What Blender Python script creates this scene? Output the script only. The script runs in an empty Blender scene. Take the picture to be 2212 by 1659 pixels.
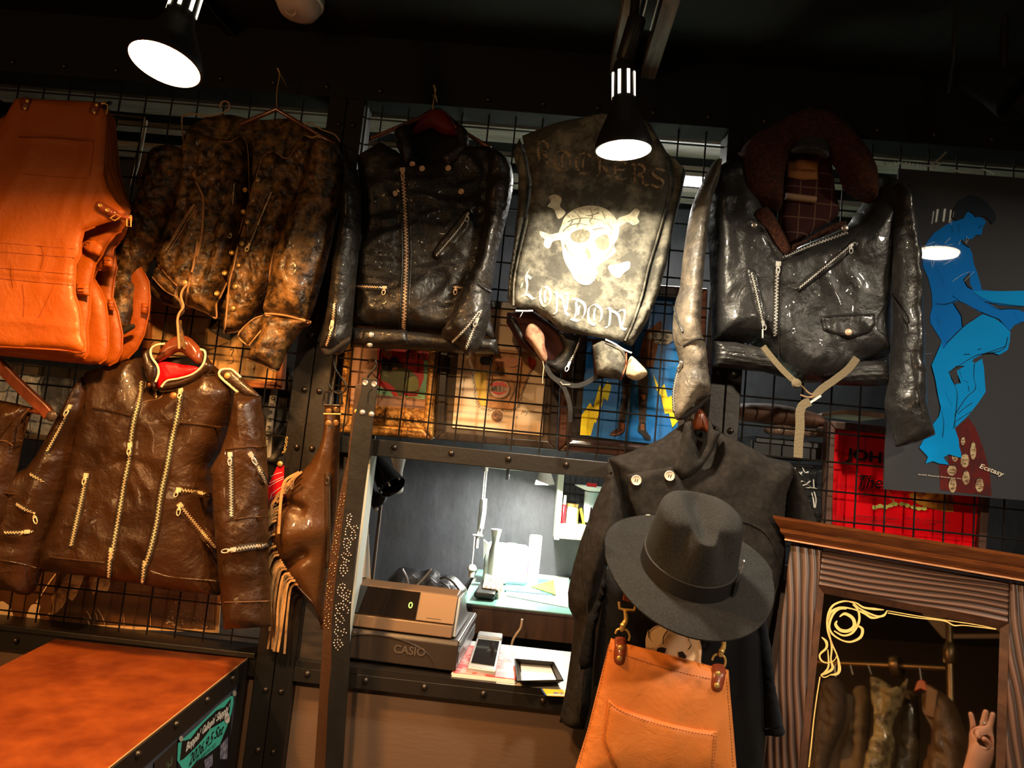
import bpy, bmesh, math, random
from mathutils import Vector, Matrix, noise
from mathutils.geometry import delaunay_2d_cdt
import numpy as np
SC = bpy.context.scene; COL = SC.collection
random.seed(7)
# ---------------------------------------------------------------- camera
F = 1500.0; CX, CY = 1106.0, 829.5
YAW, PIT, ROL = -0.041, 0.0991, 0.099
CAM = Vector((0, -1.8418, 1.45))
fw = Vector((math.sin(YAW)*math.cos(PIT), math.cos(YAW)*math.cos(PIT), math.sin(PIT)))
r0 = Vector((math.cos(YAW), -math.sin(YAW), 0)); u0 = r0.cross(fw)
RT = r0*math.cos(ROL) + u0*math.sin(ROL); UP = -r0*math.sin(ROL) + u0*math.cos(ROL)
cd = bpy.data.cameras.new('camera'); cam = bpy.data.objects.new('camera', cd); COL.objects.link(cam)
cd.sensor_width = 36; cd.lens = F/2212*36; cd.clip_start = .02
M = Matrix((RT, UP, -fw)).transposed().to_4x4(); M.translation = CAM; cam.matrix_world = M
SC.camera = cam
SC.view_settings.view_transform = 'Standard'; SC.view_settings.look = 'None'
SC.view_settings.gamma = 1; SC.view_settings.use_curve_mapping = False
SC.view_settings.exposure = 0.0
# ---------------------------------------------------------------- world: a dim closed shop
w = bpy.data.worlds.new('world'); SC.world = w; w.use_nodes = True
w.node_tree.nodes['Background'].inputs[0].default_value = (.9, .75, .62, 1)
w.node_tree.nodes['Background'].inputs[1].default_value = .006
W_LAMP_L = 30.0; W_LAMP_C = 15.5; W_LAMP_R = 16; W_DESK = 42; W_BACK = 9; W_TRACK = 3; W_FILL_GLOBE = 24
def area_light(name, loc, direction, size, watts, color, spread=180):
    l = bpy.data.lights.new(name, 'AREA'); l.shape = 'DISK'; l.size = size; l.energy = watts; l.color = color
    l.spread = math.radians(spread)
    o = bpy.data.objects.new(name, l); COL.objects.link(o); o.location = loc
    o.rotation_euler = Vector(direction).to_track_quat('-Z', 'Y').to_euler(); return o
# ---------------------------------------------------------------- geometry of the place
def ray(x, y): return fw + RT*((x-CX)/F) - UP*((y-CY)/F)
def P(x, y, d=0.0):                      # the point seen at a pixel, d metres in front of the wire grid
    v = ray(x, y); return CAM + v*((-d-CAM.y)/v.y)
def PH(x, y, z):
    v = ray(x, y); return CAM + v*((z-CAM.z)/v.z)
# ---------------------------------------------------------------- materials
MATS = {}
def mat(name, col, rough=.5, metal=0., bump=0., bscale=60., col2=None, cscale=8., cpos=(.45, .6), emit=None, estr=1., coat=0., alpha=1., trans=0., spec=.5, detail=4., stretch=None, sheen=0., rvar=0., ior=1.45, dist=.002, cr=.03):
    if name in MATS: return MATS[name]
    m = bpy.data.materials.new(name); m.use_nodes = True; nt = m.node_tree; N = nt.nodes; L = nt.links
    b = N['Principled BSDF']; c = (*col, 1) if len(col) == 3 else col
    b.inputs['Base Color'].default_value = c; b.inputs['Roughness'].default_value = rough
    b.inputs['Metallic'].default_value = metal; b.inputs['Coat Weight'].default_value = coat
    b.inputs['Specular IOR Level'].default_value = spec; b.inputs['Alpha'].default_value = alpha
    b.inputs['Transmission Weight'].default_value = trans; b.inputs['IOR'].default_value = ior
    b.inputs['Sheen Weight'].default_value = sheen; b.inputs['Coat Roughness'].default_value = cr
    if emit: b.inputs['Emission Color'].default_value = (*emit, 1); b.inputs['Emission Strength'].default_value = estr
    if bump or col2 or rvar:
        tc = N.new('ShaderNodeTexCoord'); mp = N.new('ShaderNodeMapping'); L.new(tc.outputs['Object'], mp.inputs[0])
        if stretch: mp.inputs['Scale'].default_value = stretch
    if bump:
        n = N.new('ShaderNodeTexNoise'); n.inputs['Scale'].default_value = bscale; n.inputs['Detail'].default_value = detail
        L.new(mp.outputs[0], n.inputs[0]); bp = N.new('ShaderNodeBump'); bp.inputs['Strength'].default_value = bump
        bp.inputs['Distance'].default_value = dist; L.new(n.outputs[0], bp.inputs['Height']); L.new(bp.outputs[0], b.inputs['Normal'])
    if col2:
        n = N.new('ShaderNodeTexNoise'); n.inputs['Scale'].default_value = cscale; n.inputs['Detail'].default_value = 6
        n.inputs['Roughness'].default_value = .65
        L.new(mp.outputs[0], n.inputs[0]); r = N.new('ShaderNodeValToRGB'); r.color_ramp.elements[0].position = cpos[0]; r.color_ramp.elements[1].position = cpos[1]
        r.color_ramp.elements[0].color = c; r.color_ramp.elements[1].color = (*col2, 1); L.new(n.outputs[0], r.inputs[0]); L.new(r.outputs[0], b.inputs['Base Color'])
    if rvar:
        n = N.new('ShaderNodeTexNoise'); n.inputs['Scale'].default_value = 14; n.inputs['Detail'].default_value = 3
        L.new(mp.outputs[0], n.inputs[0]); mr = N.new('ShaderNodeMapRange'); mr.inputs[1].default_value = .3; mr.inputs[2].default_value = .7
        mr.inputs[3].default_value = max(.05, rough-rvar); mr.inputs[4].default_value = rough+rvar
        L.new(n.outputs[0], mr.inputs[0]); L.new(mr.outputs[0], b.inputs['Roughness'])
    MATS[name] = m; return m
def wood(name, c1, c2, scale=6, stretch=(1, 1, 8), rough=.4, bump=.4, distort=4., coat=.2):
    if name in MATS: return MATS[name]
    m = bpy.data.materials.new(name); m.use_nodes = True; N = m.node_tree.nodes; L = m.node_tree.links; b = N['Principled BSDF']
    tc = N.new('ShaderNodeTexCoord'); mp = N.new('ShaderNodeMapping'); L.new(tc.outputs['Object'], mp.inputs[0]); mp.inputs['Scale'].default_value = stretch
    wv = N.new('ShaderNodeTexNoise'); wv.inputs['Scale'].default_value = scale; wv.inputs['Detail'].default_value = 5; wv.inputs['Distortion'].default_value = distort*.15
    L.new(mp.outputs[0], wv.inputs[0]); r = N.new('ShaderNodeValToRGB'); r.color_ramp.elements[0].position = .38; r.color_ramp.elements[1].position = .62
    r.color_ramp.elements[0].color = (*c1, 1); r.color_ramp.elements[1].color = (*c2, 1); L.new(wv.outputs[0], r.inputs[0]); L.new(r.outputs[0], b.inputs['Base Color'])
    bp = N.new('ShaderNodeBump'); bp.inputs['Strength'].default_value = bump; bp.inputs['Distance'].default_value = .002
    L.new(wv.outputs[0], bp.inputs['Height']); L.new(bp.outputs[0], b.inputs['Normal']); b.inputs['Roughness'].default_value = rough; b.inputs['Coat Weight'].default_value = coat
    MATS[name] = m; return m
def leather(name, col, rough=.38, worn=None, wscale=9, wpos=(.5, .62), bump=.5, bscale=160, coat=.15):
    """leather: fine grain + broad wrinkles as bump, optional worn patches of a second colour"""
    if name in MATS: return MATS[name]
    m = mat(name, col, rough, bump=0, col2=worn, cscale=wscale, cpos=wpos, coat=coat, rvar=.1)
    N = m.node_tree.nodes; L = m.node_tree.links; b = N['Principled BSDF']
    tc = N.new('ShaderNodeTexCoord')
    a = N.new('ShaderNodeTexVoronoi'); a.feature = 'DISTANCE_TO_EDGE'; a.inputs['Scale'].default_value = bscale; L.new(tc.outputs['Object'], a.inputs[0])
    n = N.new('ShaderNodeTexNoise'); n.inputs['Scale'].default_value = 22; n.inputs['Detail'].default_value = 7; n.inputs['Distortion'].default_value = 1.2
    n.inputs['Roughness'].default_value = .6
    L.new(tc.outputs['Object'], n.inputs[0])
    b1 = N.new('ShaderNodeBump'); b1.inputs['Strength'].default_value = bump*.35; b1.inputs['Distance'].default_value = .0006; L.new(a.outputs['Distance'], b1.inputs['Height'])
    b2 = N.new('ShaderNodeBump'); b2.inputs['Strength'].default_value = min(1, bump*1.5); b2.inputs['Distance'].default_value = .0042; L.new(n.outputs[0], b2.inputs['Height'])
    n3 = N.new('ShaderNodeTexNoise'); n3.inputs['Scale'].default_value = 85; n3.inputs['Detail'].default_value = 4; L.new(tc.outputs['Object'], n3.inputs[0])
    b3 = N.new('ShaderNodeBump'); b3.inputs['Strength'].default_value = min(1, bump*1.2); b3.inputs['Distance'].default_value = .0022; L.new(n3.outputs[0], b3.inputs['Height'])
    L.new(b1.outputs[0], b3.inputs['Normal']); L.new(b3.outputs[0], b2.inputs['Normal']); L.new(b2.outputs[0], b.inputs['Normal'])
    return m
# ---------------------------------------------------------------- objects
def tag(o, label=None, cat=None, group=None, kind=None):
    if label: o['label'] = label
    if cat: o['category'] = cat
    if group: o['group'] = group
    if kind: o['kind'] = kind
    return o
def thing(name, label, cat, loc=(0, 0, 0), group=None, rot=None):
    o = bpy.data.objects.new(name, None); COL.objects.link(o); o.location = loc
    if rot: o.rotation_euler = rot
    o.empty_display_size = .05
    return tag(o, label, cat, group)
def link(name, me, m, parent=None, smooth=False, label=None):
    """me holds world coordinates; the object's origin is moved to a sensible place"""
    if isinstance(m, (list, tuple)):
        for k in m: me.materials.append(k)
    elif m: me.materials.append(m)
    if smooth: me.polygons.foreach_set('use_smooth', [True]*len(me.polygons))
    o = bpy.data.objects.new(name, me); COL.objects.link(o)
    if parent:
        o.parent = parent; o.matrix_parent_inverse = Matrix.Identity(4)
        R = world_of(parent).inverted(); me.transform(R)
    elif len(me.vertices):
        A = np.empty(len(me.vertices)*3); me.vertices.foreach_get('co', A); A = A.reshape(-1, 3)
        c = Vector(((A[:, 0].min()+A[:, 0].max())/2, (A[:, 1].min()+A[:, 1].max())/2, A[:, 2].min()))
        me.transform(Matrix.Translation(-c)); o.location = c
    if label: o['label'] = label
    return o
def world_of(o):
    m = Matrix.LocRotScale(o.location, o.rotation_euler, o.scale)
    return (world_of(o.parent) @ m) if o.parent else m
class MB:
    def __init__(s): s.v = []; s.f = []; s.mi = []; s.cur = 0
    def add(s, vs, fs):
        b = len(s.v); s.v += [tuple(v) for v in vs]; s.f += [[b+i for i in f] for f in fs]; s.mi += [s.cur]*len(fs); return s
    def box(s, c, sz, R=None):
        c = Vector(c); h = Vector(sz)/2; vs = []
        for i in (-1, 1):
            for j in (-1, 1):
                for k in (-1, 1):
                    v = Vector((i*h.x, j*h.y, k*h.z)); vs.append(c + (R @ v if R else v))
        return s.add(vs, [(0, 1, 3, 2), (4, 6, 7, 5), (0, 4, 5, 1), (2, 3, 7, 6), (0, 2, 6, 4), (1, 5, 7, 3)])
    def span(s, a, b): a = Vector(a); b = Vector(b); return s.box((a+b)/2, [abs(x) for x in (b-a)])
    def prism(s, pts, ext):                 # closed loop of 3-D points + extrusion vector
        n = len(pts); e = Vector(ext); vs = [Vector(p) for p in pts]; vs += [v+e for v in vs]
        return s.add(vs, [list(range(n))[::-1], list(range(n, 2*n))] + [(i, (i+1) % n, (i+1) % n+n, i+n) for i in range(n)])
    def tube(s, pts, r, n=8, closed=False, caps=True, flat=1.):
        pts = [Vector(p) for p in pts]; m = len(pts); rs = r if isinstance(r, (list, tuple)) else [r]*m
        t0 = (pts[1]-pts[0]).normalized(); a = t0.orthogonal().normalized(); vs = []
        for i, p in enumerate(pts):
            if closed: t = pts[(i+1) % m]-pts[i-1]
            else: t = pts[min(i+1, m-1)]-pts[max(i-1, 0)]
            if t.length < 1e-9: t = t0.copy()
            t.normalize(); a = (a - t*a.dot(t))
            a = a.normalized() if a.length > 1e-6 else t.orthogonal().normalized()
            b = t.cross(a); t0 = t
            for k in range(n):
                q = 2*math.pi*k/n; vs.append(p + (a*math.cos(q)+b*math.sin(q)*flat)*rs[i])
        fs = []
        for i in range(m if closed else m-1):
            j = (i+1) % m
            for k in range(n): fs.append((i*n+k, i*n+(k+1) % n, j*n+(k+1) % n, j*n+k))
        if caps and not closed: fs += [list(range(n))[::-1], list(range((m-1)*n, m*n))]
        return s.add(vs, fs)
    def lathe(s, c, axis, prof, n=24):      # prof: (radius, height along axis)
        c = Vector(c); z = Vector(axis).normalized(); x = z.orthogonal().normalized(); y = z.cross(x); vs = []
        for r, h in prof:
            for k in range(n):
                q = 2*math.pi*k/n; vs.append(c + z*h + (x*math.cos(q)+y*math.sin(q))*max(r, 1e-5))
        fs = []; m = len(prof)
        for i in range(m-1):
            for k in range(n): fs.append((i*n+k, i*n+(k+1) % n, (i+1)*n+(k+1) % n, (i+1)*n+k))
        fs += [list(range(n))[::-1], list(range((m-1)*n, m*n))]
        return s.add(vs, fs)
    def build(s, name, m, parent=None, smooth=False, label=None, bevel=0):
        me = bpy.data.meshes.new(name); me.from_pydata(s.v, [], s.f); me.update()
        o = link(name, me, m, parent, smooth, label)
        if isinstance(m, (list, tuple)): me.polygons.foreach_set('material_index', s.mi)
        bm = bmesh.new(); bm.from_mesh(me); bmesh.ops.recalc_face_normals(bm, faces=bm.faces); bm.to_mesh(me); bm.free()
        if bevel:
            b = o.modifiers.new('b', 'BEVEL'); b.width = bevel; b.segments = 2; b.limit_method = 'ANGLE'
        if smooth: me.set_sharp_from_angle(angle=math.radians(50))
        return o
def catmull(p, closed=False, per=6):
    n = len(p); out = []
    if n < 3: return [Vector(q) for q in p]
    for i in range(n if closed else n-1):
        g = (lambda k: Vector(p[k % n])) if closed else (lambda k: Vector(p[max(0, min(n-1, k))]))
        a, b, c, d = g(i-1), g(i), g(i+1), g(i+2)
        for k in range(per):
            t = k/per; out.append(.5*((2*b)+(c-a)*t+(2*a-5*b+4*c-d)*t*t+(3*b-a-3*c+d)*t**3))
    if not closed: out.append(Vector(p[-1]))
    return out
def resample(p, step, closed=True):
    """straight-edged resample of 2-D list to a maximum spacing"""
    out = []; n = len(p)
    for i in range(n if closed else n-1):
        a = Vector(p[i]); b = Vector(p[(i+1) % n]); L = (b-a).length
        if L < 1e-6: continue
        k = max(1, int(L/step+.5)); out += [a+(b-a)*(j/k) for j in range(k)]
    if not closed: out.append(Vector(p[-1]))
    return out
def segs(p, closed): 
    a = np.array([tuple(q) for q in p]); b = np.roll(a, -1, 0)
    return (a, b) if closed else (a[:-1], b[:-1])
def dist_to(q, a, b, signed=False):
    q = q[:, None, :]; ab = b-a; t = ((q-a)*ab).sum(2)/np.maximum((ab*ab).sum(1), 1e-12); t = np.clip(t, 0, 1)
    v = q-(a+ab*t[..., None]); dd = np.sqrt((v**2).sum(2)); k = dd.argmin(1); r = np.arange(len(q))
    if not signed: return dd[r, k]
    cr = ab[k, 0]*v[r, k, 1]-ab[k, 1]*v[r, k, 0]; return dd[r, k]*np.where(cr >= 0, 1, -1)
def inside(q, a, b):
    x, y = q[:, 0][:, None], q[:, 1][:, None]; c = ((a[:, 1] > y) != (b[:, 1] > y))
    xi = a[:, 0]+(y-a[:, 1])*(b[:, 0]-a[:, 0])/np.where(b[:, 1] == a[:, 1], 1e-12, b[:, 1]-a[:, 1])
    return ((c & (x < xi)).sum(1) % 2) == 1
class Puff:
    """a stuffed cloth piece: outline (pixels seen at distance d), rounded thickness, folds, seams; keeps its own height field so parts can lie on it"""
    def __init__(s, name, px, d, T, m, parent=None, R=None, smooth=True, cell=.008, back=.35, amp=.004, fs=(14, 5), ang=0., creases=(), steps=(), tilt=None, on=None, label=None, seed=0, edge=.002, lift=0., fine=.0):
        s.d = d; s.T = T; s.R = R or T*1.3; s.amp = amp; s.fs = fs; s.ang = math.radians(ang); s.seed = seed; s.edge = edge; s.tilt = tilt; s.on = on; s.lift = lift; s.fine = fine
        o = [s.pl(*q[:2]) for q in px]
        if smooth: o = catmull(o, True, 5)
        o = resample(o, cell)
        s.a, s.b = segs(o, True)
        s.cr = [(segs(catmull([s.pl(*q) for q in c[0]], False, 4), False), c[1], c[2]) for c in creases]
        s.st = [(segs([s.pl(*q) for q in c[0]], False), c[1], c[2]) for c in steps]
        A = np.array([tuple(q) for q in o]); lo = A.min(0); hi = A.max(0)
        g = []; row = 0; z = lo[1]
        while z < hi[1]:
            x = lo[0]+(cell/2 if row % 2 else 0)
            while x < hi[0]: g.append((x, z)); x += cell
            z += cell*.866; row += 1
        g = np.array(g) if g else np.zeros((0, 2))
        if len(g):
            g = g[inside(g, s.a, s.b)]
        if len(g):
            g = np.concatenate([q[dist_to(q, s.a, s.b) > cell*.55] for q in np.array_split(g, max(1, len(g)//2000))])
        vs = [Vector(v) for v in A]+[Vector(v) for v in g]; n = len(A)
        r = delaunay_2d_cdt(vs, [], [list(range(n))], 1, 1e-7); V = r[0]; Fc = r[2]
        Q = np.array([tuple(v) for v in V]); H = s.h(Q); dd = dist_to(Q, s.a, s.b); N = len(V)
        B = s.base(Q)
        fr = [(Q[i, 0], -(B[i]+H[i]), Q[i, 1]) for i in range(N)]
        bk = [(Q[i, 0], -(B[i]-back*min(H[i], T)*(1 if dd[i] > 1e-5 else 0)-.0006), Q[i, 1]) for i in range(N)]
        faces = [tuple(f) for f in Fc]; fb = [tuple(N+k for k in f[::-1]) for f in Fc]
        cnt = {}
        for f in Fc:
            for i in range(len(f)):
                e = (f[i], f[(i+1) % len(f)]); cnt[e] = 1
        side = [(a_, N+a_, N+b_, b_) for (a_, b_) in cnt if (b_, a_) not in cnt]
        me = bpy.data.meshes.new(name); me.from_pydata(fr+bk, [], faces+fb+side); me.update()
        s.o = link(name, me, m, parent, True, label)
        bm = bmesh.new(); bm.from_mesh(me); bmesh.ops.recalc_face_normals(bm, faces=bm.faces); bm.to_mesh(me); bm.free()
    def pl(s, x, y):
        dd = s.d
        for _ in range(4 if (s.tilt or s.on) else 1):
            p = P(x, y, dd)
            if s.tilt or s.on: dd = float(s.base(np.array([[p.x, p.z]]))[0])
        return Vector((p.x, p.z))
    def base(s, Q):
        if s.on is not None: return s.on.top(Q)+s.lift
        if s.tilt: return s.d+(Q[:, 0]-s.tilt[0])*s.tilt[1]+(Q[:, 1]-s.tilt[2])*s.tilt[3]
        return np.full(len(Q), s.d)
    def h(s, Q):
        D = np.concatenate([dist_to(q, s.a, s.b) for q in np.array_split(Q, max(1, len(Q)//1500))])
        ins = inside(Q, s.a, s.b); t = np.clip(D/s.R, 0, 1); pr = np.sqrt(np.clip(1-(1-t)**2, 0, 1))
        H = s.edge + s.T*pr; ca, sa = math.cos(s.ang), math.sin(s.ang); sd = s.seed*7.3
        if s.amp:
            n1 = np.array([noise.noise(((x*ca+z*sa)*s.fs[0]+sd, (-x*sa+z*ca)*s.fs[1], sd)) for x, z in Q])
            n2 = np.array([noise.noise(((x*ca+z*sa)*s.fs[0]*2.3+n*1.5, (-x*sa+z*ca)*s.fs[1]*2.6, sd+5)) for (x, z), n in zip(Q, n1)])
            H = H + s.amp*(1.6*n1+.9*(1-2*np.abs(n2))*.7)*np.clip(D/.02, .15, 1)
        if s.fine:
            n3 = np.array([noise.noise((x*75+sd, z*60, sd+9)) for x, z in Q]); H = H + s.fine*(.5-np.abs(n3)*2)*np.clip(D/.02, 0, 1)
        for (a, b), am, wd in s.cr:
            dd = dist_to(Q, a, b); H = H + am*np.exp(-(dd/wd)**2)
        for (a, b), am, wd in s.st:
            dd = dist_to(Q, a, b, True); mn = np.minimum(a.min(0), b.min(0)).min(0); H = H + am*.5*(1+np.tanh(dd/wd))
        return np.where(ins | (D < 1e-5), np.maximum(H, .0004), 0.)
    def top(s, Q): return s.base(Q)+s.h(Q)
    def at(s, x, y, e=.0):
        """world point on the piece under a pixel, e metres proud"""
        dd = s.d+s.T*.7
        for _ in range(4):
            p = P(x, y, dd); q = np.array([[p.x, p.z]])
            t = float(s.top(q)[0])
            if not inside(q, s.a, s.b)[0]: t = float(s.base(q)[0])+s.edge
            dd = t+e
        return P(x, y, dd)
class Flat:
    """a plain distance to lay things on"""
    def __init__(s, d): s.d = d
    def at(s, x, y, e=0.): return P(x, y, s.d+e)
    def top(s, Q): return np.full(len(Q), s.d)
FR = Vector((0, -1, 0))
def line3(S, px, e=0., per=5, curve=True, n=None):
    q = [Vector(p) for p in px]
    q = catmull(q, False, per) if curve and len(q) > 2 else resample([tuple(v) for v in q], n or 12, False)
    return [S.at(p.x, p.y, e) for p in q]
def ribbon(mb, pts, w, t=.002, nrm=FR):
    """flat strip along 3-D points"""
    m = len(pts); vs = []; ws = w if isinstance(w, (list, tuple)) else [w]*m
    for i, p in enumerate(pts):
        tg = (pts[min(i+1, m-1)]-pts[max(i-1, 0)]).normalized(); sd = tg.cross(nrm)
        sd = sd.normalized() if sd.length > 1e-4 else Vector((1, 0, 0)); nn = sd.cross(tg).normalized()
        if nn.dot(nrm) < 0: nn = -nn
        for a, b in ((-1, 0), (1, 0), (1, 1), (-1, 1)): vs.append(p+sd*(ws[i]/2*a)+nn*(t*b))
    fs = []
    for i in range(m-1):
        for k in range(4): fs.append((i*4+k, i*4+(k+1) % 4, (i+1)*4+(k+1) % 4, (i+1)*4+k))
    fs += [(0, 1, 2, 3), tuple(range(4*m-4, 4*m))]; mb.add(vs, fs); return mb
def strip(name, S, px, w, m, parent, t=.0015, e=.0005, curve=True, label=None):
    return ribbon(MB(), line3(S, px, e, curve=curve), w, t).build(name, m, parent, label=label)
def piping(name, S, px, r, m, parent, e=.001, closed=False, curve=True, label=None):
    q = catmull([Vector(p) for p in px], closed, 5) if curve else [Vector(p) for p in px]
    return MB().tube([S.at(p.x, p.y, e) for p in q], r, 6, closed).build(name, m, parent, True, label)
def arc_pts(pts, step):
    out = [pts[0]]; L = 0
    tot = []
    for i in range(len(pts)-1):
        a, b = pts[i], pts[i+1]; d = (b-a).length
        while L+step <= d:
            L += step; out.append(a+(b-a)*(L/d))
        L -= d
    return out
def zipper(S, px, parent, w=.012, teeth=.0045, m=None, tape=None, slider=None, down=True, pitch=.0032, e=.001, pull=.022, pdir=None):
    """tape + row of teeth + slider with its pull tab; slider is a fraction of the run"""
    pts = line3(S, px, e); T = tape or MATS['zip_tape']; m = m or MATS['zip_metal']
    ribbon(MB(), pts, w, .001).build('zipper_tape', T, parent)
    tp = arc_pts(pts, pitch); mb = MB()
    for i in range(len(tp)-1):
        tg = (tp[i+1]-tp[i]).normalized(); sd = tg.cross(FR).normalized(); nn = sd.cross(tg)
        if nn.y > 0: nn = -nn
        R = Matrix((sd, tg, nn)).transposed(); c = tp[i]+nn*.0018+sd*(teeth*.22 if i % 2 else -teeth*.22)
        mb.box(c, (teeth*.95, pitch*.62, .0016), R)
    mb.build('zipper_teeth', m, parent)
    if slider is not None:
        i = min(len(tp)-2, max(0, int(slider*(len(tp)-1)))); tg = (tp[i+1]-tp[i]).normalized()
        if pdir is not None: dv = Vector(pdir).normalized()
        else: dv = tg if down else -tg
        sd = tg.cross(FR).normalized(); c = tp[i]-Vector((0, .003, 0)); mb = MB()
        R = Matrix((sd, tg, sd.cross(tg))).transposed(); mb.box(c, (teeth*1.9, .011, .004), R)
        p0 = c-Vector((0, .003, 0)); s2 = dv.cross(FR).normalized(); R2 = Matrix((s2, dv, s2.cross(dv))).transposed()
        pp = []
        for k in range(12):
            q = 2*math.pi*k/12; pp.append(p0+dv*(pull*.62+math.sin(q)*pull*.38)+s2*(math.cos(q)*.0042))
        mb.tube(pp, .0012, 6, True); mb.box(p0+dv*pull*.22, (.0035, pull*.5, .0015), R2)
        mb.build('zipper_pull', m, parent, True)
def dome(name, p, r, m, parent, n=FR, hgt=.45, seg=16, ring=False, label=None):
    if ring: pr = [(r, -.001), (r, .0012), (r*.8, .0022), (r*.5, .0016), (r*.42, .0004), (.0001, .0004)]
    else: pr = [(r, -.001)]+[(r*math.cos(a*math.pi/12), r*hgt*math.sin(a*math.pi/12)) for a in range(0, 6)]+[(.0001, r*hgt)]
    return MB().lathe(p, n, pr, seg).build(name, m, parent, True, label)
def decal(name, S, px, m, parent, e=.0008, cell=.008, smooth=False, label=None, t=None, mb=None, build=True):
    """printed or stitched-on shape that follows a surface"""
    if smooth: px = [tuple(v) for v in catmull([Vector(p) for p in px], True, 5)]
    d0 = P(px[0][0], px[0][1], getattr(S, 'd', 0)); sc = F/(d0-CAM).length; cpx = cell*sc
    o = resample(px, cpx); a, b = segs(o, True); A = np.array([tuple(q) for q in o]); lo = A.min(0); hi = A.max(0)
    g = np.array([(x, y) for x in np.arange(lo[0], hi[0], cpx) for y in np.arange(lo[1], hi[1], cpx)])
    if len(g): g = g[inside(g, a, b)]
    if len(g): g = g[dist_to(g, a, b) > cpx*.4]
    vs = [Vector(v) for v in A]+[Vector(v) for v in g]
    r = delaunay_2d_cdt(vs, [], [list(range(len(A)))], 1, 1e-4)
    mb = mb or MB(); mb.add([S.at(v.x, v.y, e) for v in r[0]], r[2])
    return mb.build(name, m, parent, False, label) if build else mb
def nib(mb, S, pts, w=6, ang=-40, e=.0009, step=5):
    """broad-nib pen stroke in pixels, laid on a surface"""
    q = catmull([Vector(p) for p in pts], False, 4) if len(pts) > 2 else resample(pts, step, False)
    a = math.radians(ang); n = Vector((math.cos(a), math.sin(a)))*(w/2); vs = []
    for p in q: vs += [S.at(*(p-n), e), S.at(*(p+n), e)]
    mb.add(vs, [(2*i, 2*i+1, 2*i+3, 2*i+2) for i in range(len(q)-1)]); return mb
def text3(body, p0, p1, h, m, name='lettering', parent=None, ext=.0004, nrm=FR, shear=0., bold=0., label=None, align_up=None):
    """words set from 3-D point p0 to p1 along the baseline, h metres tall"""
    c = bpy.data.curves.new('t', 'FONT'); c.body = body; c.size = 1; c.extrude = 0; c.offset = bold; c.shear = shear; c.resolution_u = 3
    o = bpy.data.objects.new('t', c); COL.objects.link(o); dg = bpy.context.evaluated_depsgraph_get()
    me = bpy.data.meshes.new_from_object(o.evaluated_get(dg)); bpy.data.objects.remove(o); bpy.data.curves.remove(c)
    A = [v.co.copy() for v in me.vertices]; x0 = min(v.x for v in A); x1 = max(v.x for v in A); y0 = min(v.y for v in A); y1 = max(v.y for v in A)
    X = (p1-p0); wd = X.length; X.normalize(); nrm = nrm.normalized(); U = nrm.cross(X).normalized()
    for v in me.vertices: v.co = p0+X*((v.co.x-x0)/(x1-x0)*wd)+U*((v.co.y-max(y0, -.02 if y0 > -.1 else y0))/(y1-max(y0, -.02 if y0 > -.1 else y0))*h)+nrm*ext
    return link(name, me, m, parent, label=label)
def copy_tree(o, parent=None):
    c = o.copy(); COL.objects.link(c)
    if parent: c.parent = parent
    for ch in [q for q in bpy.data.objects if q.parent == o]: copy_tree(ch, c)
    return c
def board(name, px, d, t, m, parent=None, label=None, bevel=0):
    """flat board with its own thickness, outline seen in its front face at distance d"""
    p = [P(x, y, d) for x, y in px]; return MB().prism(p, (0, t, 0)).build(name, m, parent, label=label, bevel=bevel)
# ================================================================ materials
HDR = mat('header_black', (.006, .005, .0045), .6, bump=.2, bscale=60)
BLK = mat('black_paint', (.014, .011, .009), .42, bump=.25, bscale=90)
BLK2 = mat('black_metal', (.02, .018, .017), .38, metal=.6)
WIRE = mat('black_wire', (.02, .017, .015), .35, metal=.5)
RIV = mat('rivet_dark', (.07, .055, .045), .33, metal=.8)
BRN = mat('brown_wall_paint', (.15, .088, .055), .6, bump=.25, bscale=25, stretch=(1, 1, 5))
CEIL = mat('dark_ceiling', (.006, .0055, .005), .7, bump=.2, bscale=14)
PLANK = wood('pale_plank', (.42, .36, .28), (.66, .6, .5), 5, (1, 8, 8), .6, .3)
WHITE = mat('white_plastic', (.8, .76, .7), .45)
TEAL_W = wood('dark_board', (.045, .03, .02), (.085, .055, .035), 9, (1, 1, 6), .5, .3)
TXB = mat('textured_black_wall', (.055, .058, .066), .55, bump=.45, bscale=16, dist=.006, stretch=(1.6, 1, .8), detail=6, col2=(.075, .08, .09), cscale=5)
FLOOR = mat('grey_floor', (.05, .045, .04), .6, col2=(.08, .07, .06), cscale=4)
mat('zip_metal', (.86, .70, .42), .42, metal=.35); mat('zip_tape', (.03, .024, .018), .8)
STEEL = mat('polished_steel', (.78, .74, .68), .28, metal=.7); BRASS = mat('brass', (.83, .52, .16), .3, metal=.6)
SILVERZ = mat('silver_zip', (.72, .70, .66), .4, metal=.4); COPZ = mat('copper_zip', (.86, .58, .38), .4, metal=.4)
# ================================================================ the room
def S_(name, mb, m, **k): return tag(mb.build(name, m, **k), kind='structure')
S_('floor', MB().span((-3.4, -4.6, -.05), (3.4, 2.0, 0)), FLOOR)
S_('ceiling', MB().span((-3.4, -4.6, 2.56), (3.4, 0, 2.66)), CEIL)
S_('wall_left', MB().span((-3.45, -4.6, 0), (-3.35, 2.0, 2.8)), BLK)
S_('wall_right', MB().span((3.35, -4.6, 0), (3.45, 2.0, 2.8)), BLK)
S_('wall_rear', MB().span((-3.4, -4.7, 0), (3.4, -4.6, 2.8)), mat('rear_wall_paint', (.05, .038, .03), .6))
S_('wall_back', MB().span((-3.4, 1.3, 0), (3.4, 1.4, 2.8)), TXB)
S_('ceiling_workshop', MB().span((-3.4, .05, 2.72), (3.4, 1.4, 2.8)), CEIL)
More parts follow.
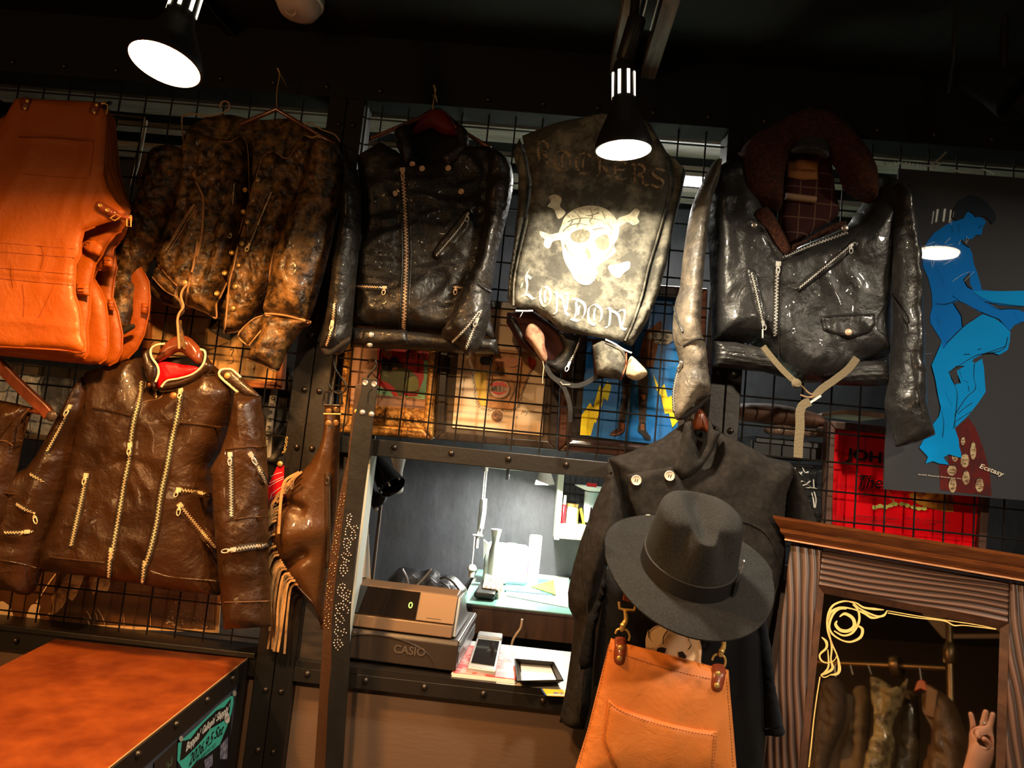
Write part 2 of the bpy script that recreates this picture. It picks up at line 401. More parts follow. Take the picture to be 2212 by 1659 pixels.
# partition: header, posts, rails and lower panels
hz = 2.377
S_('trim_header', MB().span((-3.35, -.03, hz), (3.35, .05, 2.6)), HDR)
S_('trim_post_left', MB().span((-.655, -.03, 0), (-.606, .05, hz)).span((-.604, -.03, 0), (-.555, .05, hz)), BLK, bevel=.002)
S_('trim_post_right', MB().span((.44, -.03, 0), (.479, .05, hz)).span((.481, -.03, 0), (.52, .05, hz)), BLK, bevel=.002)
S_('trim_rail_upper', MB().span((-.555, -.03, 1.408), (.44, .05, 1.452)), BLK, bevel=.002)
S_('trim_rail_lower', MB().span((-.555, -.03, .822), (.44, .05, .858)), BLK, bevel=.002)
S_('trim_rail_left', MB().span((-3.35, -.028, .822), (-.656, .05, .868)).span((-3.35, -.036, .868), (-.656, .05, .882)), BLK, bevel=.002)
S_('trim_rail_right', MB().span((.521, -.028, 1.2), (3.35, .05, 1.24)), BLK, bevel=.002)
S_('wall_panel_low', MB().span((-3.35, .0, 0), (-.656, .03, .822)).span((-.554, .0, 0), (.439, .03, .822)).span((.521, .0, 0), (3.35, .03, 1.2)), BRN)
S_('wall_panel_beside_window', MB().span((-.554, .0, .859), (-.434, .03, 1.407)), TEAL_W)
S_('trim_window_jamb', MB().span((-.434, -.005, .859), (-.428, .06, 1.407)), mat('jamb_lit_white', (.55, .6, .58), .5))  # white is the light on the jamb's side, put into its colour
S_('trim_grid_frame', MB().span((-.572, -.012, 1.452), (-.55, .0, hz)), mat('grey_edge', (.2, .19, .17), .5))
for nm, pts in (('trim_rivets_header', [(x*.15-.066, 2.404) for x in range(-18, 20)]), ('trim_rivets_upper', [(-.364+.15*k, 1.435) for k in range(6)]),
                ('trim_rivets_lower', [(-.519+.15*k, .845) for k in range(7)]), ('trim_rivets_left', [(-.985-.15*k, .845) for k in range(12)]),
                ('trim_rivets_post', [(a, b) for a in (-.62, -.58) for b in (.35, .5, .648, .795, 1.11, 1.26, 1.411, 1.563, 1.71, 1.86, 2.01, 2.16, 2.3)]),
                ('trim_rivets_post_right', [(a, b) for a in (.46, .499) for b in (1.411, 1.563, 1.71, 1.86, 2.01, 2.16)])):
    mb = MB()
    for x, z in pts: mb.lathe((x, -.03, z), FR, [(.0085, -.001), (.0085, .001), (.0075, .0045), (.0045, .007), (.0001, .008)], 14)
    S_(nm, mb, RIV, smooth=True)
# light planks under the workshop ceiling, running along the partition
def plank_band(y0, y1, xa=-2.2, xb=2.6, z=2.62):
    a = PH(1100, y0, z).y; b = PH(1100, y1, z).y
    return (xa, min(a, b), z), (xb, max(a, b), z+.02)
mb = MB()
for a, b in ((200, 252), (276, 309), (338, 352), (383, 408)): mb.span(*plank_band(a, b))
S_('ceiling_planks', mb, PLANK)
# wire grid panels between the posts (one pitch for all three)
GX, GZ, PT = -.5123, 1.6594, .075
def grid(x0, x1, z0, z1, label):
    mb = MB(); r = .0023
    i0 = math.ceil((x0-GX)/PT); i1 = math.floor((x1-GX)/PT)
    for i in range(i0, i1+1): mb.tube([(GX+i*PT, 0, z0), (GX+i*PT, 0, z1)], r, 6)
    j0 = math.ceil((z0+.015-GZ)/PT); j1 = math.floor((z1-GZ)/PT)
    for j in range(j0, j1+1): mb.tube([(x0, -.0045, GZ+j*PT), (x1, -.0045, GZ+j*PT)], r*1.05, 6)
    return tag(mb.build('wire_grid_panel', WIRE, smooth=True), label, 'grid')
grid(-2.4, -.66, .886, hz, 'black wire grid left of the riveted double post, behind the orange aprons')
grid(-.55, .438, 1.456, hz, 'black wire grid between the posts, above the counter window')
grid(.524, 2.4, 1.245, hz, 'black wire grid right of the post, behind the red and blue posters')
# ================================================================ lamps
def px_dir(x, y): return ray(x, y).normalized()
GLOWW = mat('lamp_face_warm', (1, .8, .5), .5, emit=(1., .62, .24), estr=28.); GLOWC = mat('lamp_face_cool', (1, .95, .85), .5, emit=(1., .86, .6), estr=26.)
VENT = mat('vent_glow', (1, .95, .8), .5, emit=(1., .85, .6), estr=4.)
LBLK = mat('lamp_black', (.015, .014, .014), .4)
def spot_lamp(c, n, r, glow, watts, color, label, arm_to=None, spread=150, group=None):
    t = thing('spot_lamp', label, 'lamp', c, group); n = n.normalized(); b = -n
    MB().lathe(c, n, [(r*.97, -.004), (r*.97, .0), (r*.6, .003), (.0001, .004)], 40).build('lamp_face', glow, t, True)
    MB().lathe(c, b, [(r*.99, .0), (r*1.02, .001), (r*1.02, .012), (r*.8, .045), (r*.48, .085), (r*.42, .1), (r*.40, .17), (r*.3, .185), (.0001, .186)], 40).build('lamp_housing', LBLK, t, True)
    x = b.orthogonal().normalized(); y = b.cross(x); mb = MB()
    for k in range(8):
        q = 2*math.pi*k/8+.3; o = x*math.cos(q)+y*math.sin(q); p = c+b*.135+o*r*.405; s2 = b.cross(o)
        mb.box(p, (.006, .003, .05), Matrix((s2, o, b)).transposed())
    mb.build('vent_slot', VENT, t)
    l = area_light('lamp_light', c+n*.008, n, r*1.8, watts, color, spread); l.parent = t; l.matrix_parent_inverse = world_of(t).inverted()
    if arm_to is not None:
        e = c+b*.18; a = Vector(arm_to)
        MB().tube([e, a], .011, 12).build('arm', LBLK, t, True)
        MB().lathe(a, (a-e).normalized(), [(.017, -.05), (.019, -.045), (.019, .03), (.015, .035), (.0001, .036)], 20).build('swivel_joint', LBLK, t, True)
        MB().tube([a, Vector((a.x, a.y, 2.56 if abs(c.x-.13) > .1 else 2.498))], .01, 10).build('stem', LBLK, t, True)
    return t
DN = -UP
# disc facings come from how round each lamp face looks
a = math.radians(18); vl = px_dir(356, 140); dl = DN*math.cos(a)-RT*math.sin(a); dl = (dl-vl*dl.dot(vl)).normalized(); nl = vl*-.52+dl*.86
cl = P(356, 140, .7); spot_lamp(cl, nl, .0605, GLOWW, W_LAMP_L, (1, .5, .16), 'spot lamp glowing amber, upper left above the orange aprons', cl+Vector((-.02, .05, .33)), 165)
vc = px_dir(1347, 325); dc = (DN-vc*DN.dot(vc)).normalized(); nc = vc*-.36+dc*.93
cc = P(1347, 325, .47); spot_lamp(cc, nc, .0575, GLOWC, W_LAMP_C, (1, .85, .62), 'black spot lamp glowing warm white in front of the white-lettered vest', P(1366, 75, .5), 170)
vp = P(2025, 545, -.78); rl = Vector((vp.x, -.06-(.78+.06), vp.z)); spot_lamp(rl, Vector((-.08, -.02, -1)), .075, GLOWC, W_LAMP_R, (1, .86, .66), 'black spot lamp hanging right of the view, reflected in the blue poster', rl+Vector((0, 0, .3)), 165)
# timber joist with the lamp track under it
jx = (.128, .212)
S_('ceiling_joist', MB().span((jx[0]-.02, -2.6, 2.5), (jx[0]+.018, .0, 2.56)).span((jx[1]-.018, -2.6, 2.5), (jx[1]+.02, .0, 2.56)), wood('grey_timber', (.15, .13, .11), (.3, .27, .23), 6, (8, 1, 8), .6, .4))
tr = thing('lamp_track', 'black lamp track under the grey timber joist, top centre', 'track', (.17, -.6, 2.5))
MB().span((.153, -1.6, 2.497), (.187, -.25, 2.52)).build('rail', BLK2, tr); MB().span((.156, -1.6, 2.494), (.159, -.25, 2.497)).span((.181, -1.6, 2.494), (.184, -.25, 2.497)).build('rail_lip', STEEL, tr)
tr = thing('lamp_track', 'thin dark lamp track crossing the ceiling right of the amber lamp', 'track', (-.75, -.6, 2.55))
p0 = PH(450, 5, 2.55); p1 = PH(540, 108, 2.55)
ribbon(MB(), [p0+(p0-p1)*2, p1], .03, .018, Vector((0, 0, -1))).build('rail', BLK2, tr)
ribbon(MB(), [p0+Vector((.012, 0, -.02))+(p0-p1)*2, p1+Vector((.012, 0, -.02))], .003, .002, Vector((0, 0, -1))).build('rail_lip', mat('dull_steel', (.5, .42, .34), .35, metal=1), tr)
# rest of the shop's track lamps, behind the viewer
for k, (x, y, tx, ty, tz) in enumerate(((-1.5, -2.0, -1.0, 0, .95), (-.35, -2.2, -.25, 0, .95), (1.15, -2.2, .55, 0, .95))):
    c = Vector((x, y, 2.3)); spot_lamp(c, Vector((tx, ty, tz))-c, .05, GLOWW if k == 0 else GLOWC, W_TRACK*(.9, .8, .9)[k], ((1, .5, .17), (1, .62, .3), (1, .8, .58))[k],
              ('amber shop lamp aimed at the aprons, behind the viewer', 'warm shop lamp aimed at the counter window, behind the viewer', 'warm white shop lamp aimed at the fedora, behind the viewer')[k], c+Vector((0, -.03, .26)), 47)
t = thing('fill_globe', 'added round floor lamp brightening the back of the shop, behind the viewer', 'lamp', (-2.2, -3.5, 0))
MB().lathe((-2.2, -3.5, 1.3), (0, 0, 1), [(.2*math.sin(math.pi*k/14), -.2*math.cos(math.pi*k/14)) for k in range(15)], 28).build('shade', mat('fill_globe_glow', (1, .8, .6), .6, emit=(1, .55, .22), estr=W_FILL_GLOBE), t, True); MB().lathe((-2.2, -3.5, 0), (0, 0, 1), [(.14, 0), (.14, .02), (.015, .03), (.012, 1.1)], 20).build('stand', LBLK, t)  # unseen globe put in to brighten the shop the mirror shows
# unlit spot fixtures on the dark ceiling at the upper right
t = thing('ceiling_fixture', 'unlit black spotlight on the dark ceiling, upper right', 'lamp', P(2150, 200, .3)); c = P(2165, 195, .3)
MB().lathe(c, (.3, -.6, -.6), [(.0001, -.1), (.03, -.1), (.04, -.02), (.055, .05), (.05, .05), (.04, .0), (.0001, -.01)], 28).build('lamp_housing', LBLK, t, True)
MB().tube([c+Vector((0, 0, .04)), P(2168, 165, .3), Vector((c.x, c.y, 2.56))], .008, 10).build('arm', LBLK, t, True)
mb = MB(); e_ = P(2060, 130, .4); mb.tube([P(2050, 200, .3), e_, Vector((e_.x, e_.y, 2.56))], .004, 8); tag(mb.build('cable', LBLK, smooth=True), 'thin black cable looping on the ceiling near the unlit spotlight', 'cable')
# smoke alarm
c = PH(648, -6, 2.56); t = thing('smoke_alarm', 'round white smoke alarm on the ceiling at the top edge', 'alarm', c); dn = Vector((0, 0, -1))
AL = mat('alarm_cream', (.75, .62, .52), .45)
MB().lathe(c, dn, [(.062, -.002), (.062, .016), (.056, .018), (.054, .03), (.046, .044), (.03, .05), (.0001, .052)], 48).build('cover', AL, t, True)
mb = MB(); cc2 = c+Vector((-.012, -.024, -.0475)); ax = Vector((-.2, -.45, -.87)).normalized()
mb.lathe(cc2, ax, [(.019, -.001), (.019, .0015), (.017, .0015), (.017, .0005), (.0001, .0005)], 28); mb.build('grille_ring', AL, t, True)
mb = MB(); x = ax.orthogonal().normalized(); y = ax.cross(x)
for i in range(-6, 7):
    for j in range(-6, 7):
        if i*i+j*j < 36: mb.box(cc2+x*(i*.0025)+y*(j*.0025)+ax*.0008, (.0012, .0012, .0006), Matrix((x, y, ax)).transposed())
mb.build('grille_holes', mat('hole_black', (.02, .015, .01), .8), t)
# tube added to brighten the workshop; its glowing bar stands in for lit planks
t = thing('fill_tube', 'added white glowing tube in the workshop behind the header', 'lamp', (.25, .75, 2.56))
MB().span((-.1, .72, 2.56), (.9, .78, 2.6)).build('lamp_housing', WHITE, t)
MB().tube([(-.08, .75, 2.545), (.88, .75, 2.545)], .013, 12).build('tube', mat('tube_glow', (1, 1, 1), .5, emit=(.95, 1, .97), estr=12), t, True)
for x in (-.05, .85): MB().tube([(x, .75, 2.6), (x, .75, 2.72)], .004, 6).build('hanging_rod', WHITE, t)
l = area_light('lamp_light', (.4, .75, 2.52), (0, 0, -1), .9, W_BACK, (1., .96, .88)); l.data.shape = 'RECTANGLE'; l.data.size = .95; l.data.size_y = .05
l.parent = t; l.matrix_parent_inverse = world_of(t).inverted()
# ================================================================ reading aid: lists below are noted in enlargements (origin, scale)
def Zm(ox, oy, s):
    def f(*n): return [(ox+n[i]/s, oy+n[i+1]/s) for i in range(0, len(n), 2)]
    return f
A1 = Zm(0, 0, 2.962); A2 = Zm(700, 0, 2.962); A3 = Zm(1440, 0, 2.865); A4 = Zm(0, 500, 3.95); A5 = Zm(500, 560, 3.95); A6 = Zm(1000, 560, 3.95)
B1 = Zm(1500, 560, 2.812); B2 = Zm(0, 720, 3.19); B3 = Zm(0, 1140, 3.197); B4 = Zm(540, 820, 2.675); B5 = Zm(740, 960, 2.861); B6 = Zm(1200, 900, 2.186); B7 = Zm(1640, 1100, 2.969); B8 = Zm(380, 1340, 2.404)
X1 = Zm(0, 0, 1)
# leathers
L_OLD = leather('worn_gold_sheen_leather', (.030, .017, .008), .32, (.50, .25, .075), 38, (.42, .86), 1., 120, .1)  # tan wear, brightened so it also carries the lamp's golden sheen
L_BIK = leather('black_biker_leather', (.016, .014, .013), .36, (.05, .036, .024), 11, (.5, .72), .75, 170, .2)
L_HIG = leather('black_glossy_leather', (.022, .021, .021), .33, (.055, .05, .045), 7, (.52, .75), .55, 200, .25)
L_BRN = leather('dark_brown_leather', (.026, .0105, .0035), .32, (.055, .023, .008), 6, (.4, .7), .6, 190, .2)
L_VST = leather('faded_black_leather', (.075, .071, .058), .8, (.34, .32, .25), 18, (.45, .7), .6, 150, 0)
L_ORG = leather('orange_leather', (.36, .072, .002), .5, (.44, .10, .004), 5, (.35, .7), .3, 260, .05)
L_TAN = leather('tan_leather', (.58, .17, .035), .5, (.66, .22, .05), 5, (.3, .7), .3, 260, .05)
L_RED = leather('redbrown_leather', (.22, .045, .018), .3, None, bump=.3, coat=.4)
L_DRK = leather('plain_black_leather', (.010, .0095, .0095), .42, None, bump=.15)
mat('dull_snap', (.42, .28, .12), .45, metal=.7)
SEAMC = mat('seam_brown', (.13, .06, .025), .5)
EDGE = mat('raw_edge_tan', (.50, .27, .12), .7); CREAM = mat('cream_piping', (.85, .72, .5), .5)
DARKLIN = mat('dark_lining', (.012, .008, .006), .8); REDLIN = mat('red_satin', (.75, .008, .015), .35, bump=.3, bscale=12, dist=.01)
HWOOD = wood('hanger_wood', (.16, .035, .012), (.24, .06, .02), 6, (6, 1, 1), .25, .1, coat=.6)
def seam(S, px, parent, m, r=.0012, e=.0006, name='seam'): return piping(name, S, px, r, m, parent, e)
# ---------------------------------------------------------------- orange aprons on a hook, front one overlapping four more
fr = A4(715,0, 690,100, 690,200, 645,280, 635,440, 640,540, 680,660, 695,760, 700,880, 728,960, 723,1025, 690,1040, 500,1010, 0,985)
ap1 = [(35,213),(130,217),(228,222),(231,250),(227,330),(224,375),(232,405),(250,435),(272,458),(262,474),(236,480),(205,490)]+fr+[(-70,735),(-70,300),(0,275)]
ap2 = [(60,222),(232,228),(234,300),(233,360),(245,400),(262,430),(283,455),(278,478)]+A4(1040,0, 990,20, 905,130, 870,200, 815,280, 790,380, 772,470, 772,560, 765,700, 745,830, 752,950, 752,1040, 720,1085, 640,1092, 0,1012)+[(-70,755),(-70,300)]
ap3 = [(60,228),(236,236),(240,300),(243,360),(256,405),(275,440),(284,470)]+A4(1070,30, 1020,90, 965,150, 960,280, 900,330, 830,330, 800,400, 860,500, 900,600, 915,700, 925,850, 925,1000, 905,1090, 850,1130, 770,1135, 0,1060)+[(-70,770),(-70,300)]
ap4 = [(70,240),(244,250),(247,300),(252,370),(268,420),(283,450)]+A4(1060,60, 985,140, 1000,300, 975,420, 960,560, 1010,700, 1045,880, 1040,1020, 1000,1110, 930,1145, 800,1130, 0,1050)+[(-70,765),(-70,300)]
ap5 = [(80,245),(248,254),(253,300),(260,370),(274,420),(285,448),(276,520),(300,560),(312,590)]+A4(1270,430, 1280,560, 1270,700, 1230,880, 1170,1000, 1090,1085, 1000,1130, 900,1120)+[(60,765),(60,300)]
leaf = ('orange leather apron at the front of the hook stack, pocket and two brown tabs showing', 'orange leather apron second in the stack, its rolled edge beside the front one',
        'orange leather apron third in the stack, wide rounded lower corner', 'orange leather apron fourth in the stack, mostly hidden edge', 'orange leather apron hindmost in the stack, yellowish rounded corner beside the worn sleeve')
aps = []
for k, (o, lab) in enumerate(zip((ap1, ap2, ap3, ap4, ap5), leaf)):
    d = .33-.045*k; t = thing('leather_apron', lab, 'apron', P(130, 480, d), 'orange aprons on the hook')
    cr = [] 
    if k == 0:
        cr = [(A1(110,872, 400,880, 600,900), -.002, .003), (A1(115,885, 600,912), .0022, .006), (A1(590,900, 575,1100), -.0012, .003), (A4(0,95, 400,130, 640,150), -.001, .003), (A4(0,310, 640,370), -.0015, .003), (A4(0,330, 640,390), .002, .008),
              (A4(0,400, 450,440, 640,460), -.0015, .003), (A4(0,730, 300,760, 680,805), -.0018, .003), (A4(0,745, 680,820), .002, .008), (A4(350,130, 370,200, 350,330), -.0025, .006), (A4(90,300, 110,480), -.002, .006), (A4(450,460, 380,640, 320,740), -.001, .002)]
    s = Puff('apron_body', o, d, .006, L_ORG, t, R=.01, amp=.004 if k == 0 else .005, fs=(7, 3), creases=cr, seed=k+1, cell=.009, back=.2, smooth=False)
    piping('rolled_edge', s, o[-len(fr)-4:-2] if k == 0 else o[8:-4], .0025, L_ORG, t, .0, curve=False)
    aps.append((t, s))
t, s = aps[0]
ASM = mat('apron_seam', (.22, .035, .002), .7)
for q in (A1(115,874, 350,878, 600,902), A1(600,902, 592,1000, 575,1120), A1(130,1110, 400,1135, 560,1140), A4(0,98, 300,122, 640,150), A4(0,175, 640,225), A4(0,312, 330,340, 635,368), A4(0,402, 320,432, 640,460), A4(0,728, 350,768, 682,805), A4(350,125, 368,220, 345,320), A4(88,300, 95,400, 110,480), A4(190,450, 205,600, 195,740), A4(455,460, 400,590, 325,740)): strip('stitching', s, q, .0011, ASM, t, t=.0003, e=.0003)
strip('stitching', s, A1(115,880, 350,885, 600,905), .001, L_RED, t); strip('stitching', s, A4(0,985, 300,1000, 700,1030), .001, L_RED, t, e=.001)
for q in (A1(150,628, 205,632, 200,640, 185,690, 160,708, 135,700, 132,680), A1(600,655, 645,658, 645,680, 630,715, 605,732, 575,722, 575,695)):
    b = Puff('tab', q, .33, .004, L_RED, t, R=.004, on=s, amp=0, cell=.005); c = sum((Vector(v) for v in q), Vector((0, 0)))/len(q)
    for k in (-8, 8): dome('tab_rivet', b.at(c.x-k*.3, c.y+k, .001), .0045, BRASS, b.o)
# side strap, buckles and the belt loops on the rolled edges
b = Puff('side_strap', A1(615,1300, 640,1290, 680,1310, 760,1360, 750,1400, 700,1385, 620,1340), .36, .005, L_RED, t, R=.005, on=s, amp=0, cell=.005, lift=.005)
for q in A1(642,1315, 688,1345): dome('strap_rivet', b.at(*q, .001), .005, BRASS, b.o, ring=True)
Puff('side_strap', A1(745,1362, 800,1378, 848,1385, 848,1418, 800,1410, 742,1392), .37, .005, L_RED, t, R=.005, amp=0, cell=.005, smooth=False)
for q in (A1(705,1395, 745,1372, 775,1385, 735,1412), A1(812,1385, 838,1378, 838,1450, 812,1448)):
    MB().tube([P(*v, .375) for v in q], .0016, 6, True).build('buckle', BRASS, t, True)
MB().tube([P(*v, .36) for v in A1(650,665, 665,660, 690,672, 688,700, 680,730)], .0016, 6).build('hook', BRASS, t, True)
for k, q in ((1, A4(745,80, 800,70, 870,110, 880,150, 850,210, 760,185, 712,150, 720,110)), (1, A4(655,450, 762,452, 762,550, 655,545)), (2, A4(885,210, 945,212, 965,235, 965,310, 885,300)), (3, A4(832,545, 885,545, 890,640, 832,638)), (3, A4(922,580, 970,582, 972,680, 930,672)), (4, A4(1210,610, 1270,620, 1255,705, 1205,700))):
    t, s = aps[k]; b = Puff('belt_loop', q, s.d+.02, .005, L_ORG, t, R=.005, amp=0, smooth=False, cell=.005)
    c0 = (Vector(q[0])+Vector(q[1]))/2; 
    for f in (.35, .65):
        a_ = Vector(q[0]).lerp(Vector(q[-1]), f); b_ = Vector(q[1]).lerp(Vector(q[-2]), f); strip('stitching', b, [tuple(a_.lerp(b_, .1)), tuple(a_.lerp(b_, .9))], .0008, L_RED, b.o)
tag(MB().tube([(-1.62, -.01, 2.27), (-1.60, -.36, 2.262)], .006, 8).tube([P(225, 232, .36), P(232, 225, .2), P(238, 222, .01)], .005, 8).build('hook_bar', BLK2, smooth=True), 'black hook bar holding the stack of orange aprons at the top', 'hook')
# ---------------------------------------------------------------- jacket B: distressed tan-edged black jacket
TB = thing('leather_jacket', 'heavily worn black leather jacket with tan raw edges, hanging open above the brown jacket', 'jacket', P(500, 480, .1))
Puff('back_panel', X1(398,300, 440,262, 500,250, 560,262, 640,260, 690,300, 700,360, 655,470, 620,560, 590,640, 560,690, 520,650, 480,690, 430,660, 395,668, 330,640, 345,560, 380,450, 405,380), .06, .03, L_OLD, TB, amp=.008, fs=(16, 4), seed=3)
bl = Puff('front_panel', A1(1180,960, 1240,840, 1400,905, 1480,905, 1540,870, 1580,920, 1592,1100, 1592,1300, 1565,1380, 1535,1490)+A4(2020,120, 1985,300, 1940,430, 1880,560, 1848,620, 1848,735, 1810,722, 1760,690, 1640,645, 1590,620, 1500,480, 1350,290, 1345,240, 1375,130)+A1(1010,1640, 1060,1500, 1130,1340, 1160,1200), .11, .035, L_OLD, TB, R=.03, amp=.013, fs=(30, 5), ang=-6, seed=11, smooth=False, cell=.006, fine=.006,
         creases=[(A1(1250,1310, 1180,1430, 1060,1620), -.006, .006), (A1(1490,1200, 1480,1500), -.006, .005), (A4(1360,290, 1500,430), -.005, .004)])
br = Puff('front_panel', A1(1600,1280, 1650,1110, 1685,1000, 1750,970, 1840,1015, 1900,930, 1950,870, 2060,930, 2000,1130, 1960,1290, 1850,1480)+A4(2420,100, 2330,400, 2230,620, 2140,760, 2100,820, 2040,850, 1920,868, 1925,800, 1945,570, 1960,430, 1995,300, 2020,180, 2060,60), .125, .035, L_OLD, TB, R=.03, amp=.013, fs=(26, 6), ang=18, seed=14, smooth=False, cell=.006, fine=.006,
         creases=[(A1(1760,1240, 1700,1370, 1600,1560), -.006, .006), (A1(1960,1290, 1830,1450, 1750,1659), -.006, .008)])
bs = Puff('sleeve', X1(333,330, 314,392, 294,446, 280,486, 268,515, 252,575, 244,610, 244,640, 246,680, 248,703, 243,722, 258,730, 278,720, 293,712, 297,697, 302,677, 305,642, 308,611, 319,583, 337,550, 352,525, 356,500, 368,470, 388,430, 405,390, 408,345, 385,318), .13, .045, L_OLD, TB, R=.04, amp=.010, fs=(13, 18), ang=-20, seed=21, cell=.006, fine=.006)
bs2 = Puff('sleeve', X1(700,305, 735,325, 742,400, 726,480, 708,560, 692,620, 668,690, 640,695, 575,682, 578,640, 590,580, 600,530, 625,470, 650,420, 668,360, 680,315), .15, .05, L_OLD, TB, R=.045, amp=.009, fs=(18, 6), ang=16, seed=27, cell=.007, fine=.003)
bc2 = Puff('cuff', A5(290,468, 480,492, 680,540, 590,620, 500,750, 440,870, 388,960, 250,900, 130,848, 240,700, 280,560), .145, .045, L_OLD, TB, R=.04, amp=.008, fs=(16, 20), seed=31, cell=.006)
bt = Puff('cuff_strap', A5(285,478, 180,515, 58,645, 140,740, 200,690, 262,600), .16, .012, L_OLD, TB, R=.01, amp=.003, seed=5, smooth=False, cell=.006)
bc1 = Puff('cuff', A4(965,430, 1060,412, 1150,425, 1205,465, 1205,560, 1195,700, 1172,780, 1160,840, 1090,870, 1020,908, 968,905, 955,885, 980,800, 970,700, 963,560), .138, .047, L_OLD, TB, R=.04, amp=.008, fs=(25, 20), seed=37, cell=.005)
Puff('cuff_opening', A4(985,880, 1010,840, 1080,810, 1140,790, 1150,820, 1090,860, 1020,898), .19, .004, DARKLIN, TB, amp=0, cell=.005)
PE = lambda S, px, r=.0022, e=.001: piping('raw_edge', S, px, r, EDGE, TB, e)
PE(bl, A1(1240,1100, 1265,1180, 1300,1260, 1302,1350, 1292,1500, 1262,1640)+A4(1690,80, 1660,250, 1625,400, 1600,520, 1590,615), .003)
PE(bl, A4(1590,620, 1650,648, 1760,692, 1805,722, 1848,735, 1848,622, 1880,560, 1940,430, 1985,300)); PE(bl, A1(1410,905, 1480,905, 1540,870, 1580,920, 1592,1100, 1592,1300, 1555,1400, 1530,1500), .0013)
PE(br, A4(2030,130, 1995,300, 1960,430, 1945,570, 1925,800, 1920,864, 2040,850, 2100,815)); PE(br, A1(1600,1280, 1650,1100, 1685,1000, 1750,972, 1840,1015, 1890,940), .0013)
PE(br, A1(1955,1285, 1900,1350, 1830,1440, 1780,1560)+A4(2345,150, 2312,300, 2300,420), .0028)
for q in (A1(1240,1308, 1165,1420, 1055,1608), A1(1258,1318, 1185,1440, 1072,1618)): PE(bl, q, .0018)
PE(bs2, A5(290,464, 400,470, 520,492, 680,538), .0032); PE(bc2, A5(290,480, 400,488, 520,508, 660,545), .002); PE(bc2, A5(130,850, 250,900, 388,958), .002)
PE(bt, A5(285,478, 180,515, 58,645, 140,738), .0016); PE(bt, A5(150,735, 210,660, 262,600), .0018)
PE(bc1, A4(966,432, 1060,412, 1150,425, 1205,465), .0025); PE(bc1, A4(968,905, 958,885, 985,860, 1000,880), .003)
piping('raw_edge', Flat(.11), A1(1410,690, 1412,665, 1430,648, 1460,655, 1468,685, 1440,715, 1340,745, 1230,727, 1180,740, 1164,765, 1170,880, 1182,1000), .0022, EDGE, TB)
piping('raw_edge', Flat(.14), A1(1935,868, 2000,880, 2035,872, 2060,900, 2070,932), .003, EDGE, TB); piping('raw_edge', Flat(.13), A1(1950,800, 1985,788, 2060,830, 2140,860, 2175,905), .0018, EDGE, TB)
piping('raw_edge', bl, A4(1352,285, 1420,370, 1515,468), .0018, EDGE, TB); 
bb = Puff('waist_strap', A4(1350,290, 1300,385, 1400,500, 1515,560, 1530,480, 1440,390), .12, .015, L_OLD, TB, R=.015, amp=.004, seed=8, smooth=False, cell=.006)
piping('raw_edge', bb, A4(1300,388, 1400,498, 1512,560), .0016, EDGE, TB)
for q in A1(1568,1215, 1557,1355, 1485,1617)+A4(1978,182, 1918,355, 1852,528): dome('eyelet', bl.at(*q, .001), .0065, BRASS, TB, ring=True)
for q in A1(1650,1150, 1620,1280, 1584,1418, 1549,1560)+A4(2065,102, 2033,292, 2007,472, 1987,658): dome('snap', br.at(*q, .001), .0075, MATS['dull_snap'], TB)
zipper(bl, A1(1500,1180, 1490,1330, 1478,1510), TB, w=.008, teeth=.0028, slider=.97, pull=.016); zipper(br, A1(1740,1230, 1680,1370, 1590,1590), TB, w=.009, teeth=.003, slider=.97, pull=.018)
zipper(bl, A1(1248,1314, 1175,1430, 1064,1612), TB, w=.006, teeth=.0022)
# knotted waist belt that carries the brown jacket's hanger
kn = [P(*q, .2) for q in A4(1560,430, 1510,500, 1505,560, 1545,600, 1560,680, 1520,720)]
MB().tube(catmull(kn, False, 4), .0045, 8, flat=.6).build('belt_lace', L_OLD, TB, True); MB().tube(catmull([P(*q, .205) for q in A4(1600,450, 1560,500, 1545,560, 1565,640, 1530,700, 1515,760, 1520,850, 1530,1000)], False, 4), .003, 8).build('belt_lace', EDGE, TB, True)
ribbon(MB(), catmull([P(*q, .2) for q in A4(1540,760, 1545,850, 1555,930, 1580,1005)], False, 4), [.006]*4+[.012]*7+[.004]*2, .003).build('belt_lace', L_OLD, TB); dome('snap', P(*A4(1573,440)[0], .2), .009, mat('dull_brass', (.5, .3, .14), .5, metal=.8), TB)
# wire hanger tops seen in the dark over the jackets
for q, lab in (([(598,232),(598,200),(604,160),(600,150)], 'wire hanger hook over the worn jacket'), ([(935,240),(936,222),(941,196),(937,186)], 'wire hanger hook above the red collar lining of the biker jacket'), ([(1741,273),(1745,256),(1749,243),(1744,238)], 'wire hanger hook above the fur collar')):
    t = thing('coat_hanger', lab, 'hanger', P(*q[0], .1)); e = P(*q[0], .1); MB().tube(catmull([P(*v, .1) for v in q]+[P(q[-1][0], q[-1][1], .1)+Vector((0, .09, -.01))], False, 4), .0018, 8).build('hook', BRASS, t, True)
    MB().tube([e+Vector((-.16, .02, -.08)), e+Vector((0, 0, -.005)), e+Vector((.16, .02, -.08))], .006, 8).build('shoulder_bar', HWOOD, t, True)
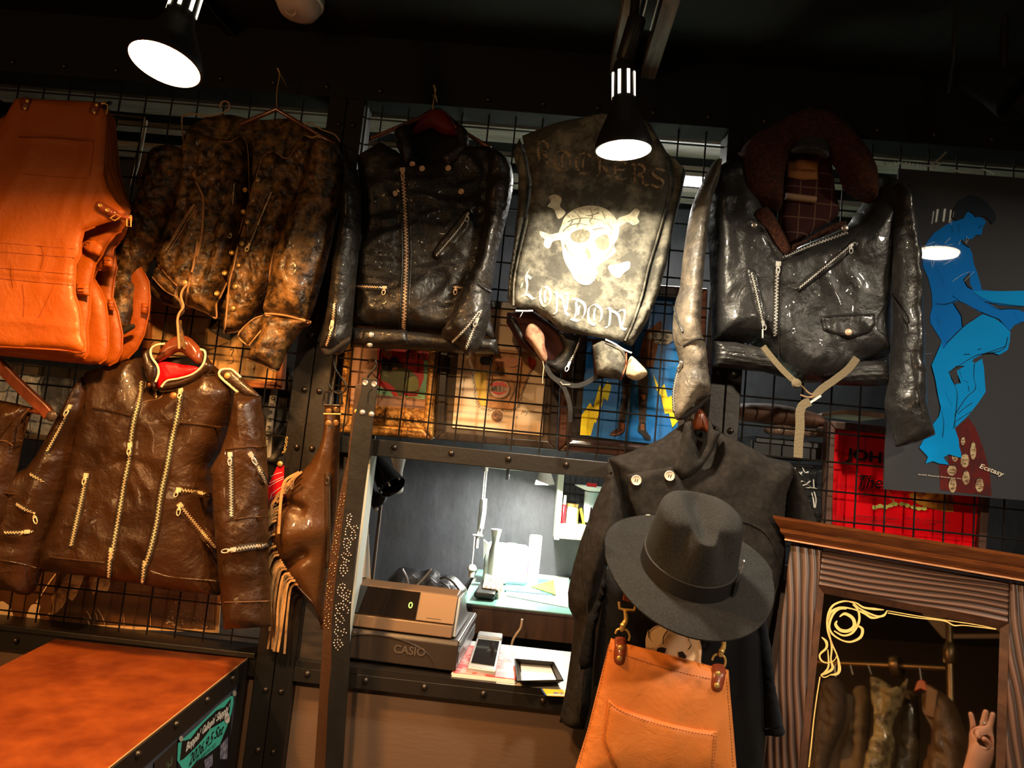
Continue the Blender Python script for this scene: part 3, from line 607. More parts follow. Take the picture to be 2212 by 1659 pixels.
# ---------------------------------------------------------------- jacket C: black biker jacket in the middle
TC = thing('leather_jacket', 'black biker jacket with full front zip and waistband snaps, left of the skull vest', 'jacket', P(930, 550, .08))
cb = Puff('body', X1(772,345, 830,312, 875,340, 905,352, 960,352, 1000,320, 1060,322, 1098,352, 1088,430, 1066,520, 1056,600, 1062,700, 1072,735, 980,728, 867,716, 762,710, 766,640, 772,600, 780,520, 781,430), .07, .06, L_BIK, TC, R=.05, amp=.011, fs=(8, 9), ang=10, seed=41, smooth=False, fine=.002,
          creases=[(X1(862,365, 866,450, 869,560, 865,712), -.004, .004), (X1(894,365, 896,470, 893,600, 888,716), -.003, .003), (X1(1048,380, 1040,460, 1020,560, 985,640), -.006, .012), (X1(900,640, 940,600, 1000,560), .006, .02), (X1(790,560, 840,520, 850,460), .005, .02)])
wb = Puff('waistband', X1(760,706, 867,714, 980,724, 1074,734, 1076,766, 980,762, 867,754, 757,750), .09, .03, L_BIK, TC, R=.02, amp=.003, fs=(14, 6), seed=44, smooth=False, cell=.007)
tb = Puff('waist_tab', A5(1130,605, 1510,600, 1512,720, 1400,745, 1250,762, 1130,760), .1, .012, L_BIK, TC, R=.01, on=wb, amp=.002, cell=.006, smooth=False)
for q in A5(1190,645, 1180,725): dome('snap', tb.at(*q, .001), .0078, STEEL, TC)
c1 = Puff('sleeve', X1(745,325, 775,380, 781,450, 778,520, 770,600, 763,680, 758,735, 742,760, 725,768, 697,762, 694,742, 705,690, 715,620, 722,560, 735,480, 742,400), .15, .055, L_BIK, TC, R=.045, amp=.006, fs=(9, 22), ang=4, seed=47)
MATS['worn_gold_sheen_leather']
c2 = Puff('sleeve', X1(1062,330, 1100,350, 1108,400, 1095,470, 1077,540, 1064,611, 1057,680, 1044,735, 1016,770, 989,748, 953,724, 972,686, 1000,620, 1032,560, 1045,480, 1050,400), .13, .055, L_BIK, TC, R=.045, amp=.008, fs=(12, 20), ang=30, seed=49, fine=.003)
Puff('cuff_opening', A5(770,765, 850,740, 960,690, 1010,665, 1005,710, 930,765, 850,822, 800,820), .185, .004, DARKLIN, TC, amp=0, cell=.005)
zipper(cb, X1(870,368, 874,432, 877,506, 878,560, 875,636, 872,712), TC, w=.016, teeth=.007, m=COPZ, slider=.0, pull=.028, pitch=.0042)
for o in (-9, 9): seam(cb, [(x+o, y) for x, y in X1(870,368, 874,432, 877,506, 878,560, 875,636, 872,712)], TC, L_BIK, .0022)
pk = Puff('chest_pocket_welt', A2(905,1345, 945,1365, 930,1440, 880,1520, 750,1650, 690,1640, 730,1560, 830,1440), .13, .006, L_BIK, TC, R=.008, on=cb, amp=.001, cell=.006)
zipper(pk, A2(920,1375, 860,1470, 715,1640), TC, w=.006, teeth=.003, slider=.02, m=SILVERZ, pull=.02, pdir=(0, 0, -1))
for q in (A5(1060,232, 1200,238, 1340,245), A5(1900,240, 1950,243, 1990,250)):
    zipper(cb, q, TC, w=.012, teeth=.0035, slider=.95 if q[0][0] < 900 else .3, m=COPZ, pull=.02, pdir=(-.03, 0, -1)); seam(cb, [(x, y-7) for x, y in q], TC, L_BIK, .002); seam(cb, [(x, y+7) for x, y in q], TC, L_BIK, .002)
for q in A2(565,1050, 628,1078, 795,1075, 453,1238, 878,1225): dome('snap', cb.at(*q, .002), .0075, COPZ, TC, ring=True)
zipper(c1, A5(880,380, 872,480, 858,580, 830,680, 808,740), TC, w=.009, teeth=.004, slider=.45, m=COPZ, pull=.02); seam(c1, A5(850,375, 840,500, 815,640, 790,735), TC, L_BIK, .002); seam(c1, A5(900,375, 900,500, 885,640, 880,690), TC, L_BIK, .002)
zipper(c2, A5(2130,440, 2080,560, 2000,770), TC, w=.01, teeth=.004, slider=.25, m=SILVERZ, pull=.018); zipper(c2, A5(2110,450, 2010,580, 1885,710), TC, w=.008, teeth=.0035, m=SILVERZ)
seam(c2, A5(2100,210, 2150,245, 2212,280), TC, L_BIK, .003)
# collar: black wings round a red-lined neck
Puff('neck_lining', A2(500,1000, 450,850, 540,790, 680,705, 760,705, 860,790, 920,850, 910,980, 800,1050, 620,1040), .05, .02, DARKLIN, TC, amp=.002)
Puff('collar_lining', A2(560,862, 600,775, 680,706, 760,706, 830,785, 850,860, 760,860, 690,822, 620,850), .085, .018, mat('dark_red_satin', (.16, .006, .004), .6), TC, amp=.002)
for q in (A2(450,845, 545,800, 560,880, 570,960, 530,1060, 500,1000), A2(850,800, 920,852, 916,970, 850,1045, 800,1080, 740,1010, 840,930)): Puff('collar', q, .12, .02, L_BIK, TC, R=.02, amp=.003)
# ---------------------------------------------------------------- vest D with the painted skull
TD = thing('leather_vest', 'faded black leather vest with a painted skull, crossbones and cream gothic letters', 'vest', P(1275, 500, .13))
vb = Puff('back_panel', X1(1128,294, 1200,266, 1300,246, 1400,262, 1440,330, 1448,400, 1432,470, 1415,530, 1400,580, 1386,640, 1366,700, 1346,738, 1312,732, 1278,727, 1215,717, 1200,704, 1177,681, 1152,669, 1128,667, 1108,662, 1112,600, 1124,540, 1140,470, 1148,400, 1136,330), .15, .02, L_VST, TD, R=.03, amp=.008, fs=(5, 4), seed=51, smooth=False, fine=.0015)
vs_ = Puff('side_panel', X1(1440,330, 1482,372, 1470,430, 1452,500, 1440,570, 1420,640, 1395,700, 1366,747, 1346,742, 1366,700, 1386,640, 1400,580, 1415,530, 1432,470, 1450,400), .12, .035, L_VST, TD, R=.03, amp=.010, fs=(12, 12), ang=25, seed=53, smooth=False)
vl_ = Puff('side_panel', X1(1122,300, 1140,340, 1150,400, 1140,470, 1124,540, 1112,600, 1108,664, 1096,645, 1099,600, 1108,540, 1118,450, 1120,380, 1108,330), .12, .03, L_VST, TD, R=.025, amp=.006, fs=(12, 10), seed=55, smooth=False)
Puff('front_lining', A6(380,455, 600,440, 790,580, 1000,670, 1230,690, 1360,740, 1400,800, 1380,1030, 1250,1020, 1120,1000, 1100,700, 1000,690, 900,960, 790,940, 700,900, 640,840, 480,740, 430,640, 370,540), .07, .02, mat('maroon_lining', (.05, .008, .006), .8), TD, amp=.006, seed=56, smooth=False)
fp = Puff('front_panel', A6(370,470, 440,600, 500,700, 640,840, 730,920, 800,970, 890,965, 905,900, 960,780, 1000,675, 900,640, 800,610, 860,760, 780,860, 700,870, 560,760, 500,620, 440,500), .1, .012, L_DRK, TD, amp=.005, seed=57, smooth=False)
zipper(fp, A6(998,680, 960,780, 920,860, 900,905), TD, w=.008, teeth=.003, m=SILVERZ, slider=.98)
Puff('torn_lining', A6(530,660, 560,560, 620,560, 690,640, 700,740, 720,830, 700,890, 660,850, 600,760), .12, .012, mat('torn_lining_tan', (.34, .2, .12), .8, col2=(.12, .02, .015), cscale=22), TD, R=.012, amp=.006, fs=(30, 10), ang=30, seed=58, cell=.006)
ff = Puff('front_panel', A6(1105,735, 1180,690, 1370,760, 1395,850, 1380,1000, 1340,1030, 1250,1015, 1140,985, 1125,880), .13, .03, L_VST, TD, R=.025, amp=.008, fs=(18, 12), seed=59, smooth=False, cell=.006)
piping('raw_edge', ff, A6(1395,800, 1392,900, 1365,980, 1345,1030), .0018, mat('rust_edge', (.35, .1, .04), .7), TD)
Puff('torn_lining', A6(1430,830, 1500,880, 1570,960, 1555,1000, 1480,1035, 1400,1000, 1395,940), .14, .02, mat('cream_rag', (.72, .55, .34), .8), TD, R=.015, amp=.008, fs=(40, 30), seed=60, cell=.005)
for q in (A6(450,440, 530,442, 598,440), A6(1215,685, 1290,720, 1370,770, 1440,800)): piping('loose_thread', Flat(.165), q, .0022, mat('thread_white', (.75, .75, .8), .7), TD)
piping('loose_thread', Flat(.15), A6(510,450, 495,480, 484,500), .0009, MATS['thread_white'], TD); piping('loose_thread', Flat(.13), A6(680,870, 690,920, 682,990, 680,1060), .0009, MATS['cream_rag'], TD)
seam(vb, X1(1440,350, 1448,400, 1432,470, 1415,530, 1400,580, 1386,640, 1366,700, 1350,736), TD, L_VST, .0028); seam(vb, X1(1140,340, 1150,400, 1140,470, 1124,540, 1112,600, 1109,660), TD, L_VST, .0028)
strip('waist_belt', Flat(.1), A6(700,900, 760,1000, 850,1050, 950,1080, 1040,1060, 1130,1010, 1200,1000), .012, L_DRK, TD, t=.003); strip('waist_belt', Flat(.11), A6(770,1010, 850,1080, 895,1180, 915,1280, 912,1390), .011, L_DRK, TD, t=.003)
MB().tube([P(*q, .115) for q in A6(830,1045, 850,1070, 915,1070)], .0018, 6).build('belt_prong', STEEL, TD, True)
for q in (A6(1480,440, 1590,370, 1600,440, 1500,600, 1430,700, 1440,740, 1370,720),): Puff('hem_flap', q, .16, .008, L_VST, TD, R=.01, on=vs_, amp=.002, smooth=False)
PAINT = mat('cream_paint', (.80, .74, .54), .6, col2=(.42, .38, .26), cscale=75, cpos=(.5, .66), bump=.3, bscale=120)
PAINTD = mat('shaded_cream_paint', (.50, .36, .22), .6, col2=(.07, .05, .03), cscale=120, cpos=(.45, .6))  # the cream paint darkened: shade over the upper word is in the colour
SHD = mat('faded_print_dark', (.17, .155, .105), .6, col2=(.5, .46, .32), cscale=90, cpos=(.55, .7))
D_ = lambda px, m=PAINT, e=.001, sm=True: decal('skull_print', vb, px, m, TD, e, .006, sm)
# crossbones, cranium, sockets, jaw
D_(A2(1440,1260, 1480,1245, 1520,1270, 1510,1320, 1545,1360, 1500,1400, 1470,1340, 1430,1320, 1450,1290)); D_(A2(1880,1400, 1950,1370, 1990,1335, 2020,1350, 2005,1390, 2015,1420, 1980,1440, 1940,1420, 1890,1450))
D_(A2(1380,1480, 1420,1490, 1450,1500, 1510,1490, 1520,1530, 1465,1545, 1440,1590, 1405,1570, 1410,1530, 1385,1510)); D_(A6(1240,60, 1320,40, 1420,20, 1420,80, 1380,110, 1330,160, 1270,130))
sk = A2(1540,1390, 1600,1340, 1700,1315, 1800,1335, 1860,1390, 1890,1450, 1880,1520, 1855,1570, 1860,1620)+A6(1150,60, 1150,120, 1100,200, 1040,220, 960,180, 920,110, 880,40)+A2(1530,1640, 1520,1560, 1500,1500, 1520,1440); D_(sk)
for q in (A2(1585,1490, 1640,1468, 1695,1480, 1698,1520, 1670,1545, 1620,1550, 1580,1525), A2(1740,1530, 1800,1500, 1825,1530, 1820,1580, 1780,1600, 1740,1570), A2(1670,1600, 1690,1590, 1710,1640, 1690,1650)): D_(q, SHD, .002)
for x in range(7): nb = MB(); nib(nb, vb, [(1243+x*9, 606+(x-3)**2*-.5), (1246+x*8.3, 594+(x-3)**2*-.4)], 2.2, 0, .002); nb.build('skull_print', SHD, TD)
nb = MB()
for q in (A2(1560,1420, 1610,1400, 1700,1395, 1800,1420, 1850,1470), A2(1640,1350, 1690,1380, 1760,1360), A2(1540,1560, 1560,1600, 1600,1640), A2(1850,1560, 1830,1610, 1800,1640), A2(1530,1480, 1560,1450, 1620,1430, 1690,1440), A2(1720,1470, 1790,1460, 1850,1500), A2(1600,1350, 1640,1400, 1620,1440), A2(1700,1330, 1720,1380, 1700,1420, 1740,1450), A2(1780,1350, 1800,1400), A2(1560,1380, 1590,1410, 1570,1440)): nib(nb, vb, q, 3, 30, .002)
nb.build('skull_print', SHD, TD)
# gothic letters drawn with a broad pen in a unit box
G = {'R': [[(.15,0),(.3,.15),(.25,.5),(.3,.85),(.15,1)], [(.3,.1),(.55,0),(.8,.15),(.75,.4),(.4,.5)], [(.45,.5),(.7,.65),(.75,.9),(1,1)]],
     'O': [[(.45,0),(.15,.2),(.1,.6),(.25,.9),(.5,1)], [(.5,0),(.85,.2),(.9,.6),(.7,.9),(.5,1)], [(.5,.2),(.45,.5),(.5,.8)]],
     'C': [[(.85,.15),(.6,0),(.2,.15),(.1,.6),(.3,.95),(.6,1),(.9,.85)], [(.5,.2),(.45,.75)]],
     'K': [[(.15,0),(.3,.15),(.28,.9),(.15,1)], [(.35,.5),(.7,.1),(.9,.05)], [(.4,.5),(.7,.7),(.8,.95),(1,1)]],
     'E': [[(.85,.1),(.55,0),(.2,.2),(.12,.6),(.3,.95),(.6,1),(.9,.85)], [(.2,.5),(.75,.45)]],
     'S': [[(.9,.1),(.5,0),(.2,.2),(.4,.45),(.75,.6),(.8,.85),(.5,1),(.1,.9)]],
     'L': [[(.55,-.2),(.35,.1),(.4,.5),(.3,.85),(.1,.95)], [(.1,.3),(.35,.1),(.6,.2)], [(.1,1),(.4,.85),(.7,1),(.95,.9)], [(.1,.6),(.15,.4)]],
     'N': [[(.05,.1),(.25,.05),(.25,.9),(.1,1)], [(.25,.1),(.6,.3),(.75,.9),(.95,1)], [(.6,.1),(.85,.05),(.8,.8)]],
     'D': [[(.1,0),(.4,0),(.85,.2),(.9,.6),(.6,1),(.1,.95)], [(.35,.1),(.4,.5),(.3,.9)], [(.55,.3),(.5,.75)]]}
def gothic(word, boxes, m, nm, w):
    for ch, (x0, y0, x1, y1, sl) in zip(word, boxes):
        mb = MB()
        for st in G[ch]: nib(mb, vb, [(x0+(x1-x0)*u+sl*v, y0+(y1-y0)*v+(x1-x0)*u*.12) for u, v in st], w, -42, .0012)
        mb.build(nm, m, TD)
gothic('ROCKERS', [(1152,302,1190,352,2), (1195,322,1236,368,0), (1240,328,1282,372,0), (1284,336,1322,378,0), (1324,346,1358,386,0), (1360,352,1400,396,0), (1402,362,1440,402,0)], PAINTD, 'painted_letter', 6.5)
gothic('LONDON', [(1122,588,1164,642,0), (1164,617,1192,660,0), (1192,630,1232,676,0), (1232,645,1268,690,-2), (1268,655,1304,700,-2), (1305,664,1358,706,-3)], PAINT, 'painted_letter', 6.5)
# ---------------------------------------------------------------- jacket E: glossy black jacket with fur collar
TE = thing('leather_jacket', 'black leather jacket with brown fur collar, plaid lining and hanging belt', 'jacket', P(1720, 600, .12))
eb = Puff('body', X1(1524,380, 1560,355, 1605,338, 1640,440, 1664,520, 1676,548, 1700,544, 1760,520, 1829,490, 1870,430, 1894,382, 1939,402, 1950,450, 1925,520, 1917,600, 1914,702, 1914,772, 1850,790, 1815,825, 1720,828, 1700,812, 1650,760, 1620,742, 1538,732, 1536,650, 1532,560, 1526,470), .1, .07, L_HIG, TE, R=.06, amp=.011, fs=(6, 4), ang=-8, seed=61, smooth=False, fine=.0012,
          creases=[(X1(1688,580, 1686,700, 1684,790), -.004, .003), (X1(1760,770, 1790,730, 1830,750), .006, .02), (X1(1545,440, 1548,560, 1544,700), .008, .012), (X1(1575,400, 1572,520, 1580,640), -.006, .015), (X1(1765,690, 1770,740, 1762,790), -.005, .01), (X1(1655,740, 1690,790, 1700,815), -.005, .005)])
rib = lambda x0, y0, x1, y1, n, h: [(X1(x0, y0+h*k, (x0+x1)/2, (y0+y1)/2+h*k-1, x1, y1+h*k), -.0045, .0022) for k in range(n)]
w1 = Puff('waistband', B1(108,495, 250,505, 420,540, 500,620, 600,735, 420,685, 250,668, 112,655), .13, .035, L_HIG, TE, R=.03, amp=.001, seed=63, smooth=False, cell=.0045, creases=rib(1537, 742, 1660, 762, 5, 9.5))
w2 = Puff('waistband', B1(960,620, 1080,612, 1165,615, 1172,765, 1080,772, 900,768, 760,755), .13, .035, L_HIG, TE, R=.03, amp=.001, seed=64, smooth=False, cell=.0045, creases=rib(1815, 792, 1916, 788, 5, 9.5))
e1 = Puff('sleeve', X1(1558,345, 1540,352, 1522,384, 1492,454, 1475,558, 1468,623, 1457,661, 1453,725, 1463,763, 1466,788, 1457,838, 1456,894, 1468,907, 1500,872, 1534,851, 1530,803, 1524,752, 1514,712, 1516,640, 1522,560, 1536,440, 1552,390), .17, .06, leather('grey_sleeve_leather', (.07, .06, .05), .42, (.26, .21, .15), 10, (.42, .68), .6, 200, .1), TE, R=.05, amp=.008, fs=(8, 12), ang=8, seed=66, fine=.002)  # this sleeve is lighter and blotchier than the rest of the jacket
e2 = Puff('sleeve', X1(1930,400, 1955,425, 1972,490, 1980,560, 1983,631, 1985,702, 1987,791, 1993,880, 2009,933, 2009,944, 1941,965, 1932,951, 1915,898, 1911,869, 1922,809, 1925,759, 1930,702, 1928,631, 1924,560, 1918,480), .16, .06, L_HIG, TE, R=.05, amp=.009, fs=(9, 10), ang=6, seed=68, fine=.002)
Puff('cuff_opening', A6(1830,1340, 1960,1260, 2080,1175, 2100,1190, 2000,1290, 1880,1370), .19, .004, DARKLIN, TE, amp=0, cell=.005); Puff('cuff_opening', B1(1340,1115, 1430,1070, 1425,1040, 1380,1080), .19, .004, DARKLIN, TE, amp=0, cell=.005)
seam(e2, B1(1190,200, 1260,340, 1305,450, 1320,620, 1360,800, 1390,960), TE, DARKLIN, .0022); seam(e1, A6(1800,400, 1830,520, 1880,620), TE, L_HIG, .003); seam(e1, A6(2060,690, 1990,680, 1880,740), TE, L_HIG, .0025)
zipper(e1, A6(1855,890, 1815,1020, 1795,1150, 1800,1310), TE, w=.006, teeth=.003, m=SILVERZ, slider=.02)
zipper(eb, A3(1118,1440, 900,1520, 700,1604), TE, w=.012, teeth=.006, m=SILVERZ, pitch=.004); zipper(eb, B1(508,20, 500,120, 495,300, 490,470), TE, w=.012, teeth=.006, m=SILVERZ, slider=.03, pull=.026, pitch=.004)
seam(eb, A3(700,1610, 780,1580, 900,1530, 1115,1460), TE, L_HIG, .002); seam(eb, B1(530,40, 525,200, 515,400, 512,640), TE, L_HIG, .002)
for q, wd in ((A3(1185,1490, 1080,1590), .022), ): pass
pw = Puff('chest_pocket_welt', A3(1160,1480, 1190,1495, 1180,1530)+B1(860,40, 640,205, 605,180, 700,90, 840,0), .16, .005, L_HIG, TE, R=.008, on=eb, amp=0, cell=.005, smooth=False)
zipper(pw, [(1846,524), (1790,570), (1724,624)], TE, w=.007, teeth=.0035, m=SILVERZ, slider=.08, pdir=(0, 0, -1), pull=.02)
pp = Puff('hand_pocket_welt', B1(312,72, 350,60, 385,110, 410,230, 440,410, 400,430, 375,330, 335,180), .16, .006, L_HIG, TE, R=.008, on=eb, amp=0, cell=.005)
zipper(pp, B1(345,85, 372,190, 420,410), TE, w=.008, teeth=.0035, m=SILVERZ, slider=.97, pull=.018)
mbx = MB()
for k in range(6): q = B1(414, 430+k*9)[0]; p = P(*q, .19); mbx.lathe(p-Vector((0, 0, .0)), FR, [(.0018, -.002), (.0024, 0), (.0018, .002), (.0001, .0022)], 8)
mbx.build('ball_chain', STEEL, TE, True)
fl = Puff('pocket_flap', B1(770,345, 930,335, 1095,330, 1100,395, 1060,450, 940,490, 785,435), .16, .006, L_HIG, TE, R=.008, on=eb, amp=.001, cell=.005, smooth=False)
seam(fl, B1(778,352, 930,343, 1090,340), TE, L_HIG, .0015); dome('snap', fl.at(*B1(937,443)[0], .001), .0085, COPZ, TE)
FUR = mat('brown_fur', (.045, .012, .006), .95, bump=1., bscale=260, dist=.006, col2=(.10, .028, .011), cscale=120)
Puff('collar_back', A3(460,1180, 455,960, 520,860, 640,790, 780,710, 880,695, 1000,720, 1130,830, 1250,980, 1292,1110, 1285,1250, 1200,1245, 1100,1180, 1050,1050, 960,980, 780,950, 720,1100, 700,1300, 600,1290, 500,1250), .13, .05, FUR, TE, R=.04, amp=.006, seed=71)
PLAID = mat('plaid_red', (.10, .012, .008), .85)
nt = PLAID.node_tree; tc = nt.nodes.new('ShaderNodeTexCoord'); lastc = None
mixc = nt.nodes.new('ShaderNodeMix'); mixc.data_type = 'RGBA'; mixc.inputs[6].default_value = (.045, .006, .005, 1); mixc.inputs[7].default_value = (.16, .08, .05, 1); sep = nt.nodes.new('ShaderNodeSeparateXYZ'); nt.links.new(tc.outputs['Object'], sep.inputs[0]); mx = []
for ax in ('X', 'Z'):
    m1 = nt.nodes.new('ShaderNodeMath'); m1.operation = 'PINGPONG'; m1.inputs[1].default_value = .02; nt.links.new(sep.outputs[ax], m1.inputs[0])
    m2 = nt.nodes.new('ShaderNodeMath'); m2.operation = 'LESS_THAN'; m2.inputs[1].default_value = .0016; nt.links.new(m1.outputs[0], m2.inputs[0]); mx.append(m2)
mm = nt.nodes.new('ShaderNodeMath'); mm.operation = 'MAXIMUM'; nt.links.new(mx[0].outputs[0], mm.inputs[0]); nt.links.new(mx[1].outputs[0], mm.inputs[1]); nt.links.new(mm.outputs[0], mixc.inputs[0]); nt.links.new(mixc.outputs[2], nt.nodes['Principled BSDF'].inputs['Base Color'])
Puff('plaid_lining', A3(730,960, 900,950, 1010,990, 1040,1180, 1060,1330, 900,1440, 745,1540, 690,1400, 700,1180), .09, .02, PLAID, TE, amp=.002, seed=73)
Puff('back_collar_facing', A3(800,880, 850,770, 960,800, 1010,900, 1000,985, 900,950, 765,945), .17, .008, L_HIG, TE, amp=.001)
lb = Puff('size_label', A3(748,985, 830,990, 938,1000, 936,1112, 840,1115, 748,1098), .115, .003, mat('tan_label', (.42, .17, .05), .7), TE, R=.003, amp=0, smooth=False)
text3('Highwayman', lb.at(*A3(765,1062)[0], .001), lb.at(*A3(920,1072)[0], .001), .012, mat('label_ink', (.16, .03, .01), .8), parent=TE, shear=.2)
MB().tube([P(1697, 424, .12), P(1762, 432, .12)], .009, 10).build('hanger_bar', mat('pale_wood', (.42, .25, .15), .6), TE, True)
for q in (A3(535,1340, 560,1300, 620,1290, 680,1380, 760,1540, 735,1590, 700,1570, 640,1480, 580,1400), A3(735,1590, 760,1520, 850,1490, 960,1420, 1080,1370, 1105,1400, 1000,1450, 880,1490, 790,1550)):
    Puff('collar_front', q, .16, .025, FUR, TE, R=.02, amp=.005, seed=75, cell=.006)
Puff('lapel_edge', A3(505,1385, 530,1350, 600,1400, 660,1500, 735,1600, 700,1620, 640,1530, 580,1440), .17, .008, L_HIG, TE, R=.01, amp=.001, cell=.006)
for q, r in ((A3(543,1392)[0], .0075), (A3(1104,1410)[0], .009)): dome('snap', P(*q, .2), r, mat('aged_nickel', (.5, .42, .36), .35, metal=.9), TE)
OLDW = mat('olive_webbing', (.20, .155, .09), .85, bump=.8, bscale=300)
strip('waist_belt', Flat(.185), B1(415,530, 470,600, 540,680, 615,750), .014, OLDW, TE, t=.003); strip('waist_belt', Flat(.19), B1(985,600, 930,670, 840,740, 770,790, 715,850), .017, OLDW, TE, t=.003)
strip('waist_belt', Flat(.195), B1(700,865, 660,885, 640,930, 640,1020, 632,1110, 628,1205), .02, OLDW, TE, t=.003)
MB().tube(catmull([P(*q, .197) for q in B1(600,740, 650,770, 690,810, 725,830, 690,840, 645,825)], False, 3), .0025, 8).build('belt_cord', mat('tan_cord', (.3, .19, .1), .8), TE, True)
MB().box(P(*B1(735,850)[0], .198), (.03, .004, .005), Matrix.Rotation(math.radians(-38), 3, 'Y')).build('belt_buckle', STEEL, TE)
MB().lathe(P(*B1(620,755)[0], .2), FR, [(.009, -.006), (.012, 0), (.009, .007), (.0001, .009)], 10).build('belt_knot', OLDW, TE, True)
# ---------------------------------------------------------------- jacket J: brown double-zip jacket with cream piping
TJ = thing('leather_jacket', 'dark brown jacket with cream piped collar, red lining and many zips, above the red-brown cabinet', 'jacket', P(330, 1000, .15))
jb = Puff('body', B2(622,272, 700,240, 830,205, 1000,165, 1030,260, 1080,400, 1120,430, 1240,380, 1400,300, 1480,225, 1560,290, 1640,400, 1600,560, 1545,790, 1475,920, 1468,1020, 1485,1250, 1505,1450, 1530,1640)+B3(1530,370, 1520,465, 1340,445, 1180,430, 1060,402, 980,385, 870,370, 770,355, 700,340, 500,322, 330,305, 320,250, 345,120)+B2(380,1340, 440,1200, 480,1000, 520,860, 590,640, 640,520, 636,400), .13, .07, L_BRN, TJ, R=.06, amp=.008, fs=(7, 6), seed=81, smooth=False,
          creases=[(B2(560,720, 540,900, 470,1100, 400,1350), -.006, .02), (B2(640,280, 645,420, 640,600), -.004, .004), (B2(1640,400, 1600,600, 1500,880), -.005, .006), (B2(910,900, 1010,870, 1100,900), -.004, .008), (B2(650,930, 760,940), -.002, .004), (B2(1230,1010, 1350,1020, 1460,1030), -.003, .004), (B2(1160,1200, 1200,1300, 1190,1500), .004, .02)])
j1 = Puff('sleeve', B2(622,272, 570,345, 500,470, 400,650, 300,830, 240,910, 130,960, 80,1130, 20,1300, -30,1450)+B3(-60,380, 0,408, 100,435, 200,465, 245,430, 290,300, 345,150)+B2(350,1450, 430,1220, 490,980, 580,700, 640,560, 650,400), .16, .06, L_BRN, TJ, R=.05, amp=.007, fs=(6, 8), ang=25, seed=83, smooth=False, creases=[(B2(640,600, 540,720, 500,900), -.01, .012), (B2(440,900, 400,1000, 340,1200), .006, .02)])
j2 = Puff('sleeve', B2(1640,400, 1700,425, 1790,440, 1822,600, 1838,800, 1846,1000, 1850,1300, 1853,1600)+B3(1862,300, 1870,500, 1878,680, 1720,690, 1570,698, 1548,520, 1530,300, 1505,0)+B2(1490,1300, 1478,1000, 1465,940, 1540,810, 1595,640), .17, .06, L_BRN, TJ, R=.05, amp=.007, fs=(7, 7), seed=85, smooth=False)
zk = dict(m=MATS['zip_metal'])
ZL = B2(975,332, 962,460, 925,600, 903,740, 893,860, 862,1010, 830,1200, 795,1400, 765,1560)+B3(768,140, 757,250, 752,345)
ZR = B2(1250,395, 1225,560, 1185,740, 1152,920, 1110,1110, 1082,1300, 1040,1480, 1000,1600)+B3(1000,230, 985,385)
zipper(jb, ZL, TJ, w=.013, teeth=.0050, slider=.31, pull=.024, pitch=.0038, **zk); zipper(jb, ZR, TJ, w=.014, teeth=.0052, slider=.0, pull=.026, pitch=.0038, **zk)
for z, o in ((ZL, -8), (ZL, 9), (ZR, -9), (ZR, 9)): seam(jb, [(x+o, y) for x, y in z], TJ, L_BRN, .0016)
seam(jb, B2(640,515, 760,535, 900,570), TJ, L_BRN, .0028); seam(jb, B2(1245,615, 1400,632, 1580,655), TJ, L_BRN, .0028)
seam(jb, B2(340,1542, 500,1560, 720,1582), TJ, L_BRN, .002); seam(jb, B3(1040,300, 1150,335, 1280,352, 1525,370), TJ, L_BRN, .002)
seam(jb, B2(910,690, 925,590, 980,480, 1090,452, 1150,398, 1235,388), TJ, SEAMC, .0014); seam(jb, B2(1060,370, 1070,450), TJ, L_BRN, .002)
zipper(jb, B2(1060,365, 1070,400, 1082,445), TJ, w=.006, teeth=.004, **zk)
zipper(jb, B2(600,970, 560,1160, 490,1470), TJ, w=.014, teeth=.0052, slider=.03, pull=.022, **zk)
zipper(jb, B2(1235,1078, 1350,1092, 1470,1118), TJ, w=.02, teeth=.0055, slider=.0, pull=.018, pdir=(-.3, 0, -1), tape=L_BRN, **zk)
zipper(jb, B2(1245,1185, 1330,1290, 1490,1480), TJ, w=.026, teeth=.0058, slider=.0, pull=.024, pdir=(0, 0, -1), tape=L_BRN, **zk)
for o in (-11, 11): seam(jb, [(x+o*.75, y-o*.55) for x, y in B2(1245,1185, 1330,1290, 1490,1480)], TJ, L_BRN, .0018)
zipper(j2, B2(1590,825, 1594,1050, 1596,1275), TJ, w=.013, teeth=.0055, slider=.04, m=SILVERZ, pull=.026); zipper(j2, B2(1722,820, 1770,900, 1842,1040), TJ, w=.014, teeth=.0055, slider=.08, m=SILVERZ, pull=.028)
zipper(j2, B2(1610,1490, 1720,1470, 1848,1458), TJ, w=.015, teeth=.0055, slider=.02, m=SILVERZ, pull=.026, pdir=(-1, 0, -.25))
for q in (B2(1550,800, 1700,785, 1838,780), B2(1555,1295, 1700,1272, 1850,1262)): seam(j2, q, TJ, L_BRN, .002)
seam(j2, B3(1548,515, 1700,512, 1868,505), TJ, SEAMC, .0012)
seam(j2, B2(1620,1440, 1850,1420), TJ, L_BRN, .0018); seam(j2, B2(1550,800, 1555,1000, 1558,1290), TJ, L_BRN, .0018)
zipper(j1, B2(490,500, 410,660, 320,825), TJ, w=.009, teeth=.0042, slider=.03, pull=.024, **zk); zipper(j1, B2(212,972, 280,1010, 352,1045), TJ, w=.009, teeth=.0045, **zk)
zipper(j1, B2(118,1178, 180,1215, 260,1245), TJ, w=.009, teeth=.0048, slider=.85, pull=.026, pdir=(.5, 0, -1), **zk); zipper(j1, B2(35,1372, 120,1372, 235,1362), TJ, w=.009, teeth=.0045, slider=.8, pull=.026, pdir=(-1, 0, -.3), **zk)
seam(j1, B3(0,225, 150,250, 290,290), TJ, L_BRN, .002)
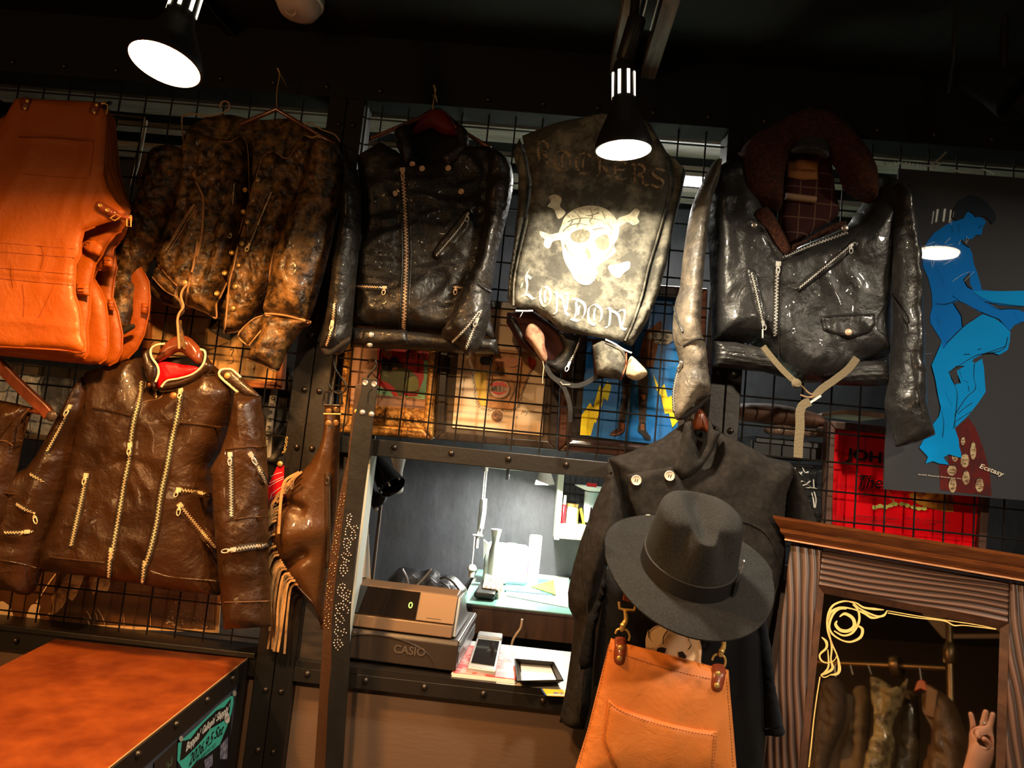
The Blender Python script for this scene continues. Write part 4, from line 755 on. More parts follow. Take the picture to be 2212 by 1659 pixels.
ep = Puff('epaulette', B2(1510,275, 1525,252, 1570,246, 1605,256, 1680,325, 1790,430, 1740,440, 1690,432, 1600,370, 1530,310), .17, .008, L_BRN, TJ, R=.01, on=None, amp=.001, cell=.006)
piping('cream_piping', ep, B2(1670,432, 1600,372, 1530,312, 1510,278, 1525,252, 1570,246, 1605,256, 1660,305), .0032, CREAM, TJ, 0); dome('snap', ep.at(*B2(1567,292)[0], .001), .008, BRASS, TJ)
Puff('neck_lining', B2(1060,180, 1400,170, 1410,240, 1330,330, 1150,420, 1070,400, 1040,280), .13, .01, DARKLIN, TJ, amp=0)
Puff('red_lining', B2(1085,205, 1150,198, 1260,215, 1345,228, 1370,240, 1330,285, 1200,320, 1130,340, 1100,380, 1078,372, 1070,330, 1095,270), .152, .004, REDLIN, TJ, R=.01, amp=.003)
cl1 = Puff('collar', B2(985,170, 1000,130, 1040,95, 1090,75, 1130,75, 1060,90, 1040,120, 1055,175, 1090,235, 1088,300, 1072,335, 1085,400, 1050,370, 1010,290), .18, .015, L_BRN, TJ, R=.015, amp=.001, cell=.006)
cl2 = Puff('collar', B2(1380,112, 1410,125, 1440,180, 1475,232, 1410,300, 1320,355, 1200,395, 1105,405, 1110,370, 1150,325, 1250,308, 1340,270, 1395,210, 1405,150), .18, .015, L_BRN, TJ, R=.015, amp=.001, cell=.006)
piping('cream_piping', Flat(.197), B2(1135,72, 1075,82, 1040,112, 1045,165, 1085,225, 1092,280, 1072,335), .0027, CREAM, TJ, 0); piping('cream_piping', Flat(.197), B2(1380,110, 1412,125, 1412,180, 1385,235, 1320,285, 1230,312, 1150,328, 1112,370), .0027, CREAM, TJ, 0)
piping('piping_seam', Flat(.19), B2(1475,232, 1410,295, 1320,350, 1200,392, 1110,402), .0018, L_BRN, TJ, 0)
for q, r in ((B2(1195,432)[0], .0095), (B2(1027,355)[0], .006)): dome('snap', jb.at(*q, .002), r, mat('copper_snap', (.45, .2, .07), .4, metal=.7), TJ)
t = thing('coat_hanger', 'polished red-brown wooden hanger inside the cream-piped collar', 'hanger', P(389, 770, .16))
Puff('shoulder_bar', B2(1072,190, 1110,110, 1170,45, 1235,15, 1300,25, 1350,65, 1395,130, 1388,215, 1320,185, 1240,128, 1150,172, 1090,200), .158, .014, HWOOD, t, R=.015, amp=0, cell=.006)
MB().tube(catmull([P(*q, .165) for q in B2(1240,60, 1240,0, 1230,-60, 1245,-85)], False, 4), .002, 8).build('hook', BRASS, t, True)
# far-left jacket over a wooden trouser bar hanger
C0 = Zm(0, 830, 3.53)
TK = thing('leather_jacket', 'brown-black leather jacket cut by the left edge, folded over a wooden hanger bar', 'jacket', P(20, 980, .24))
kb = Puff('body', C0(-120,80, 0,122, 120,145, 245,178, 225,260, 190,380, 160,500, 140,620, 100,760, 95,850, 60,1000, 0,1130, -120,1250), .22, .04, L_BRN, TK, R=.04, amp=.012, fs=(16, 3), ang=30, seed=91, smooth=False)
for q in (C0(165,165, 80,290, 0,400), C0(240,182, 160,260, 130,420), C0(210,250, 185,380)): seam(kb, q, TK, L_BRN, .0025)
seam(kb, C0(0,430, 50,435, 100,470), TK, SEAMC, .0014); seam(kb, C0(130,425, 165,432), TK, SEAMC, .0014); seam(kb, C0(0,825, 160,845), TK, L_BRN, .002)
t = thing('coat_hanger', 'red-brown wooden hanger with lower bar crossing the grid at the left edge', 'hanger', P(60, 840, .21))
ca = Zm(0, 760, 8.295)
ribbon(MB(), catmull([P(*q, .22) for q in ca(-260,10, 0,210, 300,520, 620,830, 850,1040, 935,1160)], False, 4), .026, .016).build('shoulder_bar', HWOOD, t, bevel=.004)
MB().tube([P(*q, .225) for q in ca(500,1040, 690,1080, 860,1110)], .006, 10).build('lower_bar', HWOOD, t, True); dome('bar_end', P(*ca(925,1150)[0], .24), .013, mat('aged_dark', (.06, .04, .03), .3), t)
# ---------------------------------------------------------------- fringed hip bag
TB2 = thing('fringe_bag', 'brown leather hip bag with long tan fringe hanging from a buckle on the post', 'bag', P(650, 1100, .08))
fb = Puff('bag_body', B4(432,150, 520,142, 522,270, 517,420, 515,600, 500,830, 472,1000, 456,1150, 437,1300, 432,1450, 410,1440, 402,1390, 380,1320, 330,1262, 260,1180, 192,1087, 150,1000, 135,930, 140,850, 155,770, 200,645, 290,540, 350,480, 395,410, 418,350, 430,290), .07, .055, leather('bag_brown_leather', (.075, .030, .009), .30, None, bump=.35, bscale=210, coat=.3), TB2, R=.07, amp=.004, fs=(5, 5), seed=95, smooth=False,
          creases=[(B4(185,702, 260,715, 330,742), -.02, .014), (B4(185,1087, 250,1055, 340,1000), -.024, .014), (B4(200,880, 300,880, 420,870), .012, .03), (B4(470,300, 440,420), .006, .02)])
for q in B4(455,178, 497,176, 453,252, 495,250): dome('rivet', fb.at(*q, .001), .0085, mat('leather_rivet', (.26, .13, .05), .35, metal=.4), TB2, hgt=.3)
zipper(fb, B4(450,540, 452,800, 455,1090), TB2, w=.012, teeth=.0042, m=mat('dark_zip', (.12, .07, .04), .4, metal=.7), slider=.02, pull=.024)
for o in (-18, 20): seam(fb, B4(450+o,545, 452+o,800, 452+o,1085), TB2, L_BRN, .0012)
seam(fb, B4(150,780, 138,900, 160,1010, 210,1105, 290,1210, 370,1300, 405,1400), TB2, L_BRN, .0025)
mt = Flat(.12); BW = mat('dark_bronze', (.10, .08, .065), .35, metal=.9)
MB().tube([P(*q, .115) for q in B4(432,72, 527,66, 532,140, 520,150, 430,148, 424,140)], .0032, 8, True).build('buckle', BW, TB2, True); MB().tube([P(*q, .118) for q in B4(475,70, 480,110, 476,142)], .0022, 8).build('buckle_prong', BW, TB2, True)
MB().tube([P(*q, .14) for q in B4(425,198, 525,200)], .0022, 8).build('keeper_wire', BRASS, TB2, True)
Q7 = Zm(700, 740, 7.373)
t = tag(MB().tube(catmull([P(*q, .13) for q in Q7(470,110, 330,140, 180,210, 155,320, 190,440, 290,580, 350,690, 320,780, 240,812, 150,780, 100,710, 75,660)], False, 5), .0025, 8).build('display_hook', WIRE, smooth=True), 'looped black wire hook carrying the fringed bag', 'hook')
FRG = mat('fringe_tan', (.50, .27, .10), .7, col2=(.28, .14, .05), cscale=30); nF = 0
edge = catmull([Vector(q) for q in B4(290,540, 235,590, 190,660, 160,740, 142,820, 134,900, 140,970, 165,1035, 195,1090, 230,1140, 270,1190)], False, 4); rf = random.Random(3)
for i in range(34):
    f = i/33; p = edge[int(f*(len(edge)-1))]; ln = 20+150*max(0, f-.25)/.75 if f < .8 else 165-30*(f-.8)/.2; dr = -14-8*math.sin(f*3); dpt = .11+.012*(i % 3)
    x, y = p; L0 = [(x+4, y-3), (x-6-6*f, y+4), (x+dr-4*f, y+ln*.35+8), (x+dr-10*f+rf.uniform(-3, 3), y+ln*.7+10), (x+dr-15*f+rf.uniform(-4, 4), y+ln+12)]
    ribbon(MB(), catmull([P(a_, b_, dpt) for a_, b_ in L0], False, 3), .0052, .0022).build('fringe_strip', FRG, TB2)
ribbon(MB(), catmull([P(*q, .15) for q in B4(285,535, 240,558, 205,585, 188,640, 176,740, 167,890)], False, 4), .0065, .003).build('fringe_strip', FRG, TB2)
# red fob
t = thing('leather_fob', 'bright red pennant key fob hanging on a chain beside the brown sleeve', 'fob', P(600, 1040, .1))
MB().prism([P(*q, .1) for q in B4(158,500, 196,490, 192,600, 190,700, 100,745, 104,610)], (0, .004, 0)).build('pennant', mat('red_vinyl', (.75, .01, .015), .3), t)
MB().prism([P(*q, .104) for q in B4(165,450, 200,440, 196,492, 158,502)], (0, .006, 0)).build('leather_tab', L_DRK, t); dome('snap', P(*B4(173,487)[0], .105), .007, BRASS, t)
mb = MB(); fobl = B4(215,330, 208,350, 212,370, 200,392, 205,410, 185,425)
for i in range(len(fobl)-1): a_, b_ = P(*fobl[i], .105), P(*fobl[i+1], .105); mb.tube([a_, (a_+b_)/2+Vector((.003, 0, 0)), b_, (a_+b_)/2-Vector((.003, 0, 0))], .0013, 6, True)
mb.build('chain', BRASS, t, True)
mb = MB(); fl_ = Flat(.1)
for q in (B4(110,600, 160,575, 195,560), B4(108,620, 155,590, 195,572), B4(112,740, 130,680, 190,640), B4(106,730, 125,660, 180,620), B4(120,560, 150,545, 185,535)): ribbon(mb, line3(fl_, q, .0008, curve=False), .0012, .0004)
mb.build('printed_lines', WHITE, t)
# ---------------------------------------------------------------- studded straps
S8 = lambda *n: [(690+n[i]/4.608, 1060+n[i+1]/4.608) for i in range(0, len(n), 2)]
def strap(label, L_, R_, d, m, studs, cap, nm):
    t = thing('guitar_strap', label, 'strap', P(*L_[0], d), 'studded straps on the window post')
    MB().prism([P(x, y, d) for x, y in L_+R_[::-1]], (0, .004, 0)).build('strap_body', m, t, bevel=.001)
    sm = mat('stud_'+nm, (.85, .74, .68) if nm == 'pale' else (.75, .48, .3), .22, metal=1.)
    first = None; mbs = MB()
    for i, q in enumerate(studs):
        if i >= 100: mbs.lathe(P(*q, d), FR, [(.0024, 0), (.0021, .0012), (.0012, .002), (.0001, .0023)], 10); continue
        p = P(*q, d)-t.location
        if first is None: first = dome('stud', P(*q, d), .0025, sm, t, hgt=.9, seg=12); f0 = p
        else:
            o = first.copy(); COL.objects.link(o); o.parent = t; o.location = p-f0
    if mbs.v: mbs.build('stud_row', sm, t, True)['kind'] = 'stuff'
    return t
SB = S8(305,235,283,248,318,258,277,272,273,300,310,288,282,327,302,312,297,340,276,355,262,382,258,410,260,438,312,362,325,382,343,360,368,352,382,375,343,397,322,418,353,418,315,447,360,445,318,475,357,473,333,490,277,478,250,483,295,495,240,510,310,515,242,540,285,525,309,540,248,567,272,550,297,567,272,583,278,605,243,622,222,642,262,633,298,622,284,648,310,645,232,665,248,680,270,690,293,703,238,712,265,715,243,738,217,747,262,747,208,773,238,773,275,773,205,800,242,803,278,800,215,825,260,822,233,848,230,930,206,938,253,942,190,962,217,968,252,968,182,992,232,993,183,1020,225,1022,198,1043,242,1043,218,1055,240,1070,283,995,308,1005,265,1020,302,1030,270,1050,290,1062,263,1082,283,1100,305,1118,235,1100,190,1128,215,1125,240,1132,165,1145,262,1147,232,1163,167,1175,205,1172,278,1168,240,1187,183,1195,290,1192,281,1220,175,1222,200,1225,158,1245,220,1248,165,1272,235,1270,183,1290,244,1293,163,1308,205,1307,228,1322,168,1337,183,1360,160,1385,246,1382,150,1410,187,1392,215,1402,241,1410,267,1418,163,1430,230,1440,181,1450,180,1482,152,1488,207,1488,143,1515,178,1512,220,1515,150,1543,190,1537,232,1540,163,1567,207,1557,183,1588)
SR = S8(247,32,217,40,215,65,252,60,210,92,245,105,220,120,236,140,208,148,194,172,190,200,195,228,267,147,260,172,258,200,208,268,182,275,170,300,172,328,182,353,203,345,203,370,244,280,242,308,172,410,150,427,158,453,190,433,178,467,165,500,225,405,222,432,233,380,143,537,168,525,130,560,165,562,130,588,172,588,146,615,162,635,206,535,190,663,190,690,130,725,157,717,112,745,102,775,160,745,105,802,152,775,122,826,152,805,142,845,170,880,105,908,133,908,82,927,80,953,120,957,100,975,92,1003,72,1025,118,1013,78,1052,97,1072,75,1092,120,1092,78,1120,92,1143,72,1162,100,1180,55,1188,70,1212,92,1232,92,1260,62,1267,50,1295,98,1290,52,1323,95,1305,103,1328,66,1347,88,1372)
st1 = strap('black studded leather strap in front, two chrome snaps and a slotted top', [(783,816),(779,850),(767,895),(757,965),(748,1063),(734,1175),(723,1269),(716,1343),(715,1440),(709,1500),(700,1700)], [(816,819),(814,850),(808,895),(800,965),(787,1063),(772,1175),(759,1290),(756,1343),(755,1440),(750,1506),(738,1700)], .135, L_DRK, SB, 100, 'pale')
st2 = strap('dark brown studded leather strap behind the black one', [(768,830),(762,880),(751,988),(734,1063),(723,1130),(710,1224),(700,1306),(693,1440),(688,1520),(676,1700)], [(790,830),(785,880),(775,988),(760,1063),(746,1160),(736,1230),(727,1306),(722,1440),(712,1520),(702,1700)], .11, leather('strap_brown', (.06, .028, .014), .4, bump=.3), SR, 100, 'warm')
for q in Q7(655,640, 798,662): dome('eyelet', P(*q, .1355), .007, STEEL, st1, ring=True)
for q in Q7(610,1112, 755,1140): dome('snap', P(*q, .1355), .0072, STEEL, st1, hgt=.8)
mb = MB(); ribbon(mb, [P(*q, .1352) for q in Q7(770,735, 715,790, 705,820, 697,970)], .0032, .0008); mb.build('keyhole_slot', mat('slot_black', (.003, .003, .003), .9), st1)
lt = text3('NEON', P(782, 926, .1355), P(785, 953, .1355), .006, mat('embossed_black', (.006, .006, .006), .6), parent=st1)
dome('snap', P(*Q7(512,1098)[0], .118), .006, BRASS, st2)
tag(MB().tube(catmull([P(*q, d_) for q, d_ in zip(Q7(690,560, 760,460, 825,370, 820,290, 770,265, 720,290, 700,330), (.125, .125, .12, .12, .1, .05, .01))], False, 4), .0026, 8).build('display_hook', WIRE, smooth=True), 'black wire hook at the top of the black studded strap', 'hook')
# ---------------------------------------------------------------- coat, dress form with t-shirt, apron and hat
WOOL = mat('charcoal_wool', (.012, .0098, .0085), .92, bump=.6, bscale=420, col2=(.026, .021, .018), cscale=60, cpos=(.4, .7), spec=.2)
TP = thing('wool_coat', 'charcoal double-breasted wool coat with pale four-hole buttons behind the hat', 'coat', P(1500, 1150, .15))
pb = Puff('body', B6(248,195, 340,172, 500,105, 560,60, 615,25, 650,40, 665,130, 690,215, 720,150, 728,20, 760,62, 830,100, 920,145, 1000,190, 1105,216, 1110,280, 1080,360, 1070,470, 1075,600, 1070,720, 1040,900, 1000,1150, 950,1500, 300,1500, 240,1100, 235,800, 270,640, 320,490, 305,400, 270,260), .13, .08, WOOL, TP, R=.07, amp=.007, fs=(4, 3), seed=101, smooth=False, creases=[(B6(320,300, 345,420, 400,560), .005, .01), (B6(600,310, 700,420), -.005, .02)])
p1 = Puff('sleeve', B6(248,197, 232,300, 180,420, 120,580, 85,700, 58,830, 62,900, 90,960, 75,1100, 50,1280, 18,1440, 80,1458, 138,1462, 165,1350, 178,1200, 190,1000, 205,880, 218,780, 262,650, 320,500, 308,400, 270,250), .19, .07, WOOL, TP, R=.05, amp=.006, fs=(6, 5), ang=10, seed=103, smooth=False, creases=[(B6(200,560, 160,760, 140,960, 110,1300), .006, .012), (B6(130,900, 160,880, 190,840), -.006, .01)])
p2 = Puff('sleeve', B6(1106,218, 1128,245, 1160,320, 1205,430, 1250,560, 1270,640, 1180,640, 1110,560, 1068,470, 1070,360, 1085,280), .12, .05, WOOL, TP, R=.05, amp=.005, seed=105, smooth=False)
Puff('lapel', B6(725,-10, 745,60, 780,75, 740,160, 690,240, 640,285, 592,305, 560,270, 545,236, 575,180, 595,100, 610,30, 640,20, 655,110, 680,205, 715,130), .2, .02, WOOL, TP, R=.02, amp=.002, seed=106, smooth=False)
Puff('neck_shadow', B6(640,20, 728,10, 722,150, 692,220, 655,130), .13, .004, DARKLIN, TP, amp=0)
ff2 = Puff('front_flap', B6(335,273, 440,255, 545,237, 590,300, 640,420, 700,560, 480,600, 420,580, 385,500, 350,400), .21, .008, WOOL, TP, R=.012, amp=.002, smooth=False, seed=107)
BTN = mat('button_bone', (.72, .56, .42), .35)
for i, q in enumerate(B6(381,301, 538,280, 437,487)):
    c = P(*q, .222); b = MB().lathe(c, FR, [(.0118, -.001), (.0122, .002), (.0108, .004), (.0085, .0028), (.0001, .0028)], 28).build('button', BTN, TP, True)
    mb = MB()
    for k in (-1, 1): mb.tube([c+Vector((k*.0025-.001, -.0032, -.0035)), c+Vector((k*.0025+.001, -.0032, .0035))], .0008, 6)
    mb.build('thread', L_DRK, b)
seam(pb, B6(820,490, 900,500, 990,550, 1040,640, 1060,760, 990,920), TP, WOOL, .002); seam(p1, B6(170,430, 130,700, 150,960, 110,1450), TP, WOOL, .002)
t = thing('coat_hanger', 'wooden hanger showing in the collar of the charcoal coat', 'hanger', P(1515, 910, .16))
Puff('shoulder_bar', B6(645,60, 655,0, 675,-35, 700,-20, 722,30, 728,80, 690,65), .165, .01, HWOOD, t, amp=0, cell=.005); MB().tube(catmull([P(*q, .165) for q in B6(672,-20, 660,-45, 640,-50, 625,-30)], False, 4), .002, 8).build('hook', STEEL, t, True)
COT = mat('black_cotton', (.0045, .0045, .0055), .9, bump=.3, bscale=500, spec=.15); COT2 = mat('navy_black_cotton', (.008, .010, .014), .88, bump=.3, bscale=500, spec=.15)
TF = thing('display_stand', 'slim black display stand carrying the t-shirt and the fedora', 'stand', (.37, -.27, 0)); hcp = P(*B6(622,715)[0], .5)
MB().lathe((.37, -.27, 0), (0, 0, 1), [(.17, 0), (.17, .015), (.02, .03), (.012, .05), (.012, hcp.z+.01), (.0001, hcp.z+.012)], 24).build('pole', BLK2, TF, True)
MB().tube([(.37, -.27, hcp.z), (hcp.x, -.49, hcp.z+.03), (hcp.x, -.49, hcp.z+.09)], .01, 10).build('hat_arm', BLK2, TF, True)
TT = thing('t_shirt', 'black t-shirt with a pale skull print, worn under the orange apron', 't-shirt', P(1480, 1500, .35))
tb_ = Puff('shirt_body', B6(240,715, 330,770, 500,780, 900,850, 940,850, 985,1000, 975,1200, 980,1450, 975,1560, 965,1710, 90,1710, 165,1360, 175,1180, 200,950, 215,800), .33, .08, COT, TT, R=.07, amp=.008, fs=(5, 3), seed=111, smooth=False, creases=[(B6(250,800, 240,1000, 220,1200), -.006, .02), (B6(860,950, 850,1200, 890,1500), .008, .02)])
Puff('sleeve', B6(235,700, 240,800, 215,900, 190,1000, 175,1180, 120,1195, 110,1150, 150,960, 195,860, 215,780), .36, .04, COT, TT, amp=.004, smooth=False)
ts2 = Puff('sleeve', B6(900,860, 950,855, 990,940, 1012,1080, 1030,1250, 1060,1390, 1078,1490, 1030,1500, 976,1508, 970,1400, 965,1250, 930,1100), .37, .05, COT2, TT, R=.04, amp=.006, fs=(10, 3), seed=113, smooth=False)
seam(ts2, B6(972,1478, 1030,1470, 1072,1460), TT, COT2, .0016)
skp = decal('skull_print', tb_, B6(425,1110, 425,1050, 435,1010, 470,990, 530,975, 600,980, 640,1010, 680,1050, 692,1100, 688,1180, 560,1200, 480,1180), mat('print_cream', (.80, .60, .40), .7), TT, .0012, smooth=False)
IK = mat('print_ink', (.015, .01, .01), .8)
for q in (B6(480,1095, 500,1088, 525,1095, 515,1120, 490,1128, 478,1110), B6(578,1112, 600,1108, 618,1130, 612,1150, 585,1148)): decal('skull_print', tb_, q, IK, TT, .002)
nb = MB()
for q in (B6(527,975, 545,985, 555,1005), B6(530,1010, 510,1040, 508,1075), B6(440,1010, 440,1040, 455,1060), B6(625,1035, 630,1060, 640,1080, 628,1100), B6(435,1015, 470,988, 530,973, 600,978, 645,1012, 685,1060), B6(685,1060, 692,1100, 688,1160)): nib(nb, tb_, q, 2.2, 30, .0022)
nb.build('skull_print', IK, TT)
TA = thing('leather_apron', 'tan orange leather bib apron on the dress form, brass clips and front pocket', 'apron', P(1450, 1550, .45))
ab = Puff('apron_body', B6(262,1045, 340,1073, 540,1125, 740,1178, 815,1195, 822,1300, 838,1480, 856,1710, 78,1710, 100,1640, 150,1480, 200,1280, 240,1120), .43, .03, L_TAN, TA, R=.09, amp=.006, fs=(3, 2), seed=121, smooth=False, back=.1, edge=.004)
pkt = Puff('front_pocket', B6(250,1333, 290,1365, 380,1400, 500,1437, 650,1472, 768,1484, 755,1600, 745,1710, 320,1710, 272,1640, 225,1530, 238,1420), .46, .004, L_TAN, TA, R=.006, on=ab, amp=.001, smooth=False, lift=.001)
dk = mat('stitch_dark_orange', (.30, .09, .02), .8)
for S, q in ((pkt, B6(252,1350, 300,1385, 380,1420, 500,1457, 650,1492, 762,1506)), (pkt, B6(258,1352, 244,1430, 232,1525, 278,1632, 330,1705)), (pkt, B6(750,1490, 742,1600, 735,1700)), (pkt, B6(760,1490, 752,1600, 745,1700)), (ab, B6(250,1100, 400,1150, 600,1210, 812,1255)), (ab, B6(250,1075, 205,1290, 110,1640)), (ab, B6(805,1205, 828,1500, 842,1700))):
    mb = MB(); tp = arc_pts(line3(S, q, .0006), .006)
    for i in range(len(tp)-1): ribbon(mb, [tp[i], tp[i].lerp(tp[i+1], .6)], .0013, .0006)
    mb.build('stitching', dk, TA)
for sd, qs in enumerate(((B6(285,1040, 335,1050, 332,1120, 320,1165, 295,1170, 275,1150, 278,1090), B6(307,1092, 302,1142), B6(283,1025, 290,1008, 312,1000, 338,1010, 350,1035, 345,1058), B6(312,1015, 318,985, 332,960, 330,915), B6(300,875, 302,905, 325,912, 372,915, 378,885), B6(330,805, 378,825, 372,885, 318,868)),
                        (B6(745,1168, 800,1175, 798,1240, 785,1290, 760,1298, 738,1280, 740,1220), B6(767,1215, 762,1270), B6(740,1150, 748,1130, 770,1120, 795,1132, 803,1155, 798,1178), B6(778,1135, 785,1105, 795,1080, 792,1040), B6(762,985, 758,1015, 785,1028, 832,1042, 843,1010), B6(785,925, 840,930, 835,1010, 778,985)))):
    tbb = Puff('strap_tab', qs[0], .45, .005, L_RED, TA, R=.006, on=ab, amp=0, cell=.006)
    for q in qs[1]: dome('rivet', tbb.at(*q, .0005), .0055, BRASS, tbb.o)
    MB().tube(catmull([P(*q, .475) for q in qs[2]], False, 3), .0022, 8).build('ring', BRASS, TA, True)
    MB().tube(catmull([P(*q, .48) for q in qs[3]], False, 4), [.002, .0035, .005, .0045, .006, .0045, .005, .0045, .004, .004, .004, .004, .004][:13], 10).build('snap_hook', BRASS, TA, True)
    MB().tube([P(*q, .478) for q in qs[4]], .0026, 8).build('hook_loop', BRASS, TA, True)
    MB().prism([P(*q, .47) for q in qs[5]], (0, .006, 0)).build('shoulder_strap', L_RED, TA, bevel=.001)
    c = sum((Vector(q) for q in qs[5]), Vector((0, 0)))/4; dome('rivet', P(c.x, c.y, .4765), .005, BRASS, TA)
# hat
FELT = mat('grey_felt', (.014, .0135, .0135), .95, bump=.6, bscale=500, col2=(.022, .0215, .021), cscale=260, spec=.25); BAND = mat('black_grosgrain', (.006, .005, .005), .5, bump=.4, bscale=900, stretch=(1, 1, 12))
TH = thing('fedora', 'charcoal felt fedora with black band and small pin on top of the display', 'hat', P(1483, 1240, .5))
hc = P(*B6(622,715)[0], .5); hv = (hc-CAM).normalized(); th = math.radians(15)
N_ = (hv*-.40+(UP*math.cos(th)+RT*math.sin(th))*.917).normalized(); U_ = (RT*math.cos(th)-UP*math.sin(th)); U_ = (U_-N_*U_.dot(N_)).normalized(); V_ = N_.cross(U_).normalized()   # V_ points away from the viewer
def hp(u, v, n): return hc+U_*u+V_*v+N_*n
def crown(q, t):    # q angle, t height 0..1 side, 1..2 over the top
    c_, s_ = math.cos(q), math.sin(q); ax_, bx = .086, .100
    if t <= 1:
        k = 1-.13*t**1.5; u, v, n = ax_*k*c_, bx*k*s_, .118*t
        fr_ = max(0, -s_); pin = math.exp(-((abs(c_)-.55)/.26)**2)*fr_*max(0, t-.25)**.9*1.2; u *= 1-.44*pin; v *= 1-.36*pin
        if s_ < 0 and t > .75: n -= .012*fr_*(t-.75)/.25
    else:
        k = (1-.13)*(2-t); u, v = ax_*k*c_, bx*k*s_
        r = 2-t; n = .118+.014*(1-r*r)**.5*1.0; n -= .032*math.exp(-(u/.024)**2)*(1-r**4)**1*(1 if s_ > -.2 else .8)+.012*max(0, -s_)*r**2
        fr_ = max(0, -s_); pin = math.exp(-((abs(c_)-.55)/.26)**2)*fr_*.92*r; u *= 1-.44*pin; v *= 1-.36*pin
    return hp(u, v, n)
mb = MB(); nq = 96; ts = [i/24 for i in range(25)]+[1+i/16 for i in range(1, 17)]; vs = [crown(2*math.pi*k/nq, t_ if t_ < 2 else 1.999) for t_ in ts for k in range(nq)]
mb.add(vs, [(i*nq+k, i*nq+(k+1) % nq, (i+1)*nq+(k+1) % nq, (i+1)*nq+k) for i in range(len(ts)-1) for k in range(nq)]+[tuple((len(ts)-1)*nq+k for k in range(nq))])
cr = mb.build('crown', FELT, TH, True); sm = cr.modifiers.new('s', 'SMOOTH'); sm.iterations = 4
mb = MB(); rings = []
for j in range(13):
    f = j/12
    for k in range(nq):
        q = 2*math.pi*k/nq; c_, s_ = math.cos(q), math.sin(q); ru = .086+(.158-.086)*f; rv = .100+(.176-.100)*f
        n = .010*f*f*(1 if s_ > 0 else .2)-.012*f*f*max(0, -s_)+.006*f*f*math.cos(2*q)
        rings.append((ru*c_*(1+.02*f*math.sin(3*q)), rv*s_, n))
m_ = 13*nq; vs = [hp(*r_) for r_ in rings]+[hp(a_, b_, c_-.0028) for a_, b_, c_ in rings]
fs = [(j*nq+k, j*nq+(k+1) % nq, (j+1)*nq+(k+1) % nq, (j+1)*nq+k) for j in range(12) for k in range(nq)]; fs += [tuple(m_+i for i in f_[::-1]) for f_ in fs]
fs += [(12*nq+k, m_+12*nq+k, m_+12*nq+(k+1) % nq, 12*nq+(k+1) % nq) for k in range(nq)]+[(k, (k+1) % nq, m_+(k+1) % nq, m_+k) for k in range(nq)]
mb.add(vs, fs); mb.build('brim', FELT, TH, True)
mb = MB(); vs = []
for t_, e_ in ((.0, 1.0), (.0, 1.025), (.26, 1.022), (.27, .99)):
    for k in range(nq): p = crown(2*math.pi*k/nq, t_); ax3 = hc+N_*.118*t_; vs.append(ax3+(p-ax3)*e_)
mb.add(vs, [(i*nq+k, i*nq+(k+1) % nq, (i+1)*nq+(k+1) % nq, (i+1)*nq+k) for i in range(3) for k in range(nq)]); mb.build('hat_band', BAND, TH, True)
mb = MB(); q0 = -.55
for s_, w_ in ((-1, .16), (1, .16)):
    a_ = crown(q0, .13); vs = []
    pts = [crown(q0+s_*.015, .0), crown(q0+s_*w_, .02), crown(q0+s_*w_, .27), crown(q0+s_*.015, .24)]; o_ = (a_-hc-N_*.015).normalized()*.006; mb.prism([p+o_ for p in pts], o_*.3)
mb.build('band_bow', BAND, TH)
p = crown(-.25, .30)+(crown(-.25, .3)-hc-N_*.03).normalized()*.006; mb = MB(); mb.tube([p-N_*.012, p+N_*.014], .0013, 8); mb.lathe(p+N_*.016, N_, [(.0001, -.003), (.003, 0), (.0001, .003)], 8)
mb.tube([p-N_*.002-U_*.004, p+N_*.004+U_*.002], .0012, 6); mb.build('hat_pin', STEEL, TH, True)
# ================================================================ pictures, posters and goods behind and on the grid
def flatpoly(name, px, d, m, parent, e=0., sm=False): 
    if sm: px = [tuple(v) for v in catmull([Vector(p) for p in px], True, 5)]
    n = len(px); r = delaunay_2d_cdt([Vector(v) for v in px], [], [list(range(n))], 1, 1e-5)
    return MB().add([P(v.x, v.y, d+e) for v in r[0]], r[2]).build(name, m, parent)
def nibs(name, d, lst, w, m, parent, ang=20, e=.0012):
    mb = MB(); S = Flat(d)
    for q in lst: nib(mb, S, q, w, ang, e)
    return mb.build(name, m, parent)
def frame4(px, w, d, t, m, parent, depth=.02, name='frame', bevel=.003):
    """picture frame with mitred rails; px = outer corners TL TR BR BL seen at distance d"""
    c = [P(*q, d) for q in px]; ce = sum(c, Vector())/4; n = 4
    for i in range(4):
        a, b = c[i], c[(i+1) % 4]
        def inn(k):
            p = c[k]; u = (c[(k+1) % 4]-p).normalized(); v = (c[k-1]-p).normalized(); return p+(u+v)*w
        ai, bi = inn(i), inn((i+1) % 4)
        MB().prism([a, b, bi, ai], (0, t, 0)).build(name, m, parent, bevel=bevel)
GLASS = None
# gold frame with the red motorcycle print
GOLD = mat('antique_gold', (.52, .27, .07), .42, metal=.55, bump=.8, bscale=60, dist=.004, col2=(.22, .09, .02), cscale=30)
t = thing('framed_print', 'gold ornate frame with a red print of a man on a green motorcycle', 'picture', P(840, 945, -.05))
oc = [(738,700), (950,716), (934,950), (727,934)]; frame4(oc, .028, -.03, .05, GOLD, t, bevel=.008)
for k in range(9):
    a = P(770+k*17, 893+k*1.6, -.028); MB().lathe(a, FR, [(.006, -.004), (.006, .001), (.003, .004), (.0001, .005)], 12).build('ornament', GOLD, t, True)
board('mat_board', [(758,716), (934,728), (918,884), (748,872)], -.045, .004, mat('mat_rose', (.45, .26, .18), .8), t)
board('inner_slip', [(745,872), (922,884), (932,946), (730,930)], -.043, .006, GOLD, t)
flatpoly('print', Q7(850,-120, 1700,-70, 1590,905, 850,822), -.0445, mat('print_red', (.55, .006, .008), .45), t, .0006)
